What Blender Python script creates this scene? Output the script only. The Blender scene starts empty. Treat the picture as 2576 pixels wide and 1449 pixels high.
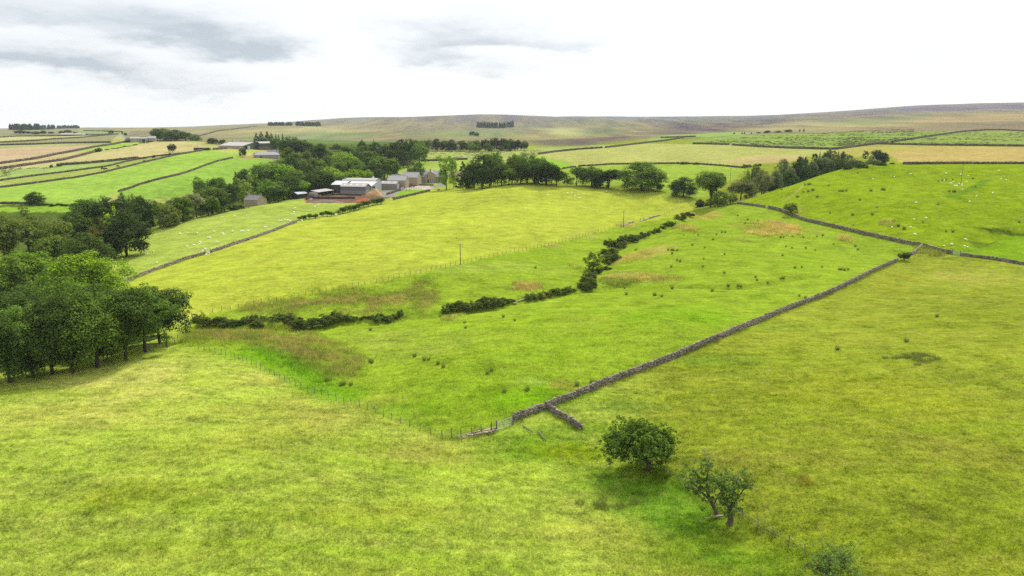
import bpy, math, random
import numpy as np
from mathutils import Vector, Matrix
R = math.radians
random.seed(7)
rng = np.random.default_rng(11)
SC = bpy.context.scene
COL = SC.collection

# ------------------------------------------------------------------ camera
# all picture measurements are in a 2576 x 1449 frame
FP, CU, CV, VH, CAMZ = 1800.0, 1288.0, 724.5, 318.0, 43.0
PITCH = math.atan((CV - VH) / FP)
CP, SP = math.cos(PITCH), math.sin(PITCH)
cam = bpy.data.cameras.new("camera")
cam.sensor_width = 36.0
cam.lens = 36.0 * FP / 2576.0
cam.clip_start = 0.5
cam.clip_end = 30000.0
camo = bpy.data.objects.new("camera", cam)
COL.objects.link(camo)
camo.location = (0, 0, CAMZ)
camo.rotation_euler = (math.pi / 2 - PITCH, 0, 0)
SC.camera = camo

CROPS = {'D': (0, 0, 1)}
for k, x0, y0, w in [('A', 0, 400, 800), ('B', 700, 450, 800), ('E', 2600, 450, 1000),
                     ('H', 2200, 800, 1000), ('K', 500, 1000, 1100), ('L', 400, 780, 1100), ('W', 1600, 450, 1100),
                     ('P', 1600, 800, 1000), ('J', 1500, 1400, 900), ('S', 1560, 640, None),
                     ('C', 1200, 600, None), ('F', 3300, 350, None), ('G', 0, 780, None), ('I', 2200, 1550, None), ('M', 3200, 900, None),
                     ('Q', 1280, 660, None), ('R', 1200, 730, 180), ('T', 840, 540, 290), ('U', 480, 500, 160), ('V', 1480, 690, 260)]:
    z = 2576.0 / w if w else {'C': 4.2617, 'F': 2.07, 'G': 2.0125, 'I': 2.0183, 'M': 2.4147, 'Q': 11.145, 'S': 12.075}[k]
    CROPS[k] = (x0 / 1.5652, y0 / 1.5652, z * 1.5652)


def px(k, *pts):
    x0, y0, z = CROPS[k]
    return [(x0 + p[0] / z, y0 + p[1] / z) for p in pts]


def p1(k, x, y):
    return px(k, (x, y))[0]


def ray(u, v):
    u = np.asarray(u, float); v = np.asarray(v, float)
    X = (u - CU) / FP
    U = -(v - CV) / FP
    return X, CP + U * SP, -SP + U * CP


def project(x, y, z):
    dz = z - CAMZ
    F = y * CP - dz * SP
    U = y * SP + dz * CP
    return CU + FP * x / F, CV - FP * U / F


def fade(t):
    return t * t * (3 - 2 * t)


def vnoise(x, y, seed=0):
    x = np.asarray(x, float); y = np.asarray(y, float)
    xi = np.floor(x).astype(np.int64); yi = np.floor(y).astype(np.int64)
    xf = fade(x - xi); yf = fade(y - yi)

    def h(a, b):
        n = (a * 374761393 + b * 668265263 + seed * 1274126177) & 0x7fffffff
        n = ((n ^ (n >> 13)) * 1274126177) & 0x7fffffff
        n = (n ^ (n >> 16)) & 0xffff
        return n / 65535.0
    a = h(xi, yi); b = h(xi + 1, yi); c = h(xi, yi + 1); d = h(xi + 1, yi + 1)
    return (a * (1 - xf) + b * xf) * (1 - yf) + (c * (1 - xf) + d * xf) * yf


def fbm(x, y, seed=0, o=4):
    s = 0; a = .5; t = 0
    for i in range(o):
        s = s + a * vnoise(x, y, seed + i * 17); t += a
        x = x * 2.03 + 5.1; y = y * 2.03 + 1.7; a *= .5
    return s / t


# ------------------------------------------------------------------ terrain
# anchors: z (u, v, z)   r (u, v, forward distance)   h (u, forward distance, z)
CT = []
for u, v, z in [(-400, 1449, 1), (0, 1449, 1), (600, 1449, 1.5), (1288, 1449, 0), (1700, 1449, -1.2), (2200, 1449, 0), (2576, 1449, 1), (3000, 1449, 1),
                (-400, 1150, 2), (0, 1150, 2), (500, 1150, 2.5), (900, 1200, 1), (1250, 1130, -.6), (1500, 1190, -1.4), (1640, 1190, -1), (1850, 1320, -1),
                (2000, 1150, .8), (2400, 1150, 1.5), (3000, 1150, 1.5), (300, 960, .6), (550, 910, .8), (450, 868, -.6), (0, 975, 0), (-400, 975, 0),
                (1100, 1098, -.5), (1291, 1062, 0), (1660, 917, .5), (2000, 762, .3), (2250, 655, -1), (2500, 800, 2), (2200, 800, 1), (2576, 668, -1), (3000, 700, 0),
                (800, 950, -1), (1200, 900, 1), (1600, 800, 2), (1900, 720, 1), (700, 800, -2.2), (480, 800, -2.6), (1000, 790, -1.6), (1200, 765, -.8), (1500, 700, -1), (1520, 640, -1),
                (1100, 690, 1.5), (1300, 650, 2), (1450, 600, 1), (1700, 640, 1), (1900, 600, 2), (1800, 555, 3), (2100, 640, 0),
                (400, 780, -1.5), (700, 700, 1.5), (1000, 620, 3), (1300, 560, 3.5), (1600, 540, 1.5), (1700, 520, 1), (340, 710, -3), (600, 610, -.5), (850, 530, 1.0),
                (750, 505, .3), (749, 498, .3), (728, 504, .1), (801, 493, .8), (840, 484, 1.1), (800, 501, .6), (850, 497, .8), (900, 493, 1), (905, 506, .8), (960, 487, 1.4), (985, 501, 1), (930, 479, 1.4), (1000, 477, 1.8), (1025, 466, 2), (1050, 471, 2.2), (1085, 463, 2.4), (1080, 480, 1.6), (300, 640, -5), (350, 580, -5), (440, 555, -4), (-400, 650, -6)]:
    CT.append(('z', u, v, z))
for u, v, r in [(1300, 465, 435), (1480, 470, 430), (1620, 482, 415), (1745, 520, 372), (640, 518, 385), 
                (600, 533, 368), (642, 522, 383), (700, 512, 402), (560, 542, 358), (500, 551, 348), (0, 512, 400), (-400, 512, 400), (250, 512, 410), (300, 500, 430), (0, 472, 470), (300, 440, 520), (500, 450, 500),
                (640, 402, 640), (500, 380, 700), (300, 410, 600), (0, 430, 570), (-400, 430, 570), (0, 400, 680), (300, 385, 720), (450, 360, 830), (620, 377, 770),
                (690, 396, 690), (0, 375, 820), (250, 365, 880), (0, 350, 1200), (200, 343, 1400), (340, 352, 980), (110, 329, 2000), (0, 335, 1600), (-400, 350, 1200), (300, 335, 1500),
                (450, 356, 920), (0, 324, 3200), (-400, 324, 3200), (200, 326, 2600), (320, 328, 2600), (420, 323, 3200), (550, 315, 3600), (700, 345, 1400), (550, 345, 1300),
                (740, 317, 2400), (900, 340, 1500), (720, 307, 3300), (900, 296, 3300), (1080, 296, 3500), (1190, 291, 3400), (1320, 293, 3600), (1500, 293, 4000),
                (1700, 297, 5000), (1900, 296, 5200), (1100, 345, 1450), (1190, 342, 1700), (1245, 322, 2500), (1350, 335, 1800), (1450, 345, 1500), (1500, 325, 2300),
                (1600, 330, 2000), (1700, 320, 2600), (1900, 303, 3300), (1330, 378, 900), (1100, 381, 880), (1060, 410, 690), (1500, 375, 800), (1500, 415, 610), (1700, 410, 610),
                (1860, 415, 590), (1900, 385, 700), (1650, 365, 850), (1840, 340, 1100), (2000, 370, 720), (2000, 330, 1400), (2200, 330, 1250), (2400, 330, 1150),
                (2200, 360, 800), (2400, 365, 720), (2576, 365, 700), (3000, 365, 700), (2400, 395, 580), (2576, 400, 560), (3000, 400, 560), (2150, 370, 760), (1640, 350, 1050), (2000, 292, 4500),
                (2200, 285, 4200), (2380, 263, 3800), (2480, 264, 3700), (2576, 260, 3600), (3000, 255, 3600), (2300, 300, 2000), (2500, 290, 1900), (2576, 280, 2300), (3000, 290, 2000), (2100, 310, 2000),
                (2576, 600, 262), (3000, 600, 262), (2400, 605, 258), (2390, 638, 243), (2400, 550, 285), (2400, 500, 315), (2400, 455, 352), (2400, 412, 415), (2576, 412, 415), (2576, 500, 315), (3000, 412, 415),
                (2150, 585, 275), (2150, 520, 310), (2150, 450, 365), (2150, 418, 410), (1990, 545, 315), (1990, 500, 340), (1990, 463, 370), (1870, 512, 345),
                (2070, 436, 395), (1787, 521, 355), (1719, 495, 390), (1750, 455, 470), (1650, 450, 480)]:
    CT.append(('r', u, v, r))
for u, r, z in [(2400, 480, 18.5), (2576, 480, 18.5), (2200, 480, 15), (2070, 450, 10), (2070, 520, 9), (1990, 420, 6.5), (1990, 480, 6), (1870, 390, 2), (1800, 420, 2.5),
                (100, 230, -6), (100, 180, -4), (0, 300, -9), (-400, 300, -9), (250, 300, -8), (420, 375, -7), (560, 440, -6), (690, 530, -5), (850, 560, -1), (900, 600, 2), (960, 560, 2)]:
    CT.append(('h', u, r, z))
for u in (-500, 0, 644, 1288, 1932, 2576, 3100):
    for r in (4, 12, 30):
        CT.append(('h', u, r, 0))
for u in (-400, 200, 600, 1000, 1400, 1800, 2200, 2576, 3000):
    CT.append(('h', u, 7500, 10 if u > 500 else -25)); CT.append(('h', u, 12000, -60))
for u in (-400, 0, 200, 420):
    CT.append(('h', u, 4600, 12))

P = []
for k, u, a, b in CT:
    if k == 'h':
        X, Y, Z = ray(u, 420); hy = math.hypot(X, Y)
        P.append((math.atan2(X, Y), math.log(a * hy / Y), b))
    else:
        X, Y, Z = ray(u, a); hy = math.hypot(X, Y)
        r = b * hy / Y if k == 'r' else (b - CAMZ) / Z * hy
        z = CAMZ + r * Z / hy if k == 'r' else b
        P.append((math.atan2(X, Y), math.log(r), z))
P = np.array(P)
MQ = 0.08
d2 = (P[:, None, 0] - P[None, :, 0]) ** 2 + (P[:, None, 1] - P[None, :, 1]) ** 2
Phi = -np.sqrt(d2 + MQ * MQ) + 0.0
n = len(P)
A = np.zeros((n + 3, n + 3)); A[:n, :n] = Phi + np.eye(n) * 0.0012
A[:n, n] = 1; A[:n, n + 1] = P[:, 0]; A[:n, n + 2] = P[:, 1]
A[n:, :n] = A[:n, n:].T
W = np.linalg.solve(A, np.concatenate([P[:, 2], [0, 0, 0]]))


def base_h(az, lr):
    az = np.asarray(az, float); lr = np.asarray(lr, float)
    out = W[n] + W[n + 1] * az + W[n + 2] * lr
    for i in range(n):
        out = out - W[i] * np.sqrt((az - P[i, 0]) ** 2 + (lr - P[i, 1]) ** 2 + MQ * MQ)
    return out


def seg_dist(x, y, pts):
    best = np.full(np.shape(x), 1e9)
    for i in range(len(pts) - 1):
        ax, ay = pts[i]; bx, by = pts[i + 1]
        dx, dy = bx - ax, by - ay
        t = np.clip(((x - ax) * dx + (y - ay) * dy) / (dx * dx + dy * dy + 1e-9), 0, 1)
        best = np.minimum(best, np.hypot(x - ax - t * dx, y - ay - t * dy))
    return best


def height(x, y):
    x = np.asarray(x, float); y = np.asarray(y, float)
    r = np.maximum(np.hypot(x, y), 4.0)
    z = base_h(np.arctan2(x, y), np.log(r))
    far = np.clip((r - 900) / 1500, 0, 1)
    z = z + far * 5 * (fbm(x / 240, y / 240, 3, 4) - .5)
    far2 = np.clip((r - 1350) / 900, 0, 1) * np.clip((5200 - r) / 1500, .3, 1)
    z = z + far2 * 17 * (fbm(x / 620 + 3, y / 330 + 1, 13, 3) - .5)
    mid = np.clip((r - 60) / 100, .3, 1) * np.clip((900 - r) / 300, 0, 1)
    z = z + mid * 1.3 * (fbm(x / 30, y / 30, 5, 3) - .5)
    return z


NA, NR = 980, 1180
AZ0, AZ1 = R(-47), R(47)
L0, L1 = math.log(14), math.log(9000)
azs = np.linspace(AZ0, AZ1, NA)
lrs = np.linspace(L0, L1, NR)
AZ, LR = np.meshgrid(azs, lrs)
RR = np.exp(LR)
GX, GY = RR * np.sin(AZ), RR * np.cos(AZ)
GZ = height(GX.ravel(), GY.ravel()).reshape(GX.shape)


def gz(x, y):
    """height of the ground grid (bilinear)"""
    x = np.asarray(x, float); y = np.asarray(y, float)
    fa = np.clip((np.arctan2(x, y) - AZ0) / (AZ1 - AZ0) * (NA - 1), 0, NA - 1.001)
    fk = np.clip((np.log(np.hypot(x, y)) - L0) / (L1 - L0) * (NR - 1), 0, NR - 1.001)
    i = fa.astype(int); k = fk.astype(int); s = fa - i; t = fk - k
    return (GZ[k, i] * (1 - s) + GZ[k, i + 1] * s) * (1 - t) + (GZ[k + 1, i] * (1 - s) + GZ[k + 1, i + 1] * s) * t


def cast(uv):
    """picture points -> points on the ground"""
    uv = np.array(uv, float)
    X, Y, Z = ray(uv[:, 0], uv[:, 1]); hy = np.hypot(X, Y)
    az = np.clip(np.arctan2(X, Y), AZ0 + .0005, AZ1 - .0005); s = Z / hy
    fa = (az - AZ0) / (AZ1 - AZ0) * (NA - 1); i = fa.astype(int); t = (fa - i)[:, None]
    k0 = 60
    rr = np.exp(lrs[k0:])[None, :]
    g = GZ[k0:, i].T * (1 - t) + GZ[k0:, i + 1].T * t - (CAMZ + rr * s[:, None])
    hit = g > 0
    k = np.where(hit.any(1), hit.argmax(1), g.shape[1] - 1)
    k = np.maximum(k, 1)
    q = np.arange(len(k))
    a, b = g[q, k - 1], g[q, k]
    f = np.clip(-a / np.where(b - a == 0, 1, b - a), 0, 1)
    r = rr[0][k - 1] + (rr[0][k] - rr[0][k - 1]) * f
    return [(float(r[m] * math.sin(az[m])), float(r[m] * math.cos(az[m])), float(CAMZ + r[m] * s[m])) for m in range(len(k))]


def at(u, v):
    return cast([(u, v)])[0]


def at_r(u, r):
    X, Y, Z = ray(u, 420)
    x, y = r * X / Y, r
    return (x, y, ground(x, y))


def ground(x, y):
    return float(gz(np.array([x]), np.array([y]))[0])


def dense(uv, step=9.0, closed=False):
    o = []
    pts = list(uv) + ([uv[0]] if closed else [])
    for i in range(len(pts) - 1):
        (a, b), (c, d) = pts[i], pts[i + 1]
        k = max(1, int(math.hypot(c - a, d - b) / step))
        for j in range(k):
            o.append((a + (c - a) * j / k, b + (d - b) * j / k))
    if not closed:
        o.append(pts[-1])
    return o


# stream gullies cut into the pasture
G1 = cast(dense(px('H', (2576, 735), (2300, 775), (2150, 815), (1950, 853), (1800, 853), (1500, 845), (1000, 845), (600, 845), (450, 855), (330, 880)) , 15))
G2 = cast(dense(px('P', (1900, 880), (1700, 885), (1500, 925), (1220, 985), (1100, 1000), (950, 1045), (400, 1115), (0, 1150)) + px('K', (2330, 620), (2000, 620), (1700, 690), (1200, 690), (700, 690)), 20))
G3 = cast(dense(px('H', (400, 700), (600, 500), (700, 400), (950, 310), (1150, 220), (1290, 170), (1500, 70)), 15))
G4 = cast(dense(px('M', (2009, 30), (1800, 55), (1600, 75), (1500, 150), (1700, 160)), 20))
for pts, w_, dep_ in ((G1, 1.9, 1.1), (G2, 3.0, 1.3), (G3, 3.0, 1.2), (G4, 4.5, 1.8)):
    pp = np.array(pts)[:, :2]
    sel = (GX > pp[:, 0].min() - 2 * w_) & (GX < pp[:, 0].max() + 2 * w_) & (GY > pp[:, 1].min() - 2 * w_) & (GY < pp[:, 1].max() + 2 * w_)
    GZ[sel] -= dep_ * np.exp(-(seg_dist(GX[sel], GY[sel], [tuple(a) for a in pp]) / w_) ** 4)
# ------------------------------------------------------------------ light, sky
SUN_AZ, SUN_EL = R(28), R(52)       # azimuth clockwise from the view direction (+Y)
KALB = 0.50                         # picture brightness -> surface colour


def lin(c):
    return [((x / 255) / 12.92 if x <= 10 else (((x / 255) + .055) / 1.055) ** 2.4) for x in c]


def alb(r, g, b):
    return [min(.85, x * KALB) for x in lin((r, g, b))]


class NT:
    """tiny node helper"""

    def __init__(self, tree):
        self.t = tree
        self.n = tree.nodes
        self.l = tree.links

    def add(self, typ, ins=None, **kw):
        n = self.n.new(typ)
        for k, v in kw.items():
            setattr(n, k, v)
        for k, v in (ins or {}).items():
            s = n.inputs[k]
            if hasattr(v, 'bl_idname') and v.bl_idname.startswith('NodeSocket'):
                self.l.new(v, s)
            elif hasattr(v, 'node'):
                self.l.new(v, s)
            else:
                s.default_value = v
        return n

    def math(self, op, a, b=None, c=None, clamp=False):
        n = self.add('ShaderNodeMath', {0: a} | ({1: b} if b is not None else {}) | ({2: c} if c is not None else {}), operation=op)
        n.use_clamp = clamp
        return n.outputs[0]

    def mix(self, f, a, b, blend='MIX'):
        n = self.n.new('ShaderNodeMix'); n.data_type = 'RGBA'; n.blend_type = blend
        for i, v in ((0, f), (6, a), (7, b)):
            if hasattr(v, 'node'):
                self.l.new(v, n.inputs[i])
            else:
                n.inputs[i].default_value = v if i == 0 or len(v) == 4 else (*v, 1)
        return n.outputs[2]

    def noise(self, vec, scale, detail=3, rough=.55, out=0, dist=0.0):
        n = self.add('ShaderNodeTexNoise', {'Scale': scale, 'Detail': detail, 'Roughness': rough, 'Distortion': dist})
        if vec is not None:
            self.l.new(vec, n.inputs['Vector'])
        return n.outputs[out]

    def maprange(self, v, a, b, c=0., d=1., smooth=True):
        n = self.add('ShaderNodeMapRange', {0: v, 1: a, 2: b, 3: c, 4: d})
        n.interpolation_type = 'SMOOTHSTEP' if smooth else 'LINEAR'
        return n.outputs[0]


w = bpy.data.worlds.new("World"); SC.world = w; w.use_nodes = True
w.node_tree.nodes.clear()
N = NT(w.node_tree)
sky = N.add('ShaderNodeTexSky', sky_type='NISHITA')
sky.sun_disc = False
sky.sun_elevation = SUN_EL
sky.sun_rotation = SUN_AZ
sky.air_density = 1.0; sky.dust_density = 2.0; sky.altitude = 250
tc = N.add('ShaderNodeTexCoord')
sp = N.add('ShaderNodeSeparateXYZ', {0: tc.outputs['Generated']})
azn = N.math('ARCTAN2', sp.outputs[0], sp.outputs[1])
eln = N.math('ARCSINE', sp.outputs[2])
cv = N.add('ShaderNodeCombineXYZ', {0: N.math('MULTIPLY', azn, 5.0), 1: N.math('MULTIPLY', eln, 17.0), 2: 0.0})
cn = N.noise(cv.outputs[0], 1.9, 8, .58, dist=.5)
cn2 = N.noise(cv.outputs[0], .8, 3, .5)
# grey cloud bellies hang where the sky is thickest: azimuth, elevation, half sizes (degrees), strength
wp = N.add('ShaderNodeSeparateColor', {0: N.noise(cv.outputs[0], 1.5, 7, .6, out=1)})
wa_ = N.math('MULTIPLY_ADD', N.math('SUBTRACT', wp.outputs[0], .5), R(13), azn)
we_ = N.math('MULTIPLY_ADD', N.math('SUBTRACT', wp.outputs[1], .5), R(4.2), eln)
mask = None
for az, el, ra, re_, st in [(-34, 4.0, 5, .8, 1.0), (-30, 3.8, 3, .5, .5), (-31, 7.0, 7, .8, .55), (-24.5, 6.1, 5, .8, .7), (-20, 5.2, 3.2, .9, .95), (-17.5, 5.6, 2, .8, .5), (-26, 3.2, 5, .7, .5), (-22.5, 2.4, 3.2, .5, .4), (-35, 8.6, 5, .9, .4),
                            (-3, 6.3, 3.8, .8, .8), (-6, 4.8, 2.2, .8, .6), (-1.2, 4.1, 3, .4, .4), (3.2, 6.0, 3.4, .5, .5), (-7, 7.4, 3, .5, .3), (30, 4.6, 5, .9, .16), (34, 8.6, 6, .9, .35), (22, 9.8, 6, .7, .15)]:
    dx = N.math('DIVIDE', N.math('SUBTRACT', wa_, R(az)), R(ra))
    dy = N.math('DIVIDE', N.math('SUBTRACT', we_, R(el)), R(re_))
    dy = N.math('MULTIPLY', dy, N.maprange(dy, -.3, .3, 1.7, .6))      # flat firm base, soft top
    g = N.math('MULTIPLY', N.math('EXPONENT', N.math('MULTIPLY', N.math('ADD', N.math('MULTIPLY', dx, dx), N.math('MULTIPLY', dy, dy)), -1.0)), st)
    mask = g if mask is None else N.math('ADD', mask, g)
hi = N.math('MULTIPLY', N.maprange(eln, R(12), R(22)), .3)     # broken cloud overhead
mask = N.math('ADD', mask, hi)
cl = N.math('MULTIPLY', mask, N.math('MULTIPLY_ADD', N.math('SUBTRACT', cn, .5), 1.6, 1.0))
shade = N.maprange(cl, .0, .95, smooth=False)
bright = N.mix(N.maprange(eln, R(9), R(24)), (6.0, 6.08, 6.15, 1), (10.2, 10.3, 10.4, 1))      # the cloud sheet is brighter overhead
white = N.mix(.12, bright, sky.outputs[0])
grey = N.mix(.06, (2.95, 3.35, 3.75, 1), sky.outputs[0])
skyc = N.mix(N.math('MULTIPLY', shade, .95), white, grey)
bg = N.add('ShaderNodeBackground', {'Color': skyc, 'Strength': .09})
N.add('ShaderNodeOutputWorld', {'Surface': bg.outputs[0]})

sl = bpy.data.lights.new("sun", 'SUN'); sl.energy = 3.3; sl.angle = R(7); sl.color = (1, .955, .88)
so = bpy.data.objects.new("sun", sl); COL.objects.link(so)
sd = Vector((math.sin(SUN_AZ) * math.cos(SUN_EL), math.cos(SUN_AZ) * math.cos(SUN_EL), math.sin(SUN_EL)))
so.rotation_euler = sd.to_track_quat('Z', 'Y').to_euler()
so.location = (0, 0, 400)

vs = SC.view_settings
vs.view_transform = 'Standard'; vs.look = 'None'; vs.exposure = .94; vs.gamma = 1; vs.use_curve_mapping = False
cy = SC.cycles
cy.max_bounces = 4; cy.diffuse_bounces = 2; cy.glossy_bounces = 1; cy.transmission_bounces = 2; cy.transparent_max_bounces = 4; cy.volume_bounces = 0
cy.sample_clamp_indirect = 3.0; cy.sample_clamp_direct = 8.0
cy.caustics_reflective = False; cy.caustics_refractive = False
cy.use_adaptive_sampling = False
try:
    cy.use_denoising = False
except Exception:
    pass


# ------------------------------------------------------------------ ground
# wobble so that field edges are not ruled lines
jw = np.clip(RR * .004, .25, 3)
JX = GX + jw * (vnoise(GX / 3, GY / 3, 1) - .5) * 2
JY = GY + jw * (vnoise(GX / 3, GY / 3, 2) - .5) * 2
JA = np.arctan2(JX, JY); JL = np.log(np.hypot(JX, JY))


def poly_mask(uv, step=8):
    c = cast(dense(uv, step, True))
    pa = np.array([math.atan2(a, b) for a, b, _ in c]); pl = np.array([math.log(math.hypot(a, b)) for a, b, _ in c])
    i0 = max(0, np.searchsorted(azs, pa.min()) - 3); i1 = min(NA, np.searchsorted(azs, pa.max()) + 3)
    k0 = max(0, np.searchsorted(lrs, pl.min()) - 6); k1 = min(NR, np.searchsorted(lrs, pl.max()) + 6)
    X = JA[k0:k1, i0:i1]; Y = JL[k0:k1, i0:i1]
    ins = np.zeros(X.shape, bool)
    m = len(pa)
    for i in range(m):
        x1, y1, x2, y2 = pa[i - 1], pl[i - 1], pa[i], pl[i]
        if y1 == y2:
            continue
        cr = (y1 > Y) != (y2 > Y)
        ins ^= cr & (X < (x2 - x1) * (Y - y1) / (y2 - y1) + x1)
    M = np.zeros(GX.shape, bool)
    M[k0:k1, i0:i1] = ins
    return M


def blob(uvc, rx, ry, soft=.35, seed=0, ns=6.0):
    """a soft patch given by its centre and half sizes in the picture, laid on the ground"""
    u, v = uvc
    c = at(u, v); e = at(u + rx, v); f = at(u, v + ry)
    a1 = math.hypot(e[0] - c[0], e[1] - c[1]); b1 = math.hypot(f[0] - c[0], f[1] - c[1])
    ex = np.array([e[0] - c[0], e[1] - c[1]]) / a1
    ey = np.array([-ex[1], ex[0]])
    dx = GX - c[0]; dy = GY - c[1]
    q = np.hypot((dx * ex[0] + dy * ex[1]) / a1, (dx * ey[0] + dy * ey[1]) / max(b1, 1.5))
    near = q < 2
    o = np.zeros(GX.shape)
    qn = q[near] + (fbm(GX[near] / ns, GY[near] / ns, seed + 40, 3) - .5) * 1.3
    o[near] = np.clip((1.05 - qn) / soft, 0, 1)
    return o


# default cover by distance: rough meadow near, moor far
GC = np.zeros(GX.shape + (3,)); ROUGH = np.ones(GX.shape) * .5; DRY = np.zeros(GX.shape); MOOR = np.zeros(GX.shape)


def paint(m, col, rough=None, dry=None, moor=None):
    mm = m.astype(float)[..., None]
    GC[:] = GC * (1 - mm) + np.array(col) * mm
    m1 = mm[..., 0]
    for arr, val in ((ROUGH, rough), (DRY, dry), (MOOR, moor)):
        if val is not None:
            arr[:] = arr * (1 - m1) + val * m1


paint(np.ones(GX.shape), alb(186, 202, 84), 1.0, .5, 0)
paint(np.clip((GX - 8 - (GY - 70) * .12) / 14, 0, 1), alb(166, 178, 58), .9, .5)          # right-hand meadow, greener
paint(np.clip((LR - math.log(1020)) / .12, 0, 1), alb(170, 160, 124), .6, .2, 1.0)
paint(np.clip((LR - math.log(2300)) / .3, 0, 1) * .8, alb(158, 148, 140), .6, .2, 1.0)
paint(np.clip((LR - math.log(3150)) / .15, 0, 1) * np.clip((AZ - R(1)) / R(4), 0, 1) * .7, alb(140, 142, 152), .6, .2, .5)  # skyline moor tinted blue, haze put into the colour
D = lambda *p: list(p)
albf = lambda r, g, b: alb(min(r + 16, 214), min(g + 3, 206), b + 20)
def soft(m, a, b):
    """blur a mask over the ground grid"""
    m = m.astype(float)
    for ax, k in ((1, a), (0, b)):
        for _ in range(2):
            c = np.cumsum(np.pad(m, [(k + 1, k) if i == ax else (0, 0) for i in (0, 1)], mode='edge'), axis=ax)
            m = (np.take(c, np.arange(2 * k + 1, c.shape[ax]), ax) - np.take(c, np.arange(0, c.shape[ax] - 2 * k - 1), ax)) / (2 * k + 1)
    return m


paint((RR > 560) * (AZ < R(1)) * (RR < 1150), alb(156, 158, 108), .6, .3, .7)
# ---- fields (picture outlines dropped on to the terrain)
near_wall = px('J', (1500, 745), (1850, 600), (2050, 530), (2250, 450), (2430, 370), (2576, 312)) + D((1660, 916)) + px('H', (1830, 1290), (2100, 1180), (2350, 1070), (2576, 990)) + px('M', (180, 612), (400, 502), (600, 402), (800, 315))
hill_wall_a = px('E', (780, 910), (900, 922), (1060, 946))
hill_wall_b = px('E', (1097, 955), (1190, 972), (1320, 1022), (1450, 1078), (1750, 1145), (2000, 1205), (2300, 1272), (2576, 1332)) + px('M', (1050, 168), (1170, 218), (1320, 242))
hill_wall_c = px('M', (1405, 258), (1700, 292), (2009, 347))
left_wall_a = px('L', (195, 792), (400, 705), (600, 632), (800, 562), (955, 520))
left_wall_b = px('L', (1008, 505), (1200, 438), (1400, 372), (1600, 302), (1800, 222))
hedge_line = px('L', (1830, 212), (1980, 185), (2140, 165), (2230, 150), (2400, 105), (2576, 55))
farm_wall = px('C', (1490, 800), (1700, 747), (1900, 702), (2095, 652))
fence_front = px('K', (465, 868), (560, 858), (660, 878), (713, 893), (763, 905), (815, 917), (868, 927), (913, 939), (960, 949), (993, 961), (1030, 975), (1070, 992), (1108, 1008), (1150, 1029), (1192, 1048), (1232, 1064), (1275, 1086), (1318, 1106), (1362, 1127), (1406, 1151), (1455, 1176), (1505, 1202), (1553, 1220), (1603, 1240), (1665, 1263), (1730, 1288), (1795, 1306), (1860, 1328), (1930, 1352), (2000, 1376), (2067, 1394), (2145, 1412)) + D((925, 1031), (945, 1040)) + \
    px('J', (30, 697), (123, 727), (220, 765), (324, 804), (440, 847), (562, 893), (690, 945), (800, 938), (905, 942), (1022, 915), (1135, 897), (1247, 865))
fence_mid = px('K', (600, 592), (690, 562), (790, 540), (875, 524), (953, 512), (1030, 500), (1107, 487), (1173, 473), (1240, 458), (1312, 447), (1380, 438), (1448, 423), (1517, 412), (1582, 398), (1647, 385), (1710, 373), (1777, 358), (1838, 348), (1900, 338), (1960, 327), (2020, 318), (2078, 307), (2135, 293), (2193, 283), (2250, 275), (2303, 265), (2360, 254), (2411, 242), (2461, 231), (2511, 219), (2566, 207)) + \
    px('P', (43, 730), (97, 717), (150, 707), (202, 698), (253, 686), (302, 673), (351, 662), (399, 652), (449, 642), (497, 627), (551, 618), (583, 612), (620, 604), (663, 592), (710, 581), (753, 570), (798, 560), (841, 549), (885, 540), (926, 529), (970, 522), (1012, 514), (1055, 506), (1097, 499), (1137, 491), (1180, 485), (1217, 476), (1255, 468), (1294, 457), (1330, 452), (1370, 447), (1404, 438), (1442, 432), (1477, 418), (1512, 410), (1547, 404), (1582, 396), (1618, 386), (1652, 377), (1688, 364), (1720, 358), (1752, 349), (1786, 341), (1817, 332), (1850, 319), (1883, 311), (1915, 304), (1946, 295), (1977, 291), (2010, 272), (2060, 257), (2130, 243))
fence_top = px('P', (2180, 238), (2325, 190), (2350, 186), (2368, 184)) + px('E', (40, 1010), (95, 985), (150, 960), (210, 935))

main_past = fence_front + near_wall + D((2322, 619)) + hill_wall_b[::-1] + hill_wall_a[::-1] + D((1800, 520), (1740, 540)) + fence_mid[::-1] + D((490, 800))
paint(poly_mask(main_past), alb(164, 190, 54), .55, .25, 0)
big_field = fence_mid + D((1740, 538), (1745, 520), (1700, 492)) + px('W', (2350, 715), (2000, 690), (1600, 665), (1100, 655), (900, 650), (440, 690), (230, 690)) + farm_wall[::-1] + hedge_line[::-1] + left_wall_b[::-1] + left_wall_a[::-1]
paint(poly_mask(big_field), alb(198, 208, 76), .4, .22, 0)
sheep_f = left_wall_a + left_wall_b + hedge_line + px('B', (2400, 1110), (2200, 1130), (1800, 1125), (1500, 1100), (1130, 1140), (840, 1170), (500, 1240), (0, 1330)) + D((350, 578), (322, 622), (262, 668), (240, 700))
paint(poly_mask(sheep_f), alb(184, 201, 90), .4, .15, 0)
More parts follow.
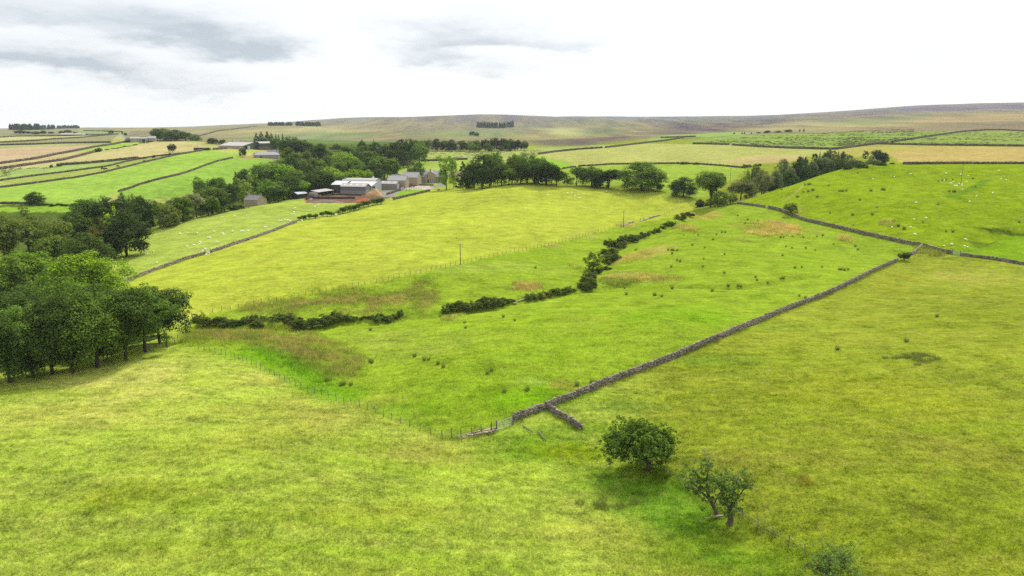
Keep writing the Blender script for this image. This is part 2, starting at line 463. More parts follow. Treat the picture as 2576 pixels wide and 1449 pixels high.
# farm ground
paint(poly_mask(px('C', (1460, 760), (1640, 640), (2040, 620), (2080, 655), (1900, 700), (1700, 745))), alb(150, 192, 54), .4, .1, 0)
yard = px('C', (1640, 560), (2100, 560), (2160, 600), (2060, 620), (1650, 625))
paint(poly_mask(px('C', (1250, 480), (2350, 480), (2350, 560), (2160, 600), (1640, 640), (1450, 760), (1250, 790))), alb(170, 165, 155), .3, 0, 0)
paint(poly_mask(yard), alb(222, 208, 192), .1, 0, 0)
paint(poly_mask(px('S', (880, 1060), (1100, 1010), (2080, 985), (1800, 1085))), alb(170, 200, 90), .3, .1, 0)
paint(poly_mask(px('C', (0, 850), (0, 770), (250, 720), (560, 695), (1050, 700), (1280, 740), (1450, 760), (1260, 800), (1100, 850), (620, 852), (300, 850))), alb(140, 112, 96), .8, .1, 0)
paint(poly_mask(px('C', (330, 765), (420, 730), (560, 722), (930, 735), (1050, 750), (900, 765))), alb(150, 112, 88), .9, 0, 0)
paint(poly_mask(px('C', (0, 845), (20, 800), (300, 800), (750, 800), (840, 850), (600, 850), (300, 848))), alb(150, 116, 100), .9, 0, 0)
# valley floor under the woods
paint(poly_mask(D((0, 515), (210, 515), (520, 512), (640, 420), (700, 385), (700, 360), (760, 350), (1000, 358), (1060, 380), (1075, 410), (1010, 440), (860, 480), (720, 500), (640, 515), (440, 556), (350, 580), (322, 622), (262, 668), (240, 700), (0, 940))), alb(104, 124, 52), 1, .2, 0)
paint(poly_mask(D((0, 520), (215, 517), (190, 534), (0, 532))), alb(158, 198, 60), .4, .1, 0)
# left hill, from the valley up
wa = px('A', (0, 1095), (400, 1045), (800, 990), (1000, 962), (1300, 907), (1600, 833), (1900, 758), (2200, 688), (2400, 653), (2576, 622)) + px('B', (200, 462), (420, 452))
wb = px('A', (0, 1008), (400, 950), (700, 914), (1000, 874), (1385, 822), (1600, 765), (1800, 726), (2000, 695), (2300, 663), (2440, 645))
wc = px('A', (1500, 1145), (1570, 1128), (1650, 1102), (1800, 1048), (2000, 993), (2300, 923)) + px('B', (0, 776), (150, 728), (340, 656), (500, 600), (700, 556))
wd = px('A', (770, 810), (1100, 788), (1390, 762), (1425, 757), (1750, 722))
we = px('A', (0, 862), (400, 803), (800, 747), (1000, 697), (1200, 642), (1290, 618), (1420, 596), (1560, 576), (1750, 545), (1900, 512), (2080, 497))
wf = px('A', (0, 793), (400, 738), (640, 692), (700, 677), (1000, 622), (1200, 582), (1430, 548), (1600, 513))
wg = px('A', (0, 557), (400, 547), (800, 532), (1400, 522))
wh = px('A', (0, 523), (500, 497), (700, 477), (1000, 462), (1300, 433), (1500, 413))
hill_all = D((0, 512), (300, 512), (520, 505), (640, 425), (700, 400), (690, 378), (560, 368), (500, 356), (320, 350), (300, 340), (150, 343), (0, 345), (-350, 350), (-350, 512))
paint(poly_mask(hill_all), albf(178, 190, 96), .4, .25, 0)
paint(poly_mask(D((-350, 512), (0, 512), (250, 512), (300, 480)) + wc + D((690, 395), (620, 380), (520, 374)) + wa[::-1] + D((-350, 500))), albf(154, 200, 66), .3, .06, 0)
paint(poly_mask(D((300, 505)) + wc + D((690, 400), (660, 420), (600, 450), (520, 485), (420, 500))), albf(146, 196, 62), .3, .04, 0)
paint(poly_mask(wa + wb[::-1] + D((-350, 475), (-350, 490))), albf(164, 190, 78), .5, .3, 0)
paint(poly_mask(wb + px('A', (1750, 722)) + wd[::-1] + px('A', (400, 835), (0, 880))), albf(160, 196, 92), .5, .2, 0)
paint(poly_mask(we + D((500, 360), (520, 372)) + px('A', (2300, 650)) + wd[::-1] + px('A', (400, 835), (0, 880))), albf(206, 198, 122), .4, .4, 0)
paint(poly_mask(we[:7] + wf[::-1][2:] + D((-350, 420))), albf(196, 192, 120), .4, .4, 0)
paint(poly_mask(we[4:10] + wf[::-1][:4]), albf(160, 205, 70), .3, .1, 0)
paint(poly_mask(wf[:6] + px('A', (1400, 535), (900, 560), (400, 575), (0, 600)) + D((-350, 380))), albf(200, 184, 132), .4, .4, 0)
paint(poly_mask(wg + px('A', (1450, 545), (900, 565), (400, 575), (0, 600)) + D((-350, 370))), albf(166, 182, 104), .4, .2, 0)
paint(poly_mask(wg + px('A', (1500, 505), (1000, 520), (0, 548))), albf(160, 200, 96), .3, .1, 0)
paint(poly_mask(wg[::-1] + wh), albf(148, 160, 100), .5, .25, 0)
paint(poly_mask(wh + px('A', (1200, 425), (700, 445), (200, 440), (0, 455)) + D((-350, 350))), albf(188, 202, 118), .3, .2, 0)
paint(poly_mask(px('A', (0, 455), (250, 440), (700, 440), (1200, 425), (1560, 445), (1700, 400), (1300, 352), (1000, 340), (400, 360), (0, 380)) + D((-350, 335))), albf(146, 160, 104), .5, .25, .25)
paint(poly_mask(px('A', (1000, 395), (1550, 405), (1700, 380), (1300, 355), (1000, 345))), albf(146, 178, 96), .4, .1, 0)
# barn paddock
paint(poly_mask(px('T', (0, 470), (500, 430), (1300, 440), (1900, 470), (1560, 640), (1150, 660), (900, 600), (300, 530))), albf(184, 204, 92), .4, .3, 0)
paint(poly_mask(px('T', (1150, 640), (1550, 600), (1650, 700), (1500, 760), (1150, 770), (850, 740))), albf(176, 172, 96), .8, .5, 0)
# centre distance
paint(poly_mask(px('W', (100, 435), (190, 340), (700, 335), (1100, 318), (1500, 300), (1900, 282), (2000, 292), (1800, 314), (1500, 340), (1220, 372), (1000, 420), (560, 420))), albf(172, 196, 92), .5, .2, 0)
paint(poly_mask(px('W', (100, 435), (560, 418), (1000, 430), (1200, 400), (1500, 470), (1400, 520), (700, 480), (250, 560), (-100, 640), (-250, 560))), albf(168, 202, 72), .5, .15, 0)
paint(poly_mask(px('W', (1220, 372), (1500, 340), (1800, 314), (2000, 292), (2200, 268), (2576, 275)) + px('E', (330, 305), (700, 312), (1000, 335), (1350, 348), (1780, 358), (2000, 330), (2200, 305), (2350, 330), (2300, 380), (2000, 420), (1400, 430), (1000, 500), (800, 530), (600, 515), (350, 500), (0, 495)) + px('W', (2100, 458), (1750, 474), (1530, 480), (1250, 395))), albf(186, 200, 96), .4, .3, 0)
paint(poly_mask(px('E', (600, 470), (900, 430), (1300, 412), (1520, 425), (1300, 490), (900, 500), (700, 490))), albf(204, 192, 112), .4, .5, 0)
paint(poly_mask(px('W', (1250, 395), (1530, 460), (1560, 480), (1430, 505), (1250, 490), (1180, 430))), albf(146, 202, 48), .4, .1, 0)
paint(poly_mask(px('W', (1430, 512), (1560, 487), (1750, 478), (1900, 466), (2100, 464), (2576, 460)) + px('E', (0, 505), (350, 510), (600, 525), (870, 550), (760, 650), (640, 690), (600, 800), (300, 870), (0, 840)) + px('W', (2400, 715), (2000, 680), (1500, 640), (1430, 600))), albf(158, 196, 54), .4, .15, 0)
# right distance: rushy pasture, hay fields, hill
paint(poly_mask(px('E', (200, 300), (330, 303), (690, 312), (1000, 332), (1350, 347), (1780, 357), (2000, 327), (2310, 292)) + px('F', (430, 435), (700, 395), (1000, 350), (1300, 338), (1515, 345), (1900, 350), (1900, 300), (1515, 330), (1000, 345), (500, 345), (0, 355)) + px('E', (1700, 200), (1200, 195), (700, 220), (400, 260))), albf(146, 184, 70), .7, .25, .05)
paint(poly_mask(px('F', (320, 450), (430, 437), (700, 397), (1000, 352), (1300, 340), (1515, 347), (1900, 352), (1900, 470), (1515, 466), (1050, 461), (700, 458))), albf(146, 178, 66), .7, .3, 0)
paint(poly_mask(px('F', (0, 490), (320, 452), (700, 460), (1050, 465), (1515, 470), (1900, 474), (1900, 600), (1515, 596), (520, 602), (400, 540), (0, 560))), albf(186, 190, 80), .4, .3, 0)
paint(poly_mask(px('F', (390, 520), (700, 488), (1000, 475), (1515, 475), (1900, 476), (1900, 592), (1515, 588), (540, 590), (440, 545))), albf(204, 186, 96), .4, .5, 0)
paint(poly_mask(px('E', (0, 238), (355, 226), (480, 232), (700, 215), (1000, 190), (700, 180), (300, 200), (0, 215))), albf(150, 196, 84), .4, .1, 0)
paint(poly_mask(px('W', (2230, 270), (2576, 215), (2576, 195), (2400, 205), (2230, 215))), albf(152, 190, 80), .4, .1, 0)
hill = hill_wall_a + hill_wall_b + hill_wall_c + D((3000, 690), (3000, 402)) + px('F', (1515, 598), (1000, 600), (520, 605), (300, 620), (100, 640)) + px('E', (2250, 525), (1900, 560), (1600, 595), (1330, 700), (1130, 780), (1000, 840), (900, 870), (800, 900))
paint(poly_mask(hill), alb(160, 184, 34), .6, .2, 0)
paint(poly_mask(px('M', (1320, 210), (1500, 180), (2009, 60), (2400, 60), (2400, 380), (2009, 345), (1405, 258))), alb(148, 184, 34), .5, .1, 0)
# moor tints
for uv, rx, ry, c, s in [((1450, 340), 130, 12, (176, 158, 104), 1), ((1500, 352), 200, 9, (140, 122, 92), 2), ((1650, 335), 130, 10, (138, 118, 98), 2), ((900, 335), 260, 16, (150, 146, 96), 3), ((620, 338), 120, 10, (160, 150, 100), 4), ((1000, 318), 160, 8, (146, 136, 108), 5),
                         ((1230, 330), 160, 10, (144, 138, 92), 6), ((1820, 312), 180, 14, (112, 100, 84), 7), ((2000, 315), 120, 8, (118, 106, 88), 8), ((2300, 312), 260, 10, (170, 154, 100), 9), ((2050, 322), 120, 5, (160, 150, 94), 15), ((2450, 296), 160, 10, (164, 148, 100), 10),
                         ((2500, 275), 160, 7, (134, 122, 108), 11), ((2200, 290), 160, 6, (120, 112, 104), 12), ((1350, 302), 220, 8, (136, 124, 106), 13), ((1560, 318), 70, 10, (124, 138, 84), 14)]:
    m = blob(uv, rx, ry, .7, s, 60.0)
    paint(m * .8, alb(*[q + 14 for q in c]))
# broad tints of the moor, from the tree belt up to the skyline
for uv, c, st in [(px('B', (0, 170), (900, 120), (1000, 155), (500, 215), (280, 290), (0, 200)), (176, 168, 122), .7), (px('B', (280, 290), (800, 185), (1300, 150), (1900, 150), (2400, 210), (2000, 240), (1300, 260), (600, 300)), (196, 182, 128), .75),
                  (px('B', (500, 330), (1300, 250), (1900, 215), (2576, 260), (2576, 360), (1900, 380), (1300, 330)), (158, 164, 112), .75), (px('B', (1800, 140), (2400, 130), (2576, 190), (2400, 220), (1900, 170)), (176, 160, 122), .7), (px('B', (1100, 118), (1700, 70), (2380, 30), (2576, 38), (2576, 120), (1800, 130)), (166, 158, 132), .7),
                  (px('W', (0, 40), (560, 8), (950, 15), (1500, 15), (1700, 40), (1300, 70), (600, 75), (0, 90)), (158, 146, 132), .75), (px('W', (0, 95), (600, 80), (1300, 75), (1900, 70), (2000, 110), (1500, 120), (900, 160), (0, 160)), (164, 154, 118), .75), (px('W', (0, 165), (600, 150), (1000, 150), (1100, 210), (500, 215), (0, 215)), (156, 162, 108), .8),
                  (px('W', (1200, 130), (1600, 120), (1700, 150), (1600, 215), (1250, 190)), (206, 186, 128), .8), (px('W', (1000, 195), (1500, 185), (1560, 215), (1200, 245), (1000, 230)), (186, 172, 116), .8), (px('W', (1130, 250), (1500, 225), (2000, 205), (2300, 200), (2000, 240), (1700, 290), (1150, 300)), (148, 128, 108), .8),
                  (px('W', (1650, 165), (1800, 140), (2050, 125), (2060, 135), (1800, 190), (1680, 215)), (140, 152, 100), .8), (px('E', (0, 95), (250, 62), (600, 36), (1000, 36), (1400, 44), (1250, 80), (900, 130), (700, 180), (350, 200), (0, 210)), (128, 112, 102), .85),
                  (px('E', (0, 150), (500, 110), (900, 100), (700, 170), (200, 190)), (150, 130, 112), .7), (px('E', (740, 182), (950, 130), (1400, 70), (2000, 60), (2576, 60), (2576, 130), (1500, 150), (1000, 185)), (190, 174, 122), .8), (px('E', (1500, 60), (2200, 40), (2576, 30), (2576, 60), (1700, 90)), (156, 156, 112), .7),
                  (px('F', (0, 195), (500, 160), (800, 130), (1100, 130), (1900, 118), (1900, 165), (1000, 175), (300, 205)), (150, 134, 132), .85), (px('F', (0, 280), (600, 240), (720, 200), (740, 250), (300, 300)), (160, 162, 106), .7), (px('F', (300, 290), (800, 225), (1900, 180), (1900, 260), (1000, 280)), (196, 170, 122), .75),
                  (px('F', (0, 330), (500, 310), (1900, 300), (1900, 335), (900, 335), (300, 345)), (178, 148, 112), .75), (px('D', (1330, 297), (1500, 295), (1760, 298), (2000, 297), (1900, 302), (1600, 303), (1400, 301)), (154, 156, 140), .8), (px('A', (1700, 350), (2576, 310), (2576, 420), (2000, 420)), (184, 168, 128), .6)]:  # the far ridge strip carries a painted haze blue
    m = soft(poly_mask(uv, 5), 9, 5) * (.45 + .55 * np.clip((fbm(GX / 70, GY / 330, 91, 4) - .3) / .3, 0, 1))
    c = [min(235, max(60, a + (q - a) * 2.3)) for q, a in zip(c, (166, 156, 118))]
    c = [c[0] - 15, c[1] - 3, c[2] + 9]
    paint(m * min(1, st * 1.15), alb(*c), None, None, .45)
# tan and brown rough patches on the pasture
TAN = (204, 180, 108); RUSH = (148, 154, 72); BROWN = (176, 164, 94)
rp = poly_mask(px('K', (480, 760), (560, 700), (1000, 690), (1280, 640), (1470, 680), (1640, 720), (1850, 790), (2100, 870), (2230, 990), (2180, 1090), (1900, 1170), (1780, 1180), (1600, 1110), (1450, 1010), (1200, 915), (1120, 850), (800, 830), (500, 830)))
rp2 = poly_mask(px('K', (700, 545), (900, 500), (1300, 445), (1900, 345), (2200, 350), (2576, 370)) + px('P', (60, 760), (200, 770), (320, 840), (340, 1000), (200, 1080), (0, 1090)) + px('K', (2576, 540), (2250, 535), (1950, 520), (1300, 540), (750, 545)))
nz = fbm(GX / 5, GY / 5, 21, 4)
RGH = np.zeros(GX.shape)
wob = .35 * (fbm(GX / 2.2, GY / 2.2, 57, 3) - .5)
for m, sd in ((rp, 0), (rp2, 9)):
    m = np.clip(soft(m, 5, 5) * 1.5 + wob * 2 - .25, 0, 1) * (soft(m, 5, 5) > .02)
    k = m * np.clip((fbm(GX / 7 + sd, GY / 7, 33, 4) + wob - .22) / .28, 0, 1)
    paint(k * .9, alb(*RUSH), .9, .3)
    k2 = m * np.clip((nz + wob - .37) / .25, 0, 1)
    paint(k2 * .8, alb(*BROWN), .9, .4)
    RGH = np.maximum(RGH, np.maximum(k * .8, k2))
for cr, x, y, rx, ry, c, st in [('H', 2210, 265, 250, 55, TAN, 1), ('H', 2040, 310, 120, 25, TAN, .9), ('H', 1300, 260, 110, 32, TAN, .75), ('H', 1500, 120, 170, 35, (196, 186, 84), .7), ('H', 930, 500, 160, 70, (196, 180, 96), .75), ('H', 690, 570, 150, 45, TAN, .7), ('H', 620, 740, 230, 45, (190, 172, 92), .8), ('H', 620, 800, 230, 45, RUSH, .9),
                               ('H', 900, 760, 180, 45, TAN, .75), ('H', 1100, 780, 200, 30, BROWN, .7), ('H', 2380, 70, 120, 25, (176, 178, 70), .7), ('H', 1960, 240, 250, 50, (166, 168, 70), .6), ('P', 1250, 850, 175, 45, TAN, .85), ('P', 2240, 215, 130, 30, (190, 182, 90), .9), ('P', 1480, 420, 120, 18, (196, 180, 96), .7), ('P', 1850, 340, 160, 20, (196, 190, 96), .6), ('P', 440, 1160, 90, 35, BROWN, .6),
                               ('E', 480, 1030, 130, 40, (192, 182, 84), .8), ('E', 1860, 1265, 80, 30, TAN, .8), ('E', 1600, 1180, 140, 30, (170, 166, 80), .6), ('E', 850, 1270, 90, 25, (176, 170, 78), .6), ('E', 2300, 1105, 80, 25, BROWN, .7), ('J', 2080, 340, 170, 60, (160, 160, 66), .8), ('P', 1700, 640, 60, 25, BROWN, .5), ('M', 1350, 460, 180, 40, (186, 172, 84), .5), ('M', 880, 470, 100, 30, (176, 158, 56), .5), ('M', 690, 520, 80, 30, (176, 158, 56), .4), ('M', 1100, 220, 120, 40, RUSH, .8),
                               ('M', 980, 1220, 75, 60, (128, 132, 56), .8), ('I', 1960, 700, 70, 30, (150, 128, 48), .6), ('M', 1800, 35, 330, 26, (92, 112, 34), .9), ('M', 1600, 160, 130, 26, (100, 122, 34), .8)]:  # last two patches: dark rushes in the trough, shade put into their colour
    m = blob(p1(cr, x, y), rx / CROPS[cr][2] * 1.05, ry / CROPS[cr][2] * 1.1, .4, int(x), 3.0 if cr != 'I' else 2.0)
    paint(m * st, alb(*c), .9, .4)
    if c in (TAN, BROWN, RUSH):
        RGH = np.maximum(RGH, m * st)
# pale seed-heads and deeper lush grass in the near meadow
for u, v, rx, ry, c, st in [(330, 960, 340, 60, (206, 200, 106), .6), (250, 1040, 330, 70, (194, 196, 92), .5), (800, 1040, 260, 60, (192, 186, 90), .45), (1050, 1140, 130, 50, (188, 176, 96), .5), (620, 1120, 320, 70, (176, 190, 66), .4), (900, 1290, 300, 60, (166, 182, 26), .5), (330, 1240, 300, 40, (156, 176, 22), .5), (420, 1390, 300, 50, (166, 180, 60), .4), (950, 1440, 300, 50, (150, 170, 40), .4),
                            (1330, 1120, 140, 45, (120, 168, 26), .8), (1450, 1140, 180, 28, (154, 178, 10), .7), (1600, 1230, 230, 60, (98, 160, 20), .8), (1700, 1300, 160, 70, (96, 160, 24), .7), (1800, 1400, 240, 60, (104, 160, 24), .75), (1950, 1480, 240, 60, (108, 162, 24), .7), (1450, 1080, 120, 24, (112, 166, 30), .7), (1560, 1020, 200, 22, (120, 160, 44), .6), (1800, 905, 200, 16, (118, 160, 44), .6), (1980, 820, 140, 12, (118, 158, 40), .6),
                            (2150, 1000, 300, 60, (158, 170, 30), .4), (2450, 800, 150, 40, (150, 172, 34), .4), (2000, 1150, 200, 50, (166, 160, 70), .4), (2420, 1150, 200, 60, (160, 160, 62), .35), (2420, 950, 200, 25, (126, 150, 40), .4), (2250, 870, 150, 18, (128, 150, 40), .4), (1900, 1000, 200, 35, (150, 168, 44), .4), (2450, 700, 150, 20, (178, 180, 76), .4), (1500, 1350, 200, 60, (172, 178, 76), .4), (700, 960, 200, 24, (196, 184, 90), .5),
                            (620, 895, 140, 14, (130, 176, 36), .5), (800, 965, 120, 16, (130, 180, 30), .55), (1000, 1030, 160, 24, (120, 176, 20), .5),
                            (960, 870, 190, 50, (170, 186, 74), .6), (1250, 670, 200, 22, (160, 186, 66), .6), (1130, 860, 120, 40, (164, 186, 66), .5), (1500, 800, 260, 30, (160, 184, 50), .5), (1350, 960, 60, 14, (160, 194, 84), .6), (1750, 660, 200, 30, (152, 184, 40), .5), (1300, 1000, 160, 40, (130, 186, 14), .6), (1700, 790, 240, 30, (128, 186, 12), .6)]:
    m = blob((u, v), rx, ry, .9, int(u + v), 9.0)
    paint(m * st, alb(min(c[0] + 14, 214), c[1] + 6, c[2] + 14))
# faint paths and wheel marks
for pts, pw, c in [(px('W', (1640, 440), (1650, 455), (1690, 468)), 2.2, (214, 200, 160)), (px('E', (1440, 730), (1370, 800), (1300, 850), (1250, 885)), .9, (196, 196, 96)), (px('W', (330, 915), (500, 870), (700, 815), (770, 800)), .5, (120, 150, 44)),
                   (px('W', (200, 945), (280, 938), (340, 915)), .5, (120, 150, 44)), (px('F', (900, 880), (1000, 850), (1120, 800), (1210, 745)), 2.2, (112, 158, 36)), (px('K', (1160, 905), (1400, 1000), (1600, 1110), (1750, 1225), (2000, 1300)), 4.0, (124, 176, 30)), (px('A', (1520, 420), (1545, 440), (1580, 455)), 6, (206, 196, 190))]:
    c3 = cast(dense(pts, 6)); c2 = [(a, b) for a, b, _ in c3]
    q = np.array(c2)
    sel = (GX > q[:, 0].min() - 8) & (GX < q[:, 0].max() + 8) & (GY > q[:, 1].min() - 8) & (GY < q[:, 1].max() + 8)
    m = np.zeros(GX.shape)
    m[sel] = np.clip(1.4 - seg_dist(GX[sel], GY[sel], c2) / pw, 0, 1)
    paint(m * .7, alb(*c))

# small real bumps: tussocks near, hummocks further out
amp = np.clip((240 - RR) / 160, 0, 1)
GZ = GZ + amp * .34 * (fbm(GX / 1.7, GY / 1.2, 51, 3) - .5) * (.4 + .6 * ROUGH)
GZ = GZ + RGH * .35 * vnoise(GX / 1.1, GY / 1.1, 77)


def big_mesh(name, verts, faces, mats, cols=None, smooth=True, scal=None):
    me = bpy.data.meshes.new(name)
    verts = np.ascontiguousarray(verts, dtype=np.float32); faces = np.ascontiguousarray(faces, dtype=np.int32)
    k = faces.shape[1]
    me.vertices.add(len(verts)); me.vertices.foreach_set('co', verts.ravel())
    me.loops.add(faces.size); me.loops.foreach_set('vertex_index', faces.ravel())
    me.polygons.add(len(faces))
    me.polygons.foreach_set('loop_start', np.arange(0, faces.size, k, dtype=np.int32))
    try:
        me.polygons.foreach_set('loop_total', np.full(len(faces), k, dtype=np.int32))
    except Exception:
        pass
    if smooth:
        me.polygons.foreach_set('use_smooth', np.ones(len(faces), bool))
    me.update()
    if cols is not None:
        a = me.color_attributes.new('Col', 'FLOAT_COLOR', 'POINT')
        a.data.foreach_set('color', np.ascontiguousarray(cols, dtype=np.float32).ravel())
    if scal is not None:
        for nm, arr in scal.items():
            a = me.attributes.new(nm, 'FLOAT', 'POINT')
            a.data.foreach_set('value', np.ascontiguousarray(arr, dtype=np.float32).ravel())
    for m in mats:
        me.materials.append(m)
    return me


def link(o, parent=None):
    COL.objects.link(o)
    if parent is not None:
        o.parent = parent
    return o


def tag(o, label=None, cat=None, group=None, kind=None):
    for k, v in (('label', label), ('category', cat), ('group', group), ('kind', kind)):
        if v:
            o[k] = v
    return o


def ground_material(blades=False):
    m = bpy.data.materials.new("grass_blades" if blades else "ground"); m.use_nodes = True
    m.node_tree.nodes.clear(); N = NT(m.node_tree)
    geo = N.add('ShaderNodeNewGeometry'); pos = geo.outputs['Position']
    col = N.add('ShaderNodeAttribute', attribute_name='Col').outputs['Color']
    rough = N.add('ShaderNodeAttribute', attribute_name='rough').outputs['Fac']
    dry = N.add('ShaderNodeAttribute', attribute_name='dry').outputs['Fac']
    moor = N.add('ShaderNodeAttribute', attribute_name='moor').outputs['Fac']
    flat = N.add('ShaderNodeVectorMath', {0: pos, 1: (1, 1, 0)}, operation='MULTIPLY').outputs[0]
    big = N.noise(flat, .022, 3, .5)
    med = N.noise(flat, .16, 4, .6, dist=.4)
    fine = N.noise(flat, .85, 4, .62, dist=.3)
    tiny = N.noise(flat, 3.6, 3, .6)
    # lighter / darker growth
    row = N.noise(N.add('ShaderNodeMapping', {'Vector': flat, 'Rotation': (0, 0, .5), 'Scale': (.3, 1, 1)}).outputs[0], .62, 4, .65, dist=.6)
    v = N.math('ADD', N.math('MULTIPLY', N.math('SUBTRACT', big, .5), .6), N.math('MULTIPLY', N.math('SUBTRACT', med, .5), 1.1))
    v = N.math('ADD', v, N.math('MULTIPLY', N.math('SUBTRACT', fine, .5), N.math('MULTIPLY_ADD', rough, .6, .85)))
    v = N.math('ADD', v, N.math('MULTIPLY', N.math('SUBTRACT', row, .5), N.math('MULTIPLY_ADD', rough, .7, .7)))
    v = N.math('ADD', v, N.math('MULTIPLY', N.math('SUBTRACT', tiny, .5), 1.8))
    v = N.math('MINIMUM', N.math('MAXIMUM', N.math('ADD', v, 1.0), .32), 1.75)
    c = N.mix(1.0, col, N.add('ShaderNodeCombineColor', {0: v, 1: N.math('POWER', v, .9), 2: v}).outputs[0], 'MULTIPLY')
    # yellow-green shift between swards
    sh = N.maprange(N.noise(flat, .06, 4, .6), .35, .68)
    c = N.mix(N.math('MULTIPLY', sh, .42), c, N.mix(1.0, c, (.90, 1.03, .68, 1), 'MULTIPLY'))
    # long soft bands left by old mowing and grazing lines
    bnd = N.maprange(N.noise(N.add('ShaderNodeMapping', {'Vector': flat, 'Rotation': (0, 0, -.42), 'Scale': (.07, 1, 1)}).outputs[0], .21, 3, .55, dist=.5), .46, .66)
    c = N.mix(N.math('MULTIPLY', bnd, N.math('MULTIPLY_ADD', rough, .5, .1)), c, N.mix(1.0, c, (.89, .98, .6, 1), 'MULTIPLY'))
    # dry seed heads
    dn = N.math('MULTIPLY', N.maprange(N.noise(flat, .34, 5, .66, dist=.6), .5, .72), N.maprange(N.noise(flat, 1.9, 3, .6), .38, .66))
    c = N.mix(N.math('MULTIPLY', dn, N.math('MULTIPLY', dry, .95)), c, (*alb(214, 190, 116), 1))
    # dark tufts of coarse grass
    dk = N.maprange(N.noise(flat, .5, 4, .7, dist=.2), .56, .72)
    c = N.mix(N.math('MULTIPLY', dk, N.math('MULTIPLY', rough, .34)), c, N.mix(1.0, c, (.48, .66, .5, 1), 'MULTIPLY'))
    # moor mottling
    st = N.add('ShaderNodeMapping', {'Vector': flat, 'Scale': (1, .16, 1)}).outputs[0]
    m1 = N.maprange(N.noise(st, .011, 8, .66, dist=.5), .40, .62)
    m2 = N.maprange(N.noise(st, .03, 6, .7, dist=.4), .42, .62)
    mc = N.mix(m1, (*alb(126, 112, 104), 1), (*alb(196, 180, 124), 1))
    mc = N.mix(N.math('MULTIPLY', m2, .55), mc, (*alb(158, 166, 104), 1))
    c = N.mix(N.math('MULTIPLY', moor, .62), c, mc)
    if blades:
        isl = geo.outputs['Random Per Island']
        b = N.math('MULTIPLY_ADD', isl, .7, .62)
        c = N.mix(1.0, c, N.add('ShaderNodeCombineColor', {0: b, 1: b, 2: b}).outputs[0], 'MULTIPLY')
        d = N.add('ShaderNodeBsdfDiffuse', {'Color': c})
        t = N.add('ShaderNodeBsdfTranslucent', {'Color': c})
        s = N.add('ShaderNodeMixShader', {0: .35, 1: d.outputs[0], 2: t.outputs[0]})
        N.add('ShaderNodeOutputMaterial', {'Surface': s.outputs[0]})
    else:
        hgt = N.math('ADD', N.math('MULTIPLY', fine, 1.0), N.math('MULTIPLY', tiny, .45))
        cam_ = N.math('MULTIPLY', N.math('MULTIPLY_ADD', rough, .5, .25), 1.0)
        bmp = N.add('ShaderNodeBump', {'Strength': cam_, 'Distance': .42, 'Height': hgt})
        d = N.add('ShaderNodeBsdfDiffuse', {'Color': c, 'Roughness': .6, 'Normal': bmp.outputs[0]})
        N.add('ShaderNodeOutputMaterial', {'Surface': d.outputs[0]})
    return m


M_GROUND = ground_material()
M_BLADE = ground_material(True)
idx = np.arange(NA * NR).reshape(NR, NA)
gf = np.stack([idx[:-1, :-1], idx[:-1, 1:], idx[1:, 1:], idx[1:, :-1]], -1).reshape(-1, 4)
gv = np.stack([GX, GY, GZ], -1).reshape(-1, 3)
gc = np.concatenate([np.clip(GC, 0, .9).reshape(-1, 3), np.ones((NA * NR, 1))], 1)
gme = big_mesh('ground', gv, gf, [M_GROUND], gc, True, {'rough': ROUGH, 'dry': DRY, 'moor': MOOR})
go = link(bpy.data.objects.new('ground', gme))
tag(go, 'rolling green pasture, rough meadow and brown moorland reaching the skyline', 'ground', kind='structure')


def gsample(x, y):
    """index of the nearest ground vertex"""
    a = np.arctan2(x, y); l = np.log(np.hypot(x, y))
    i = np.clip(np.rint((a - AZ0) / (AZ1 - AZ0) * (NA - 1)).astype(int), 0, NA - 1)
    k = np.clip(np.rint((l - L0) / (L1 - L0) * (NR - 1)).astype(int), 0, NR - 1)
    return k * NA + i
# ------------------------------------------------------------------ materials
def mat(name, col, rough=.85, var=.25, scale=1.2, spec=.2, metal=0., obj=False, stretch=None, island=0., bump=0.):
    m = bpy.data.materials.new(name); m.use_nodes = True
    m.node_tree.nodes.clear(); N = NT(m.node_tree)
    co = N.add('ShaderNodeTexCoord').outputs['Object']
    if stretch:
        co = N.add('ShaderNodeMapping', {'Vector': co, 'Scale': stretch}).outputs[0]
    n = N.noise(co, scale, 5, .65)
    f = N.math('MULTIPLY_ADD', N.math('SUBTRACT', n, .5), var * 4, 1.0)
    if island:
        isl = N.add('ShaderNodeNewGeometry').outputs['Random Per Island']
        f = N.math('MULTIPLY', f, N.math('MULTIPLY_ADD', isl, island * 2, 1 - island))
    f = N.math('MAXIMUM', f, .2)
    c = N.mix(1.0, (*col, 1), N.add('ShaderNodeCombineColor', {0: f, 1: f, 2: f}).outputs[0], 'MULTIPLY')
    b = N.add('ShaderNodeBsdfPrincipled', {'Base Color': c, 'Roughness': rough, 'Metallic': metal, 'Specular IOR Level': spec})
    if bump:
        bp = N.add('ShaderNodeBump', {'Strength': bump, 'Distance': .08, 'Height': n})
        N.l.new(bp.outputs[0], b.inputs['Normal'])
    N.add('ShaderNodeOutputMaterial', {'Surface': b.outputs[0]})
    return m


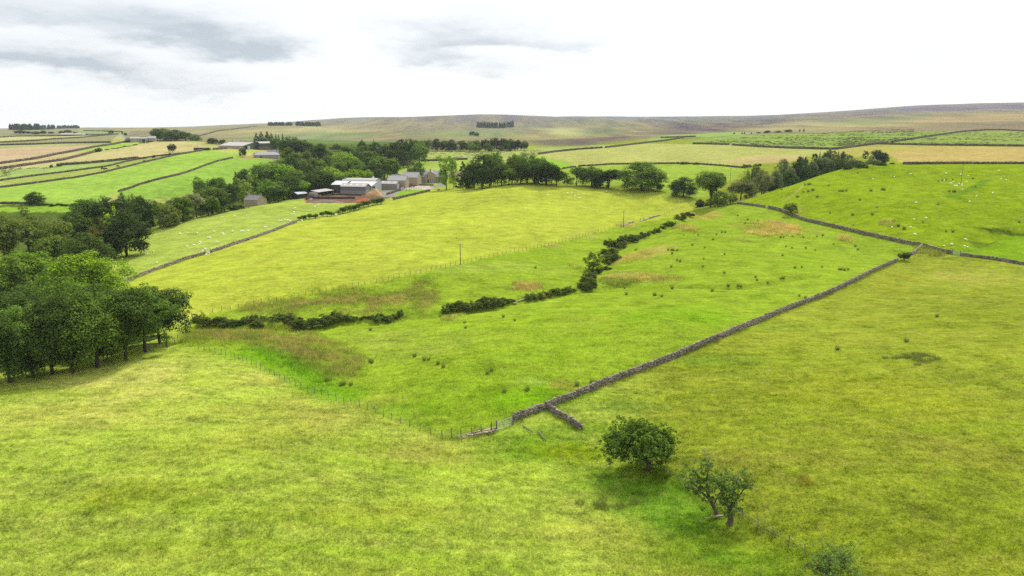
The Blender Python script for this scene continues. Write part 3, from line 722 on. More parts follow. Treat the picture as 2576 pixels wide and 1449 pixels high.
def leaf_mat(name, trans=.3):
    m = bpy.data.materials.new(name); m.use_nodes = True
    m.node_tree.nodes.clear(); N = NT(m.node_tree)
    oi = N.add('ShaderNodeObjectInfo')
    geo = N.add('ShaderNodeNewGeometry')
    n = N.noise(geo.outputs['Position'], .38, 3, .6)
    f = N.math('MULTIPLY_ADD', N.math('SUBTRACT', n, .5), 1.1, 1.0)
    f = N.math('MULTIPLY', f, N.math('MULTIPLY_ADD', geo.outputs['Random Per Island'], .9, .55))
    c = N.mix(1.0, oi.outputs['Color'], N.add('ShaderNodeCombineColor', {0: f, 1: f, 2: N.math('MULTIPLY', f, .95)}).outputs[0], 'MULTIPLY')
    d = N.add('ShaderNodeBsdfDiffuse', {'Color': c})
    t = N.add('ShaderNodeBsdfTranslucent', {'Color': N.mix(1.0, c, (1.1, 1.15, .6, 1), 'MULTIPLY')})
    s = N.add('ShaderNodeMixShader', {0: trans, 1: d.outputs[0], 2: t.outputs[0]})
    N.add('ShaderNodeOutputMaterial', {'Surface': s.outputs[0]})
    return m


M_LEAF = leaf_mat('leaves')
M_BARK = mat('bark', alb(118, 104, 88), .9, .3, 2.0, bump=.6)
M_BARKD = mat('dark_bark', alb(92, 82, 70), .9, .3, 2.0, bump=.6)
M_DEAD = mat('bleached_wood', alb(186, 174, 156), .9, .2, 3.0)
M_STONE = mat('dry_stone', alb(158, 148, 130), .92, .22, 1.3, island=.5, bump=.5)
M_STONE_SHADED = mat('shaded_stone', alb(116, 108, 92), .92, .22, 1.3, island=.5, bump=.5)  # far walls turned from the sun, their shade put into the colour
M_STONEP = mat('pale_stone', alb(190, 176, 150), .92, .2, 1.3, island=.4, bump=.5)
M_POST = mat('weathered_timber', alb(134, 126, 114), .9, .25, 4, island=.2)
M_POSTP = mat('bleached_post', alb(168, 150, 122), .9, .25, 4, island=.2)
M_WIRE = mat('wire', alb(150, 150, 148), .5, .1, 2, .5)
M_GALV = mat('galvanised_steel', alb(196, 204, 208), .45, .1, 3, .5)


# ------------------------------------------------------------------ small mesh builder
class MB:
    def __init__(s):
        s.v = []; s.f = []; s.m = []; s.mi = 0

    def add(s, vs, fs):
        o = len(s.v); s.v += [tuple(p) for p in vs]
        for f in fs:
            s.f.append(tuple(o + i for i in f)); s.m.append(s.mi)

    def box(s, x0, x1, y0, y1, z0, z1, M=None):
        vs = [Vector((x, y, z)) for z in (z0, z1) for x, y in ((x0, y0), (x1, y0), (x1, y1), (x0, y1))]
        if M is not None:
            vs = [M @ p for p in vs]
        s.add(vs, [(0, 3, 2, 1), (4, 5, 6, 7), (0, 1, 5, 4), (1, 2, 6, 5), (2, 3, 7, 6), (3, 0, 4, 7)])

    def tube(s, pts, rads, n=6, cap=True):
        rings = []
        pts = [Vector(p) for p in pts]
        for i, p in enumerate(pts):
            d = (pts[min(i + 1, len(pts) - 1)] - pts[max(i - 1, 0)])
            d = d.normalized() if d.length > 1e-9 else Vector((0, 0, 1))
            a = d.orthogonal().normalized() if i == 0 else (rings[-1][1] - d * rings[-1][1].dot(d)).normalized()
            b = d.cross(a)
            rings.append(([p + (a * math.cos(t) + b * math.sin(t)) * rads[i] for t in [2 * math.pi * k / n for k in range(n)]], a))
        vs = [q for r, _ in rings for q in r]
        fs = []
        for i in range(len(pts) - 1):
            for k in range(n):
                fs.append((i * n + k, i * n + (k + 1) % n, (i + 1) * n + (k + 1) % n, (i + 1) * n + k))
        if cap:
            fs.append(tuple(range(n - 1, -1, -1))); fs.append(tuple((len(pts) - 1) * n + k for k in range(n)))
        s.add(vs, fs)

    def prism(s, prof, x0, x1):
        """profile in (y, z) swept along x"""
        n = len(prof)
        vs = [(x0, y, z) for y, z in prof] + [(x1, y, z) for y, z in prof]
        fs = [tuple(range(n))[::-1], tuple(range(n, 2 * n))] + [(i, (i + 1) % n, n + (i + 1) % n, n + i) for i in range(n)]
        s.add(vs, fs)

    def mesh(s, name, mats):
        me = bpy.data.meshes.new(name)
        me.from_pydata([tuple(p) for p in s.v], [], s.f)
        for m in (mats if isinstance(mats, (list, tuple)) else [mats]):
            me.materials.append(m)
        if any(s.m):
            me.polygons.foreach_set('material_index', s.m)
        me.update()
        return me

    def build(s, name, mats, parent=None, smooth=False):
        me = s.mesh(name, mats)
        if smooth:
            me.polygons.foreach_set('use_smooth', [True] * len(me.polygons))
        return link(bpy.data.objects.new(name, me), parent)


def empty(name, loc, label=None, cat=None, group=None, rz=0):
    o = link(bpy.data.objects.new(name, None))
    o.empty_display_size = .3
    o.location = loc; o.rotation_euler = (0, 0, rz)
    return tag(o, label, cat, group)


def clone(root, loc, rz=0, scale=None, label=None, group=None, color=None):
    r = root.copy(); COL.objects.link(r); r.location = loc; r.rotation_euler = (0, 0, rz)
    if scale is not None:
        r.scale = scale
    if color is not None:
        r.color = color
    for k, v in (('label', label), ('group', group)):
        if v:
            r[k] = v
    for ch in list(root.children):
        c = ch.copy(); COL.objects.link(c); c.parent = r
        if color is not None and ch.name.startswith('crown'):
            c.color = color
        for g in ch.children:
            q = g.copy(); COL.objects.link(q); q.parent = c
    return r


ORD = ('first second third fourth fifth sixth seventh eighth ninth tenth eleventh twelfth thirteenth fourteenth fifteenth sixteenth seventeenth eighteenth nineteenth twentieth '
       'twenty-first twenty-second twenty-third twenty-fourth twenty-fifth twenty-sixth twenty-seventh twenty-eighth twenty-ninth thirtieth').split()
ORD += ['thirty-' + q for q in ORD[:9]] + ['fortieth'] + ['forty-' + q for q in ORD[:9]]


def fwd(p):
    return p[1] * CP - (p[2] - CAMZ) * SP


def z_at_v(y, v):
    t = (CV - v) / FP
    return CAMZ + y * (t * CP - SP) / (CP + t * SP)


# ------------------------------------------------------------------ trees
def norm(a):
    return a / np.maximum(np.linalg.norm(a, axis=1, keepdims=True), 1e-9)


def leaves(C, rad, n, size, up=.35, flat=.8, jit=.45, seed=0, low=.7, asp=.55, axis=None):
    g = np.random.default_rng(seed)
    C = np.asarray(C, float); rad = np.asarray(rad, float)
    p = rad ** 2 / np.sum(rad ** 2)
    i = g.choice(len(C), n, p=p)
    d = norm(g.normal(size=(n, 3)))
    fl = (d[:, 2] < 0) & (g.random(n) < low)
    d[fl, 2] *= -1
    pos = C[i] + d * (rad[i] * (.62 + .5 * g.random(n)))[:, None] * np.array([1, 1, flat])
    out = pos - np.array([0, 0, .45]) if axis is None else pos - axis
    nr = norm(.75 * d + .3 * norm(out) + np.array([0, 0, up]) + jit * g.normal(size=(n, 3)))
    t = norm(np.cross(nr, g.normal(size=(n, 3))))
    b = np.cross(nr, t)
    s = size * (.6 + .8 * g.random(n))[:, None]
    v = np.stack([pos + t * s, pos + b * s * asp, pos - t * s, pos - b * s * asp], 1).reshape(-1, 3)
    f = np.arange(4 * n).reshape(n, 4)
    return v, f


def puffs(kind, g):
    C = []; r = []

    def dome(cx, cy, cz, rx, rz, n, pr, zmin=.1, lo=-.45):
        for _ in range(n):
            while True:
                d = g.normal(size=3); d /= np.linalg.norm(d)
                if d[2] > lo:
                    break
            k = (.55 + .45 * g.random() ** .5)
            if d[2] < 0:                      # skirts hang nearly straight down
                hx = max(.25, math.hypot(d[0], d[1])); q_ = (1 - .38 * d[2] ** 2) / hx
                d[0] *= q_; d[1] *= q_
            p = np.array([cx + d[0] * rx * k, cy + d[1] * rx * k, cz + d[2] * rz * k])
            if p[2] > zmin:
                C.append(p); r.append(pr * (.7 + .7 * g.random()))
    if kind == 'dome':
        dome(0, 0, .47, .40, .44, 95, .10, .045, -.85)
        for _ in range(6):
            a = g.random() * 6.3; dome(.27 * math.cos(a), .27 * math.sin(a), .30 + .38 * g.random(), .18, .19, 12, .085, .05)
    elif kind == 'irregular':
        for _ in range(7):
            a = g.random() * 6.3; q = .26 * g.random() ** .5; h = .2 + .56 * g.random()
            dome(q * math.cos(a) * 1.1, q * math.sin(a) * 1.1, h, .22, .21, 24, .085, .04, -.8)
        dome(0, 0, .74, .17, .2, 16, .07)
    elif kind == 'tall':
        for i in range(7):
            h = .17 + .118 * i; a = g.random() * 6.3
            dome(.17 * math.cos(a), .17 * math.sin(a), h, .28 * (1.15 - .085 * i), .13, 17, .075, .1)
    elif kind == 'layer':
        for i in range(34):
            h = .13 + .76 * g.random(); q = .40 * math.sqrt(max(.05, 1 - ((h - .52) / .5) ** 2)) * (.35 + .65 * g.random()); a = g.random() * 6.3
            for _ in range(7):
                C.append(np.array([q * math.cos(a) + .09 * g.normal(), q * math.sin(a) + .09 * g.normal(), h + .014 * g.normal() - .05 * (q / .4)])); r.append(.05 + .03 * g.random())
    elif kind == 'airy':
        for i in range(34):
            h = .18 + .74 * g.random(); q = .40 * math.sqrt(max(.08, 1 - ((h - .55) / .5) ** 2)) * (.3 + .7 * g.random()); a = g.random() * 6.3
            for _ in range(4):
                C.append(np.array([q * math.cos(a) + .06 * g.normal(), q * math.sin(a) + .06 * g.normal(), h + .04 * g.normal()])); r.append(.045 + .035 * g.random())
    elif kind == 'grey':
        for _ in range(8):
            a = g.random() * 6.3; q = .27 * g.random() ** .5
            dome(q * math.cos(a), q * math.sin(a), .28 + .4 * g.random(), .22, .23, 16, .08, .05, -.8)
        dome(0, 0, .72, .22, .22, 14, .08)
    elif kind == 'thorn':
        for _ in range(10):
            a = g.random() * 6.3; q = .30 * g.random() ** .5
            dome(q * math.cos(a), q * math.sin(a), .30 + .42 * g.random(), .19, .19, 22, .055, .1, -.7)
        dome(0, 0, .52, .38, .36, 60, .055, .12, -.7)
    elif kind == 'bush':
        for _ in range(9):
            a = g.random() * 6.3; q = .38 * g.random() ** .5; h = .35 + .65 * g.random() * (1 - q)
            dome(q * math.cos(a), q * math.sin(a), h * .42, .12 + .07 * g.random(), .2 + h * .38, 16, .075, -.05, -.6)
        for _ in range(14):
            a = g.random() * 6.3; q = .3 + .2 * g.random(); C.append(np.array([q * math.cos(a), q * math.sin(a), .1 + .2 * g.random()])); r.append(.06)
    return np.array(C), np.array(r)


def limb_mesh(mb, C, g, rad, top=.6, nl=10, base=(0, 0, 0), low=.12, lean=(0, 0)):
    b = Vector(base)
    pts = [b, b + Vector((lean[0] * .35 + .01 * g.normal(), lean[1] * .35, top * .3)), b + Vector((lean[0] * .7 + .015 * g.normal(), lean[1] * .7 + .015 * g.normal(), top * .62)), b + Vector((lean[0], lean[1], top))]
    mb.tube([pts[0] - Vector((0, 0, .05))] + pts, [rad * 1.7, rad * 1.35, rad, rad * .8, rad * .35], 7)
    for k in range(nl):
        c = Vector(C[g.integers(len(C))])
        h = low + (top - low) * (.25 + .7 * g.random())
        s = Vector(pts[1]).lerp(pts[3], min(1, max(0, (h - top * .3) / (top * .7)))) if h > top * .3 else pts[0].lerp(pts[1], h / (top * .3))
        m = s.lerp(c, .5) + Vector((0, 0, .04 - .06 * g.random()))
        mb.tube([s, m, c], [rad * .5, rad * .33, rad * .1], 5)


PROTO = {}


def proto(kind, seed, n, size, trunk=.02, **kw):
    key = (kind, seed, n)
    if key in PROTO:
        return PROTO[key]
    g = np.random.default_rng(seed * 31 + 5)
    if kind in ('spruce', 'pine'):
        C, r = [], []
        if kind == 'spruce':
            for i in range(130):
                h = .06 + .92 * (i / 130) ** .9; q = .46 * (1 - h) ** .85 * (.35 + .65 * g.random()) + .01; a = g.random() * 6.3
                C.append([q * math.cos(a), q * math.sin(a), h - .05 * q]); r.append(.02 + .085 * (1 - h))
        else:
            for i in range(60):
                h = .42 + .52 * g.random(); q = .40 * math.sqrt(max(.05, 1 - ((h - .66) / .36) ** 2)) * g.random() ** .5; a = g.random() * 6.3
                C.append([q * math.cos(a), q * math.sin(a), h]); r.append(.06 + .05 * g.random())
        C = np.array(C); r = np.array(r)
        v, f = leaves(C, r, n, size, .1, .45, .5, seed, .4, .4)
        top = .95
    else:
        C, r = puffs(kind, g)
        up, flat, jit = {'layer': (.75, .38, .35), 'airy': (.3, .75, .5), 'grey': (.3, .9, .55), 'bush': (.5, .9, .45)}.get(kind, (.5, .8, .30))
        v, f = leaves(C, r, n, size, up, flat, jit, seed, .5)
        zmx = v[:, 2].max(); v[:, 2] *= 1 / zmx; C[:, 2] *= 1 / zmx
        top = {'bush': .3, 'thorn': .55}.get(kind, .66)
    me = big_mesh('crown', v, f, [M_LEAF], None, False)
    mb = MB()
    limb_mesh(mb, C, g, trunk, top, 5 if kind in ('spruce', 'pine', 'bush') else 14, low=.14)
    tm = mb.mesh('trunk', M_BARKD)
    tm.polygons.foreach_set('use_smooth', [True] * len(tm.polygons))
    PROTO[key] = (me, tm)
    return PROTO[key]


LB = 2.0
SHADE = {'sage': alb(96, 124, 66), 'dark': alb(64, 86, 44), 'deep': alb(56, 76, 44), 'mid': alb(86, 114, 50), 'fresh': alb(112, 146, 50), 'bright': alb(134, 164, 52), 'olive': alb(92, 112, 54),
         'grey': alb(104, 116, 84), 'brown': alb(102, 102, 62), 'blue': alb(56, 78, 58), 'pale': alb(122, 142, 76), 'gorse': alb(82, 100, 54), 'rust': alb(92, 92, 58)}
SHADE = {k: [v[0] * LB * 1.1, v[1] * LB, v[2] * LB * .82] for k, v in SHADE.items()}
WORD = {'sage': 'sage green', 'dark': 'dark green', 'deep': 'very dark', 'mid': 'mid-green', 'fresh': 'fresh green', 'bright': 'bright yellow-green', 'olive': 'olive', 'grey': 'grey-green', 'brown': 'brownish', 'blue': 'bluish dark',
        'pale': 'pale green', 'gorse': 'dark', 'rust': 'rust-brown'}
FORM = {'dome': 'domed tree', 'irregular': 'lumpy tree', 'tall': 'tall tree', 'layer': 'spreading tree', 'airy': 'open-crowned tree', 'grey': 'round willow', 'thorn': 'hawthorn tree',
        'spruce': 'pointed spruce', 'pine': 'pine', 'bush': 'bush'}
SPEC = {'dome': (7000, .024, .02), 'irregular': (6500, .024, .018), 'tall': (6000, .024, .018), 'layer': (6500, .026, .02), 'airy': (3600, .022, .016), 'grey': (8000, .02, .02), 'thorn': (8000, .02, .026), 'spruce': (4200, .026, .012), 'pine': (4200, .024, .014), 'bush': (4200, .034, .012)}
trees_rng = np.random.default_rng(99)
NAME = {'spruce': 'spruce_tree', 'pine': 'pine_tree', 'bush': 'bush', 'grey': 'willow_tree', 'thorn': 'hawthorn_tree'}
CHECK = []


def plant(kind, u, vtop, wpx, shade, vb=None, r=None, label=None, group=None, fine=1.0, seed=None, dx=0, name=None, cat=None, squash=1.0):
    g = trees_rng
    p = at(u, vb) if vb is not None else at_r(u, r)
    z = float(gz(np.array([p[0]]), np.array([p[1]]))[0])
    h = z_at_v(p[1], vtop) - z
    wd = wpx * fwd(p) / FP
    if vb is not None and kind == 'bush':       # a low mound seen from above: part of its height in the picture is its depth
        h = max(.8, h - min(wd * .12, h * .3))
    CHECK.append((kind, round(u), round(p[1]), round(h, 1), round(wd, 1)))
    h = max(h, .5)
    n, size, tr = SPEC[kind]
    n = int(n * fine); size = size / math.sqrt(fine)
    sd = int(g.integers(4)) if seed is None else seed
    cm, tm = proto(kind, sd, n, size, tr)
    c = np.array(SHADE[shade]) * (1 + .10 * g.normal()) * np.array([1 + .05 * g.normal(), 1, 1 + .05 * g.normal()])
    nm = name or NAME.get(kind, 'broadleaf_tree')
    t = empty(nm, (p[0], p[1], z - .05), label, cat or ('bush' if kind == 'bush' else 'tree'), group, float(g.random() * 6.28))
    wk = 1.12 if kind in ('dome', 'irregular', 'layer', 'grey') else 1.0
    t.scale = (wd * wk, wd * wk * squash, h)
    a = link(bpy.data.objects.new('trunk', tm), t)
    b = link(bpy.data.objects.new('crown', cm), t)
    b.color = (*np.clip(c, .005, .6), 1)
    return t


def cluster(phrase, group, items, cat=None, fill=0):
    """items: (kind, u, vtop, width px, shade, 'v'|'r', value)"""
    for k in range(fill):                  # more trees of the same wood standing behind the ones measured one by one
        for it in items[k % 2::1 if fill > 1 else 2]:
            if it[5] == 'r' and not (598 < it[1] < 690 and it[6] < 425) and not (715 < it[1] < 860 and it[6] < 490) and it[0] in ('dome', 'irregular'):
                q = trees_rng
                items = items + [(['dome', 'irregular'][int(q.integers(2))], it[1] + it[3] * (.55 if q.random() > .5 else -.55), it[2] + 4 + 5 * q.random(), it[3] * (.8 + .3 * q.random()), ['dark', 'mid', 'mid', 'fresh', 'olive', 'deep'][int(q.integers(6))], 'r', it[6] * (1.0 + .05 * q.random()))]
    items = sorted(items, key=lambda q: q[1])
    for i, it in enumerate(items):
        kind, u, vt, wpx, sh, how, val = it[:7]
        fine = it[7] if len(it) > 7 else 1.0
        lab = f"{WORD[sh]} {FORM[kind]} {phrase}, {ORD[i]} from left" if len(items) > 1 else f"{WORD[sh]} {FORM[kind]} {phrase}"
        plant(kind, u, vt, wpx, sh, vb=val if how == 'v' else None, r=val if how == 'r' else None, label=lab, group=group if len(items) > 1 else None, fine=fine)


B_ = lambda x, y: p1('B', x, y)
# near wood on the left edge
cluster('at the front of the near left wood', 'trees of the near left wood',
        [('airy', 366, 714, 215, 'mid', 'v', 886, 4.5), ('irregular', 352, 722, 150, 'dark', 'r', 142, 2.4), ('irregular', 318, 720, 165, 'dark', 'v', 906, 2.8), ('dome', 246, 728, 165, 'mid', 'v', 926, 2.8), ('irregular', 184, 732, 150, 'dark', 'v', 939, 2.6), ('dome', 132, 745, 150, 'dark', 'v', 942, 2.6),
         ('irregular', 84, 762, 150, 'mid', 'v', 951, 2.6), ('dome', 24, 775, 150, 'dark', 'v', 963, 2.6)])
cluster('in the back row of the near left wood', 'trees of the near left wood',
        [('dome', 80, 690, 165, 'mid', 'r', 146, 2.4), ('irregular', 205, 706, 170, 'dark', 'r', 150, 2.4), ('dome', 5, 714, 150, 'dark', 'r', 142, 2.4), ('irregular', 300, 712, 140, 'mid', 'r', 153, 2.4), ('irregular', -60, 735, 160, 'dark', 'r', 132, 1.6), ('dome', 140, 710, 130, 'mid', 'r', 160, 2), ('irregular', 40, 740, 150, 'deep', 'r', 131, 2), ('irregular', 165, 750, 140, 'deep', 'r', 134, 2), ('irregular', 262, 752, 120, 'deep', 'r', 140, 2)])  # the very dark lower trees are added to fill shade between trunks
cluster('added as shade under the near left wood', 'bushes added as shade in the near left wood', [('bush', 40, 905, 90, 'deep', 'r', 133), ('bush', 110, 895, 80, 'dark', 'r', 136), ('bush', 165, 888, 80, 'deep', 'r', 138), ('bush', 222, 878, 80, 'dark', 'r', 141), ('bush', 285, 862, 80, 'deep', 'r', 145), ('bush', 340, 850, 60, 'dark', 'r', 149)], 'bush')  # dark bushes added to stand for the shade at the tree feet
cluster('standing behind the near left wood', None, [('irregular', 197, 627, 192, 'fresh', 'r', 178, 2.8)])
cluster('on the left edge beside the yellow-green tree', 'trees above the near left wood', [('irregular', 42, 628, 120, 'fresh', 'r', 205, 1.6), ('irregular', -30, 640, 120, 'mid', 'r', 195, 1.4), ('dome', 100, 655, 70, 'mid', 'r', 192, 1.4)])
cluster('in the clump left of the sheep field', 'trees left of the sheep field',
        [('airy', 40, 518, 150, 'olive', 'r', 270, 2.0), ('irregular', -25, 530, 110, 'olive', 'r', 262, 1.4), ('irregular', 172, 532, 96, 'dark', 'r', 268, 1.5), ('dome', 292, 522, 120, 'deep', 'r', 262, 1.6), ('dome', 188, 579, 112, 'dark', 'r', 225, 1.6), ('irregular', 100, 590, 90, 'olive', 'r', 235, 1.4), ('airy', 232, 545, 60, 'brown', 'r', 255), ('irregular', 120, 548, 80, 'olive', 'r', 260)])
cluster('at the left corner of the sheep field', 'scrub at the sheep field corner', [('thorn', 272, 597, 72, 'olive', 'v', 650), ('thorn', 305, 587, 50, 'brown', 'v', 636), ('bush', 254, 632, 44, 'olive', 'v', 656)], 'bush')
cluster('along the far left edge of the sheep field', 'trees along the sheep field edge',
        [('dome', 258, 490, 88, 'dark', 'r', 335), ('dome', 297, 481, 26, 'deep', 'r', 375), ('irregular', 321, 487, 30, 'olive', 'r', 372), ('dome', 346, 488, 22, 'deep', 'r', 372), ('dome', 341, 498, 72, 'dark', 'r', 335), ('irregular', 386, 508, 52, 'mid', 'r', 335), ('dome', 411, 512, 58, 'olive', 'r', 333),
         ('irregular', 447, 492, 76, 'mid', 'r', 345), ('irregular', 482, 484, 56, 'grey', 'r', 352), ('bush', 466, 536, 40, 'mid', 'v', 552), ('airy', 270, 517, 50, 'bright', 'r', 322), ('irregular', 215, 515, 60, 'mid', 'r', 340), ('irregular', 170, 530, 60, 'mid', 'r', 335), ('bush', 372, 548, 50, 'dark', 'v', 572), ('bush', 424, 540, 50, 'mid', 'v', 559)], fill=1)
cluster('on the roadside hedge below the bright hill', None, [('dome', 90, 480, 47, 'dark', 'v', 514, 1.2)])
cluster('in the wood just behind the stone hut', 'trees behind the stone hut',
        [('irregular', 505, 441, 46, 'mid', 'r', 430), ('dome', 547, 443, 50, 'mid', 'r', 420), ('grey', 524, 470, 90, 'olive', 'r', 368), ('irregular', 578, 460, 48, 'dark', 'r', 376), ('airy', 608, 443, 80, 'pale', 'r', 408, 1.6), ('dome', 671, 450, 60, 'mid', 'r', 424), ('dome', 722, 436, 74, 'dark', 'r', 445), ('irregular', 694, 468, 56, 'dark', 'r', 422),
         ('irregular', 592, 431, 30, 'dark', 'r', 460), ('dome', 616, 422, 46, 'deep', 'r', 470), ('dome', 660, 406, 72, 'mid', 'r', 500), ('irregular', 640, 440, 60, 'mid', 'r', 440), ('irregular', 555, 490, 60, 'olive', 'r', 372), ('bush', 590, 514, 50, 'dark', 'r', 378), ('dome', 708, 448, 60, 'mid', 'r', 440), ('irregular', 760, 450, 44, 'dark', 'r', 475)], fill=1)
cluster('in the middle of the valley wood', 'trees in the middle of the valley wood',
        [('dome', 716, 405, 48, 'dark', 'r', 520), ('irregular', 752, 422, 50, 'fresh', 'r', 500), ('irregular', 781, 411, 46, 'dark', 'r', 520), ('dome', 797, 395, 56, 'mid', 'r', 560), ('dome', 830, 417, 62, 'bright', 'r', 515), ('irregular', 882, 424, 76, 'fresh', 'r', 505), ('irregular', 772, 377, 44, 'olive', 'r', 640), ('dome', 826, 391, 48, 'dark', 'r', 600),
         ('dome', 858, 383, 48, 'fresh', 'r', 640), ('irregular', 886, 386, 50, 'fresh', 'r', 630), ('dome', 890, 396, 64, 'mid', 'r', 590), ('irregular', 850, 402, 50, 'mid', 'r', 570), ('irregular', 686, 410, 50, 'mid', 'r', 510), ('dome', 905, 410, 50, 'mid', 'r', 545), ('irregular', 736, 392, 48, 'dark', 'r', 560), ('irregular', 740, 425, 50, 'mid', 'r', 475)], fill=1)
cluster('beside the main farm sheds', 'trees beside the main farm sheds',
        [('dome', 797, 426, 86, 'dark', 'r', 472, 1.8), ('dome', 964, 391, 80, 'mid', 'r', 560), ('dome', 940, 413, 54, 'deep', 'r', 540), ('irregular', 920, 425, 44, 'fresh', 'r', 520), ('irregular', 850, 438, 44, 'mid', 'r', 480), ('irregular', 990, 420, 36, 'mid', 'r', 560)])
cluster('at the head of the valley wood', 'trees at the head of the valley wood',
        [('dome', 735, 342, 60, 'dark', 'r', 730), ('irregular', 725, 368, 38, 'mid', 'r', 650), ('dome', 698, 345, 30, 'mid', 'r', 760), ('irregular', 806, 359, 68, 'dark', 'r', 705), ('dome', 850, 361, 22, 'dark', 'r', 820), ('dome', 913, 351, 22, 'deep', 'r', 800), ('irregular', 940, 356, 44, 'dark', 'r', 760), ('dome', 934, 378, 62, 'mid', 'r', 620),
         ('irregular', 775, 360, 44, 'dark', 'r', 745), ('irregular', 968, 360, 40, 'olive', 'r', 740), ('dome', 1001, 352, 44, 'dark', 'r', 700), ('irregular', 1030, 348, 48, 'dark', 'r', 690), ('dome', 1056, 356, 46, 'mid', 'r', 680), ('irregular', 984, 375, 44, 'deep', 'r', 650), ('dome', 1015, 376, 40, 'deep', 'r', 655), ('irregular', 880, 366, 44, 'mid', 'r', 760), ('dome', 905, 372, 40, 'dark', 'r', 720)], fill=1)
cluster('behind the tall green-clad shed', 'spruces behind the far farm', [('spruce', 651, 333, 27, 'blue', 'r', 850), ('spruce', 663, 330, 28, 'blue', 'r', 856), ('spruce', 678, 328.5, 30, 'blue', 'r', 850), ('spruce', 688, 333, 23, 'blue', 'r', 850), ('spruce', 699, 336, 15, 'blue', 'r', 840), ('spruce', 706, 337, 13, 'blue', 'r', 840), ('spruce', 716, 333.5, 15, 'blue', 'r', 840)])
cluster('on top of the valley wood skyline', 'conifers above the valley wood', [('spruce', 888, 360, 8, 'blue', 'r', 800), ('spruce', 943, 349, 12, 'blue', 'r', 780), ('pine', 1047, 350, 20, 'blue', 'r', 720), ('pine', 1010, 347, 22, 'blue', 'r', 730)])
cluster('left of the long pale barn', 'trees left of the long barn', [('dome', 540, 346.5, 30, 'deep', 'r', 830), ('irregular', 562, 350, 22, 'dark', 'r', 826)])
cluster('alone below the long pale barn', None, [('dome', 610.5, 371.5, 20, 'dark', 'v', 395.5)])
cluster('beside the low stone steading', None, [('bush', 643, 381.5, 12, 'mid', 'v', 391)])
cluster('alone in the straw-coloured hill field', None, [('dome', 433.5, 360.5, 22, 'deep', 'v', 383)])
cluster('in the copse above the straw field', 'copse on the hill brow', [('dome', 403, 322, 33, 'dark', 'r', 945), ('dome', 424, 321, 49, 'olive', 'r', 960), ('dome', 450, 325, 46, 'dark', 'r', 955), ('irregular', 474, 330, 46, 'dark', 'r', 945), ('irregular', 497, 337, 33, 'mid', 'r', 935), ('dome', 438, 329, 46, 'dark', 'r', 935)])
cluster('on the hill wall left of the copse', None, [('bush', 247, 368.5, 22, 'dark', 'v', 381.5)])
cluster('by the gap in the lower hill wall', 'pair of small hill bushes', [('bush', 131, 412, 15, 'olive', 'v', 421), ('bush', 148, 407.5, 14, 'dark', 'v', 418.5)])
cluster('around the far skyline farm', 'trees around the far skyline farm', [('dome', 62, 327, 26, 'blue', 'r', 1500), ('irregular', 84, 330, 24, 'blue', 'r', 1500), ('irregular', 105, 330, 24, 'blue', 'r', 1490), ('dome', 121, 328, 16, 'blue', 'r', 1500), ('irregular', 143, 331, 18, 'blue', 'r', 1490), ('dome', 167, 329, 15, 'blue', 'r', 1520), ('dome', 182, 326, 18, 'blue', 'r', 1530), ('irregular', 199, 331, 14, 'blue', 'r', 1480), ('bush', 222, 335, 16, 'dark', 'r', 1450)])
cluster('on the pass beside the hill road', 'small trees by the hill road', [('dome', 280, 327.5, 13, 'blue', 'v', 336.5), ('dome', 316, 333, 9, 'blue', 'v', 341), ('irregular', 308, 332.5, 5, 'blue', 'v', 338)])
# belt of trees beyond the farm
cluster('in the long tree belt below the moor', 'tree belt below the moor',
        [('irregular', 1058, 352, 30, 'mid', 'r', 850), ('dome', 1080, 349, 28, 'mid', 'r', 880), ('dome', 1102, 347.5, 28, 'dark', 'r', 885), ('irregular', 1122, 352, 26, 'mid', 'r', 885), ('dome', 1138, 350, 28, 'deep', 'r', 880), ('irregular', 1160, 352, 30, 'olive', 'r', 885), ('dome', 1182, 354, 26, 'mid', 'r', 880), ('irregular', 1202, 352, 28, 'olive', 'r', 890),
         ('dome', 1222, 348.5, 26, 'dark', 'r', 895), ('dome', 1244, 345, 30, 'deep', 'r', 905), ('irregular', 1264, 347, 28, 'dark', 'r', 900), ('dome', 1284, 348.5, 30, 'deep', 'r', 900), ('irregular', 1302, 350, 26, 'dark', 'r', 895), ('dome', 1318, 353, 24, 'deep', 'r', 890), ('dome', 1190, 360, 26, 'mid', 'r', 860), ('irregular', 1230, 359, 26, 'olive', 'r', 865), ('irregular', 1275, 360, 26, 'dark', 'r', 868)], fill=1)
cluster('alone on the moor below the plantation', 'pair of trees on the moor', [('dome', 1187, 329.5, 15, 'blue', 'v', 342), ('dome', 1199, 332.5, 14, 'blue', 'v', 343)])
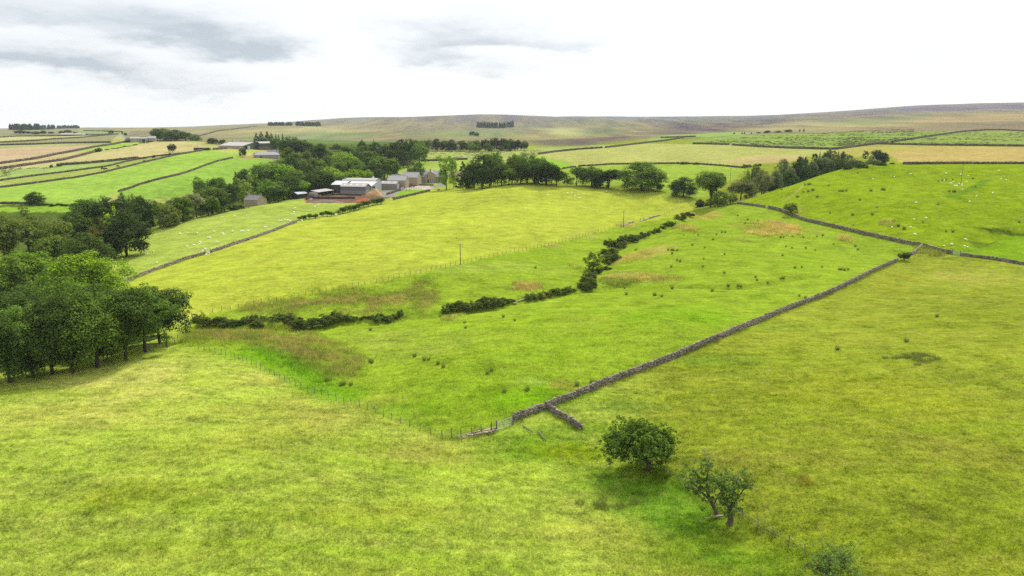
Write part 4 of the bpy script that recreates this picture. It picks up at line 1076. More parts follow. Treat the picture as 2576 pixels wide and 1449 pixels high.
# tree row by the farmhouse
cluster('in the row right of the farmhouse', 'row of trees right of the farmhouse',
        [('airy', 1122, 389, 66, 'fresh', 'r', 470, 1.6), ('spruce', 1165, 404, 56, 'deep', 'v', 477, 1.8), ('irregular', 1193, 405, 50, 'dark', 'v', 476), ('dome', 1213, 383, 80, 'dark', 'v', 474, 1.4), ('irregular', 1252, 380, 58, 'mid', 'v', 464, 1.3), ('irregular', 1288, 385, 54, 'olive', 'v', 462, 1.3), ('dome', 1326, 380.5, 72, 'mid', 'v', 460, 1.4), ('irregular', 1262, 410, 56, 'dark', 'v', 467, 1.3), ('irregular', 1310, 402, 56, 'dark', 'v', 464, 1.2),
         ('irregular', 1374, 403, 104, 'dark', 'v', 466, 1.5), ('airy', 1424, 433, 26, 'dark', 'v', 468), ('irregular', 1450, 417, 46, 'mid', 'v', 468, 1.2), ('dome', 1488, 416, 74, 'dark', 'v', 471, 1.3), ('irregular', 1531, 424, 80, 'deep', 'v', 474, 1.3), ('dome', 1614, 403, 122, 'mid', 'v', 480, 2), ('irregular', 1660, 462, 26, 'olive', 'v', 482), ('airy', 1140, 400, 30, 'pale', 'r', 480), ('dome', 1345, 398, 66, 'dark', 'v', 463, 1.3), ('dome', 1232, 398, 60, 'mid', 'v', 470, 1.2), ('irregular', 1400, 420, 50, 'dark', 'v', 467, 1.2), ('irregular', 1510, 430, 50, 'mid', 'v', 472, 1.2), ('irregular', 1280, 420, 60, 'mid', 'v', 466, 1.2), ('irregular', 1180, 430, 40, 'dark', 'v', 476, 1.2), ('dome', 1302, 388, 60, 'fresh', 'r', 480), ('dome', 1360, 392, 50, 'mid', 'r', 475)])
cluster('where the tree row meets the hillside wall', 'trees at the gully corner', [('dome', 1719, 442, 70, 'deep', 'v', 496, 1.6), ('irregular', 1787, 429, 98, 'mid', 'v', 521, 2.2), ('bush', 1770, 494, 50, 'dark', 'v', 519), ('bush', 1808, 492, 44, 'mid', 'v', 516), ('irregular', 1806, 432, 40, 'dark', 'r', 400), ('thorn', 1837, 487, 46, 'olive', 'v', 513)])
cluster('in the gully wood behind the sheep hill', 'trees in the gully wood',
        [('grey', 1869, 445, 68, 'grey', 'r', 372, 1.3), ('irregular', 1897, 460, 28, 'mid', 'r', 375), ('grey', 1921, 424, 56, 'grey', 'r', 398, 1.3), ('grey', 1928, 438, 40, 'grey', 'r', 385), ('grey', 1955, 427, 42, 'grey', 'r', 405), ('grey', 1969, 398, 48, 'grey', 'r', 440, 1.2), ('dome', 2015, 403, 50, 'deep', 'r', 440, 1.2), ('grey', 2043, 404, 34, 'grey', 'r', 460), ('dome', 2071, 397, 60, 'dark', 'r', 480, 1.2), ('grey', 1990, 414, 34, 'grey', 'r', 430), ('irregular', 1890, 468, 50, 'dark', 'r', 382), ('irregular', 1940, 450, 50, 'deep', 'r', 402), ('dome', 1985, 430, 50, 'dark', 'r', 427), ('dome', 2040, 416, 50, 'deep', 'r', 457), ('irregular', 2095, 402, 50, 'dark', 'r', 492), ('irregular', 2138, 407, 46, 'dark', 'r', 507), ('dome', 2075, 392, 40, 'grey', 'r', 500),
         ('thorn', 1882, 424, 24, 'fresh', 'r', 430), ('thorn', 1903, 410, 34, 'olive', 'r', 460)])
cluster('at the top end of the gully wood', 'conifers in the gully wood',
        [('irregular', 2014, 390, 19, 'blue', 'r', 500), ('irregular', 2027, 391, 19, 'blue', 'r', 505), ('pine', 2048, 385, 22, 'blue', 'r', 515), ('spruce', 2060, 381, 24, 'grey', 'r', 520), ('irregular', 2076, 381, 27, 'blue', 'r', 525), ('pine', 2090, 374, 38, 'grey', 'r', 530), ('spruce', 2106, 380, 28, 'grey', 'r', 530), ('irregular', 2118, 379, 27, 'blue', 'r', 530), ('pine', 2133, 386, 25, 'grey', 'r', 520), ('dome', 2110, 396, 36, 'dark', 'r', 495), ('irregular', 2146, 398, 30, 'grey', 'r', 510),
         ('pine', 2174, 377, 17, 'blue', 'r', 560), ('spruce', 2188, 390, 35, 'grey', 'r', 545), ('irregular', 2207, 375.5, 35, 'blue', 'r', 555), ('irregular', 2224, 382, 28, 'blue', 'r', 550), ('irregular', 2165, 402, 30, 'dark', 'r', 520), ('irregular', 2195, 401, 34, 'grey', 'r', 525)])
cluster('in the gap among the rushy far pasture', 'scrub line in the rushy pasture', [('spruce', 1841, 331.5, 7, 'blue', 'r', 1250), ('spruce', 1861, 331, 6, 'blue', 'r', 1250), ('spruce', 1867, 330.5, 6, 'blue', 'r', 1250), ('spruce', 1884, 331, 6, 'blue', 'r', 1260), ('irregular', 1901, 332, 14, 'blue', 'r', 1260), ('irregular', 1925, 327.5, 20, 'blue', 'r', 1300), ('irregular', 1950, 328, 20, 'mid', 'r', 1310), ('irregular', 1975, 325, 22, 'blue', 'r', 1330), ('spruce', 2004, 322, 6, 'blue', 'r', 1340), ('spruce', 2014, 321, 6, 'blue', 'r', 1340)])
plant('thorn', 1988, 508, 50, 'olive', vb=541, label='wind-bent hawthorn tree standing by the stone wall below the sheep hill', name='hawthorn_tree')
plant('airy', 1492, 632, 60, 'mid', vb=687, label='gnarled hawthorn tree with a pale trunk rising from the gorse-lined gully', name='hawthorn_tree', fine=2.0)
plant('thorn', 2274, 632, 40, 'dark', vb=657, label='rounded hawthorn bush over the gap where two stone walls meet', name='hawthorn_bush', cat='bush')
# garden trees behind the farmhouse
cluster('on the bank behind the farmhouse', 'trees behind the farmhouse', [('layer', 1033, 425, 24, 'deep', 'r', 515), ('dome', 1052, 405, 36, 'mid', 'r', 530), ('airy', 1036, 402, 34, 'brown', 'r', 560)])
# roadside hedgerow
for grp, phrase, rows in [('thorns of the thin hedge', 'in the thin hedge above the sheep wall', px('L', (1823, 202), (1862, 206), (1917, 193), (1975, 188), (2040, 172), (2085, 168), (2120, 166))), ('thorns of the thick hedge', 'in the thick hedge below the farm', px('L', (2180, 152), (2222, 143), (2270, 133), (2320, 120), (2370, 106), (2420, 90), (2460, 78), (2500, 68), (2540, 60), (2572, 58)))]:
    for i, (u, v) in enumerate(rows):
        thick = 'thick' in grp
        wpx, hp = (26, 17) if thick else (20, 13)
        if i == 0:
            wpx, hp = wpx * .75, hp * .75
        plant('thorn', u, v - hp - (i % 3), wpx, 'dark' if i % 2 else 'mid', vb=v, label=f'hawthorn bush {phrase}, {ORD[i]} from left', group=grp, name='hawthorn_bush', cat='bush', fine=.6)
# ------------------------------------------------------------------ gorse and scrub
def shrubs(group, phrase, cr, items, shade='gorse', fl=1.0):
    z = CROPS[cr][2]
    its = sorted(items, key=lambda q: q[0])
    if cr in ('K', 'P'):                # the bank is nearly closed: small bushes stand between the large ones
        ex = [((p[0] + q[0]) / 2, (p[1] + q[1]) / 2 + 4, (p[2] + q[2]) * .42, (p[3] + q[3]) * .36) for p, q in zip(its, its[1:]) if q[0] - p[0] < 170 and abs(q[1] - p[1]) < 120]
        its = sorted(its + ex, key=lambda q: q[0])
    for i, (x, y, w_, h_) in enumerate(its):
        u, v = p1(cr, x, y + h_ / 2)
        sh = shade if (i * 7 + 3) % 6 else 'rust'
        if shade == 'dark':
            sh = 'dark'
        w0 = w_ / z * 1.4
        plant('bush', u, v - h_ / z * 1.15, w0, sh, vb=v - h_ / z * .12, label=f"{'rust-flecked' if sh == 'rust' else 'dense dark'} gorse bush {phrase}, {ORD[i]} from left", group=group, fine=fl, name='gorse_bush', cat='bush', squash=min(1.0, max(.5, h_ / w_ * 1.0)))


shrubs('gorse at the low end of the gully', 'at the low end of the gully', 'K',
       [(650, 590, 100, 90), (760, 622, 180, 110), (880, 610, 220, 110), (1000, 640, 140, 80), (1090, 602, 130, 80), (1180, 595, 190, 110), (1200, 636, 150, 55), (1290, 590, 110, 60)], fl=1.6)
shrubs('gorse in the long dark bank', 'in the long bank left of centre', 'K',
       [(1405, 580, 170, 100), (1490, 582, 170, 100), (1570, 632, 180, 90), (1690, 630, 200, 130), (1800, 605, 200, 120), (1925, 565, 140, 105), (2025, 580, 120, 75), (2112, 588, 80, 45), (2225, 582, 70, 34), (2330, 572, 140, 95), (2410, 590, 110, 70), (2518, 545, 62, 66)], fl=1.6)
shrubs('gorse in the middle bank', 'in the middle bank beside the pale slabs', 'P', [(440, 1060, 140, 120), (545, 1035, 180, 130), (650, 1030, 150, 100), (740, 1025, 150, 95), (835, 1000, 160, 130), (930, 1000, 120, 95), (985, 985, 100, 80), (1060, 985, 80, 50)], fl=1.4)
shrubs('gorse right of the slabs', 'in the low bank right of the slabs', 'P', [(1240, 942, 130, 80), (1370, 925, 150, 75), (1500, 895, 130, 90), (1552, 890, 110, 80), (1640, 870, 110, 80), (1702, 875, 50, 36)], fl=1.3)
shrubs('gorse around the gully hawthorn', 'around the gully hawthorn tree', 'P', [(1790, 860, 90, 50), (1835, 800, 175, 130), (1815, 835, 120, 90), (1862, 735, 140, 90), (2030, 655, 90, 60), (1925, 680, 90, 70), (2065, 560, 155, 140), (2050, 480, 140, 90)], fl=1.4)
shrubs('gorse up the gully', 'climbing the gully towards the trees', 'P', [(2060, 390, 130, 80), (2150, 415, 170, 90), (2200, 350, 150, 90), (2280, 345, 140, 90), (2410, 315, 130, 60), (2455, 300, 70, 45), (2550, 272, 70, 60)], fl=1.2)
shrubs('gorse below the tall tree', 'in the gully below the tall tree', 'H', [(1060, 240, 60, 46), (1120, 200, 130, 70), (1230, 138, 120, 80), (1310, 105, 110, 60)], fl=1.1)
shrubs('gorse on the brow of the sheep hill', 'along the brow of the sheep hill', 'E', [(1110, 760, 100, 36), (1200, 722, 90, 50), (1262, 705, 70, 34), (1345, 682, 80, 50), (1405, 662, 95, 55), (1462, 640, 100, 55), (1525, 615, 85, 50), (1600, 578, 90, 40), (1690, 568, 90, 40)], 'dark', .8)
shrubs('scrub at the top of the gully wood', 'at the top of the gully wood', 'E', [(1800, 545, 140, 50), (1900, 530, 160, 60), (2020, 515, 150, 60), (2235, 500, 120, 44), (2350, 495, 60, 20)], 'dark', .8)
shrubs('bushes on the long far wall', 'growing on the long far wall', 'E', [(170, 488, 34, 22), (250, 492, 78, 40), (368, 498, 48, 34), (866, 520, 96, 44), (985, 512, 90, 40)], 'dark', .6)
shrubs('hedge below the bright hill', 'in the hedge below the bright hill', 'A', [(570, 1300, 120, 34), (700, 1302, 130, 36), (820, 1306, 130, 38), (940, 1307, 130, 38), (1050, 1307, 100, 36)], 'dark', .6)
shrubs('hedge along the hill farm lane', 'in the hedge below the hill farm', 'A', [(1360, 603, 90, 16), (1450, 590, 90, 16), (1530, 580, 60, 16), (1620, 563, 90, 18), (1720, 545, 100, 20), (1820, 520, 90, 22), (1910, 505, 90, 22), (2000, 497, 90, 20)], 'dark', .5)


# ------------------------------------------------------------------ dry stone walls
BOXV = np.array([(x, y, z) for z in (-.5, .5) for x, y in ((-.5, -.5), (.5, -.5), (.5, .5), (-.5, .5))])
BOXF = np.array([(0, 3, 2, 1), (4, 5, 6, 7), (0, 1, 5, 4), (1, 2, 6, 5), (2, 3, 7, 6), (3, 0, 4, 7)])


def path_of(uv, step=5):
    c = np.array(cast(dense(uv, step)))
    d = np.concatenate([[0], np.cumsum(np.hypot(np.diff(c[:, 0]), np.diff(c[:, 1])))])
    keep = np.concatenate([[True], np.diff(d) > 1e-4])
    c, d = c[keep], d[keep]
    k = max(2, int(d[-1] / 2.0))
    s = np.linspace(0, d[-1], k)
    x = np.interp(s, d, c[:, 0]); y = np.interp(s, d, c[:, 1])
    for _ in range(2):
        x[1:-1] = .25 * x[:-2] + .5 * x[1:-1] + .25 * x[2:]; y[1:-1] = .25 * y[:-2] + .5 * y[1:-1] + .25 * y[2:]
    jump = np.max(np.diff(d)) if len(d) > 1 else 0
    return x, y, s, jump


def wall(label, uv, h=1.35, wd=.52, group='dry stone walls', ruin=0., m=None, cat='wall', name='dry_stone_wall'):
    g = np.random.default_rng(abs(len(label) * 7 + int(uv[0][0])))
    x, y, s, jump = path_of(uv)
    rng_ = float(np.mean(np.hypot(x, y)))
    h = h * (.84 if rng_ < 420 else .64)
    m = m or (M_STONE_SHADED if rng_ > 420 else M_STONE)
    wd = wd * (1 if rng_ < 420 else .8)
    if jump > 30 + rng_ * .06:
        print('WALL JUMP', label, round(jump), round(rng_))
    st = .46 if rng_ < 230 else .62 if rng_ < 420 else 1.0 if rng_ < 700 else 1.8
    ch = .2 if rng_ < 230 else .27 if rng_ < 420 else .45 if rng_ < 700 else .7
    L = s[-1]
    P_, S_, A_, T_ = [], [], [], []
    nc = max(2, int(round((h - ch * .9) / ch)))

    def put(ss, off, zz, l, w, hh, tilt=0.0):
        n = len(ss)
        px_ = np.interp(ss, s, x); py_ = np.interp(ss, s, y)
        qx = np.interp(ss + .4, s, x) - np.interp(ss - .4, s, x); qy = np.interp(ss + .4, s, y) - np.interp(ss - .4, s, y)
        a = np.arctan2(qy, qx)
        px_ = px_ - np.sin(a) * off; py_ = py_ + np.cos(a) * off
        P_.append(np.stack([px_, py_, gz(px_, py_) + zz], 1)); S_.append(np.stack([l, w, hh], 1)); A_.append(a + g.normal(size=n) * .06); T_.append(np.full(n, 0.) + tilt * g.normal(size=n))
    top = np.ones(200)
    for c in range(nc):
        for side in (-1, 1):
            k = max(1, int(L / st))
            ss = np.linspace(st / 2, max(st / 2, L - st / 2), k) + g.normal(size=k) * st * .12 + (st * .5 if c % 2 else 0)
            ss = np.clip(ss, 0, L)
            if ruin:
                lim = (1 - ruin) + ruin * vnoise(ss / 2.5, ss * 0, 5)
                ss = ss[c / nc < lim]
                k = len(ss)
                if not k:
                    continue
            tap = wd / 2 * (1 - .35 * c / nc) - st * .16
            put(ss, side * tap + g.normal(size=k) * .03, (c + .45) * ch, st * (.75 + .5 * g.random(k)), st * (.5 + .35 * g.random(k)), ch * (.85 + .3 * g.random(k)), .06)
    if not ruin:
        k = max(2, int(L / (st * .55)))
        put(np.linspace(0.1, L - .1, k), g.normal(size=k) * .04, nc * ch + ch * .4 + .06 * g.normal(size=k), st * (.3 + .35 * g.random(k)), wd * .72 * (.8 + .5 * g.random(k)), ch * (.6 + 1.2 * g.random(k)), .4)
    P_ = np.concatenate(P_); S_ = np.concatenate(S_); A_ = np.concatenate(A_); T_ = np.concatenate(T_)
    n = len(P_)
    v = BOXV[None] * (1 + .22 * (g.random((n, 8, 3)) - .5)) * S_[:, None, :]
    ct, sn = np.cos(T_)[:, None], np.sin(T_)[:, None]
    vx = v[..., 0] * ct - v[..., 2] * sn; vz = v[..., 0] * sn + v[..., 2] * ct
    ca, sa = np.cos(A_)[:, None], np.sin(A_)[:, None]
    o = np.array([x[0], y[0], float(gz(x[:1], y[:1])[0])])
    V = np.stack([vx * ca - v[..., 1] * sa + P_[:, None, 0], vx * sa + v[..., 1] * ca + P_[:, None, 1], vz + P_[:, None, 2]], -1).reshape(-1, 3)
    F = (BOXF[None] + 8 * np.arange(n)[:, None, None]).reshape(-1, 4)
    if not ruin:                                                    # rubble heart of the wall
        k = len(x); hh = nc * ch * .96
        ax = np.arctan2(np.gradient(y), np.gradient(x))
        zz = gz(x, y)
        q = wd * .26
        R4 = np.stack([np.stack([x + np.sin(ax) * q * 1.2, y - np.cos(ax) * q * 1.2, zz - .4], 1), np.stack([x + np.sin(ax) * q * .7, y - np.cos(ax) * q * .7, zz + hh], 1), np.stack([x - np.sin(ax) * q * .7, y + np.cos(ax) * q * .7, zz + hh], 1), np.stack([x - np.sin(ax) * q * 1.2, y + np.cos(ax) * q * 1.2, zz - .4], 1)], 1).reshape(-1, 3)
        fs = []
        for i in range(k - 1):
            for j in range(3):
                fs.append((4 * i + j, 4 * i + 4 + j, 4 * i + 5 + j, 4 * i + 1 + j))
        F = np.concatenate([F, np.array(fs) + len(V)]); V = np.concatenate([V, R4])
    me = big_mesh(name, V - o, F, [m or M_STONE], None, False)
    ob = link(bpy.data.objects.new(name, me)); ob.location = o
    return tag(ob, label, cat, group)


wall('long dry stone wall running diagonally from the near field gate up to the right', near_wall, 1.4)
wall('short stub of dry stone wall branching toward the foreground tree', px('J', (1870, 603), (1960, 655), (2050, 722), (2150, 775), (2250, 832)), 1.15)
wall('tumbled low stone wall under the fence left of the near gate', px('J', (870, 935), (1000, 915), (1130, 893), (1240, 862), (1295, 850)), .95, .8, ruin=.75, m=M_STONEP)
wall('stone wall below the gully trees, left of its small gate', hill_wall_a, 1.4)
wall('long stone wall descending right of the bent hawthorn under the sheep hill', hill_wall_b, 1.45)
wall('stone wall leaving the right edge beyond the mesh gate', hill_wall_c, 1.4)
wall('curved pale stone wall beside the rounded hawthorn bush', px('M', (930, 252), (960, 245), (990, 228), (1010, 200), (1030, 178), (1048, 168)), 1.3, m=M_STONEP)
wall('sheep field wall from the left wood to the gap with the gate', left_wall_a, 1.4)
wall('sheep field wall from the gate gap up to the thin hedge', left_wall_b, 1.4)
wall('stone wall along the top of the bright field below the farmhouse', farm_wall, 1.5)
wall('stone yard wall beside the grey sheeted gate', px('V', (430, 772), (620, 712), (800, 635), (965, 605)), 1.6)
wall('ruined pale stones of the old wall near the upper power pole', px('P', (2185, 233), (2240, 212), (2290, 194), (2310, 190)), .8, .9, ruin=.7, m=M_STONEP)
wall('ruined stone wall beyond the small gate at the field corner', px('P', (2412, 176), (2460, 160), (2510, 143), (2570, 126)), .8, .9, ruin=.7)
HL = 'dry stone walls on the left hill'
wall('stone wall along the top of the bright green hill field', px('A', (-1500, 1270)) + wa, 1.4, group=HL)
wall('thick hill wall above the cattle strip', px('A', (-1500, 1185)) + wb, 1.5, group=HL)
wall('stone wall dividing the two bright green hill fields', wc, 1.4, group=HL)
wall('short hill wall ending at the two small bushes', wd, 1.3, group=HL)
wall('hill wall running up to the round bush', px('A', (-1500, 1040)) + we[:6], 1.4, group=HL)
wall('hill wall between the two straw-coloured fields', px('A', (-1500, 950)) + wf, 1.4, group=HL)
wall('hill wall above the pale straw field', px('A', (-1500, 590)) + wg, 1.5, group=HL)
wall('hill wall below the pale strip of the far farm', px('A', (-1500, 600)) + wh, 1.6, group=HL)
wall('hill wall along the pale strip under the far skyline farm', px('A', (0, 457), (250, 442), (700, 437), (1200, 427), (1450, 414)), 1.8, group=HL)
wall('roadside field wall below the bright hill at the left edge', px('A', (-300, 1297), (0, 1297), (340, 1302), (480, 1302)), 1.5, group=HL)
wall('skyline wall on the pass beside the hill road', px('A', (1060, 372), (1300, 377), (1560, 388)), 1.8, group=HL)
wall('short wall in front of the long pale barn', px('T', (0, 448), (250, 432), (480, 405)), 1.4, group=HL)
wall('moor wall slanting up to the thin skyline plantation', px('B', (290, 275), (500, 215), (700, 192), (900, 165), (1000, 150)), 1.8, group=HL)
FW = 'dry stone walls of the far fields'
wall('far wall curving below the tree belt, left of its gap', px('W', (1215, 372), (1300, 360), (1400, 346), (1600, 326), (1805, 313)), 1.6, group=FW)
wall('far wall climbing right from the gap below the moor', px('W', (1832, 312), (2000, 292), (2200, 268), (2400, 245), (2560, 218)), 1.6, group=FW)
wall('long far wall across the middle fields behind the tree row', px('W', (1440, 507), (1500, 495), (1560, 488)), 1.5, group=FW)
wall('stone wall with bushes running right to the gully wood', px('W', (1585, 482), (1750, 474), (1900, 464), (2100, 461)) + px('E', (0, 503), (200, 503), (350, 506), (600, 523), (860, 548)), 1.5, group=FW)
wall('short far wall left of the gap under the rushy pasture', px('E', (330, 303), (500, 306), (690, 312)), 1.6, group=FW)
wall('long far wall under the rushy pasture', px('E', (727, 316), (1000, 333), (1350, 349), (1780, 359), (2000, 329), (2200, 304), (2310, 292)), 1.6, group=FW)
wall('far wall climbing to the right edge above the hay field', px('F', (432, 437), (700, 397), (1000, 352), (1200, 337), (1350, 338), (1515, 347)), 1.6, group=FW)
wall('far wall along the top of the straw hay field at right', px('F', (325, 452), (700, 461), (1050, 465), (1515, 470)), 1.6, group=FW)
wall('distant wall under the bright strip below the heather moor', px('E', (0, 241), (150, 236), (355, 229)), 1.6, group=FW)
wall('field wall on the bank behind the farmhouse', px('W', (132, 436), (300, 430), (450, 423), (560, 419)), 1.4, group=FW)


wall('dark overgrown bank wall along the crest of the sheep hill', px('F', (530, 616), (700, 614), (900, 613), (1100, 613), (1300, 613), (1515, 613)), 1.3, .8, group=FW)

# ------------------------------------------------------------------ fences, gates, poles
def post_mesh(r, h, m, name='post', sq=False):
    mb = MB(); mb.tube([(0, 0, -.3), (0, 0, h * .5), (.01, .01, h)], [r, r, r * .92], 4 if sq else 7)
    return mb.mesh(name, m)


def fence(label, uv, h=1.15, r=.05, m=None, wires=(.35, .7, 1.05), group=None, extra=None, wire_r=.006):
    m = m or M_POST
    pts = cast(uv)
    pts = [(a, b, float(gz(np.array([a]), np.array([b]))[0])) for a, b, _ in pts]
    if extra:
        out = []
        for i in range(len(pts) - 1):
            for k in range(extra):
                t = k / extra; a = pts[i][0] * (1 - t) + pts[i + 1][0] * t; b = pts[i][1] * (1 - t) + pts[i + 1][1] * t
                out.append((a, b, ground2(a, b)))
        pts = out + [pts[-1]]
    root = empty('wire_fence', pts[0], label, 'fence', group)
    pm = post_mesh(r, h, m)
    g = np.random.default_rng(len(pts))
    for p in pts[:100]:
        o = link(bpy.data.objects.new('post', pm), root)
        o.location = Vector(p) - Vector(pts[0])
        o.rotation_euler = (.05 * g.normal(), .05 * g.normal(), g.random() * 3)
        o.scale = (1, 1, .88 + .24 * g.random())
    mb = MB()
    for z in wires:
        mb.tube([Vector(p) - Vector(pts[0]) + Vector((0, 0, z)) for p in pts], [wire_r] * len(pts), 3, False)
    mb.build('wire', M_WIRE, root)
    return root


def ground2(a, b):
    return float(gz(np.array([a]), np.array([b]))[0])


fence('post and wire fence curving round the near meadow from the left wood', fence_front[2:-5], 1.2, .045)
fence('tall post fence standing over the tumbled wall by the near gate', fence_front[-6:] + px('J', (1247, 865)), 1.55, .06)
fence('long post and wire fence along the lower edge of the bright field', fence_mid[:60], 1.2, .06, group='post and wire fences')
fence('fence continuing up past the upper power pole', fence_mid[59:] + px('P', (2180, 240)), 1.2, .06, group='post and wire fences')
fence('thin fence climbing to the gully trees beyond the small gate', px('E', (40, 1012), (95, 988), (150, 964), (210, 938), (260, 915)), 1.2, .06, group='post and wire fences', extra=2)
fence('bleached post fence between the foreground tree and the bottom right willow', px('I', (745, 600), (793, 612), (880, 655), (960, 715), (1457, 1000), (1580, 1083), (1697, 1145), (1825, 1210), (1957, 1280)), 1.35, .065, M_POSTP)
fence('post fence along the crest above the sheep hill', px('F', (560, 617), (640, 616), (700, 615), (800, 614), (900, 614), (1000, 614), (1100, 614), (1200, 614), (1300, 614), (1400, 614), (1515, 614)), 1.4, .09, extra=2)
fence('post fence slanting down to the pale track', px('W', (1262, 400), (1320, 412), (1400, 430), (1470, 448), (1530, 462)), 1.4, .08, extra=4)
fence('post fence along the foot of the straw field behind the far wall', px('W', (1720, 466), (1900, 455), (2100, 452), (2300, 448), (2560, 446)) + px('E', (200, 494), (400, 496), (600, 504), (820, 520)), 1.4, .08, extra=5)
fence('pale rail fence in front of the concrete yard', px('V', (1130, 545), (1205, 547), (1300, 548), (1395, 548), (1490, 548), (1580, 549), (1675, 549), (1775, 550)), 1.3, .08, M_POSTP)
fence('fence at the edge of the left wood beside the open gate', px('K', (420, 800), (440, 825), (470, 790), (510, 740), (545, 690), (580, 650), (605, 600)), 1.3, .06)


def gate(label, a, b, h=1.2, bars=6, posts=True, m=None, mesh_fill=False, postm=None, pr=.11, open_=0.):
    A, B = Vector(at(*a)), Vector(at(*b))
    A.z = ground2(A.x, A.y); B.z = ground2(B.x, B.y)
    d = B - A; L = math.hypot(d.x, d.y)
    root = empty('field_gate', A, label, 'gate', None, math.atan2(d.y, d.x) + open_)
    dz = d.z if not open_ else 0
    M_ = m or M_GALV
    mb = MB()
    f = lambda t, z: Vector((.12 + (L - .24) * t, 0, z + dz * t + .12))
    for t in (0, 1):
        mb.tube([f(t, 0), f(t, h)], [.035, .035], 6)
    mb.tube([f(0, h), f(1, h)], [.035, .035], 6); mb.tube([f(0, 0), f(1, 0)], [.03, .03], 6)
    mb.build('gate_frame', M_, root)
    mb = MB()
    for k in range(1, bars):
        mb.tube([f(0, h * k / bars), f(1, h * k / bars)], [.02, .02], 5)
    mb.tube([f(.5, 0), f(.5, h)], [.02, .02], 5)
    if mesh_fill:
        for k in range(1, 16):
            mb.tube([f(k / 16, 0), f(k / 16, h)], [.015, .015], 4)
    mb.build('gate_bars', M_, root)
    if posts:
        for t in (0, 1):
            pm = MB(); pm.tube([(L * t, .0, dz * t - .3), (L * t, 0, dz * t + h + .45)], [pr, pr * .95], 8)
            pm.build('gate_post', postm or M_POST, root)
    return root


gate('silvery metal field gate between the tumbled wall and the long near wall', p1('J', 1302, 850), p1('J', 1487, 782), 1.2)
gate('grey gate in the gap of the sheep field wall', p1('L', 957, 521), p1('L', 1006, 507), 1.2)
gate('pale mesh gate in the wall beside the bent hawthorn', p1('E', 1062, 948), p1('E', 1096, 958), 1.3, mesh_fill=True)
gate('pale mesh gate where the walls meet below the sheep hill', p1('M', 1325, 244), p1('M', 1402, 258), 1.4, 8, mesh_fill=True)
gate('small gate in the fence above the upper power pole', p1('P', 2372, 186), p1('P', 2408, 178), 1.2)
gate('white metal gate standing open at the edge of the left wood', p1('K', 372, 865), p1('K', 405, 850), 1.5, open_=.4, m=mat('white_paint', alb(236, 236, 232), .6, .05))
gate('grey wooden gate under the right tree of the left wood', p1('K', 205, 897), p1('K', 365, 862), 1.1, 5, m=M_POST)


def pole(label, u, vb, vt, arm=True, group='power poles'):
    p = at(u, vb); z = ground2(p[0], p[1]); h = z_at_v(p[1], vt) - z
    root = empty('power_pole', (p[0], p[1], z), label, 'power pole', group)
    mb = MB(); mb.tube([(0, 0, -.5), (0, 0, h * .5), (0, 0, h)], [.13, .115, .09], 8)
    mb.build('pole', M_POST, root, True)
    if arm:
        mb = MB(); mb.box(-.9, .9, -.06, .06, h - .35, h - .23); mb.build('crossarm', M_POST, root)
        for k in (-.8, 0, .8):
            mb = MB(); mb.tube([(k, 0, h - .23), (k, 0, h - .1), (k, 0, h + .04)], [.05, .07, .03], 6); mb.build('insulator', M_GALV, root)
    return root


pole('wooden power pole beside the long fence of the bright field', *p1('P', 549, 622), p1('P', 549, 412)[1])
pole('wooden power pole beside the ruined pale stones', *p1('P', 2201, 240), p1('P', 2201, 73)[1])
pole('wooden power pole among the sheep on the right hill', *p1('F', 1000, 772), p1('F', 1007, 612)[1])
pole('thin power pole left of the gully willows', *p1('E', 707, 688), p1('E', 712, 545)[1])
pole('pale power pole on the bank behind the farm', *p1('C', 1680, 195), p1('C', 1677, 48)[1])
pole('thin pole on the straw field left of the black clamp', *p1('A', 2506, 580), p1('A', 2506, 525)[1])
# leaning sticks propped on the long wall
for i, (x, y, lx) in enumerate([(1590, 735, -8), (1703, 655, 0), (2055, 550, -10), (2257, 465, -14), (2410, 385, 2), (2447, 385, -8)]):
    p = at(*p1('J', x, y)); o = MB()
    o.tube([(0, 0, -.1), (lx * .045, .3, 1.75)], [.045, .035], 6)
    q = o.build('stake', M_POSTP if i > 1 else M_POST); q.location = (p[0], p[1] - .35, ground2(p[0], p[1]))
    tag(q, f'thin wooden stake propped against the long near wall, {ORD[i]} from its gate', 'stake', 'stakes propped on the long near wall')
# ------------------------------------------------------------------ farm buildings
M_HOUSE = mat('sandstone_masonry', alb(196, 180, 152), .9, .16, 1.6, bump=.4)
M_HOUSEG = mat('grey_masonry', alb(184, 176, 162), .9, .16, 1.6, bump=.4)
M_RENDER = mat('pale_rendered_wall', alb(204, 192, 176), .9, .14, .5)
M_SLATE = mat('slate', alb(188, 186, 188), .7, .12, 2.0, stretch=(1, .3, 1))
M_SLATED = mat('dark_slate', alb(150, 142, 146), .7, .16, 2.0, stretch=(1, .3, 1))
M_ASB = mat('fibre_cement_sheet', alb(196, 192, 186), .8, .1, .8, stretch=(2.5, .2, 1))
M_TIN = mat('bright_metal_sheet', alb(236, 240, 244), .5, .05, .8, stretch=(2.5, .2, 1))
M_TIND = mat('grey_metal_sheet', alb(206, 210, 214), .5, .07, .8, stretch=(2.5, .2, 1))
M_BOARD = mat('grey_boarding', alb(136, 136, 142), .9, .14, 1.0, stretch=(4, 4, .15))
M_CONC = mat('concrete_block', alb(172, 164, 152), .9, .12, .7)
M_CONCD = mat('dark_stained_concrete', alb(92, 90, 86), .9, .25, .7)
M_GREEN = mat('green_cladding', alb(118, 140, 122), .7, .1, 1.0, stretch=(3, 3, .2))
M_GREEND = mat('dark_green_cladding', alb(86, 106, 104), .7, .1, 1.0, stretch=(3, 3, .2))
M_BROWNC = mat('brown_boarding', alb(146, 126, 112), .9, .12, 1.0, stretch=(4, 4, .2))
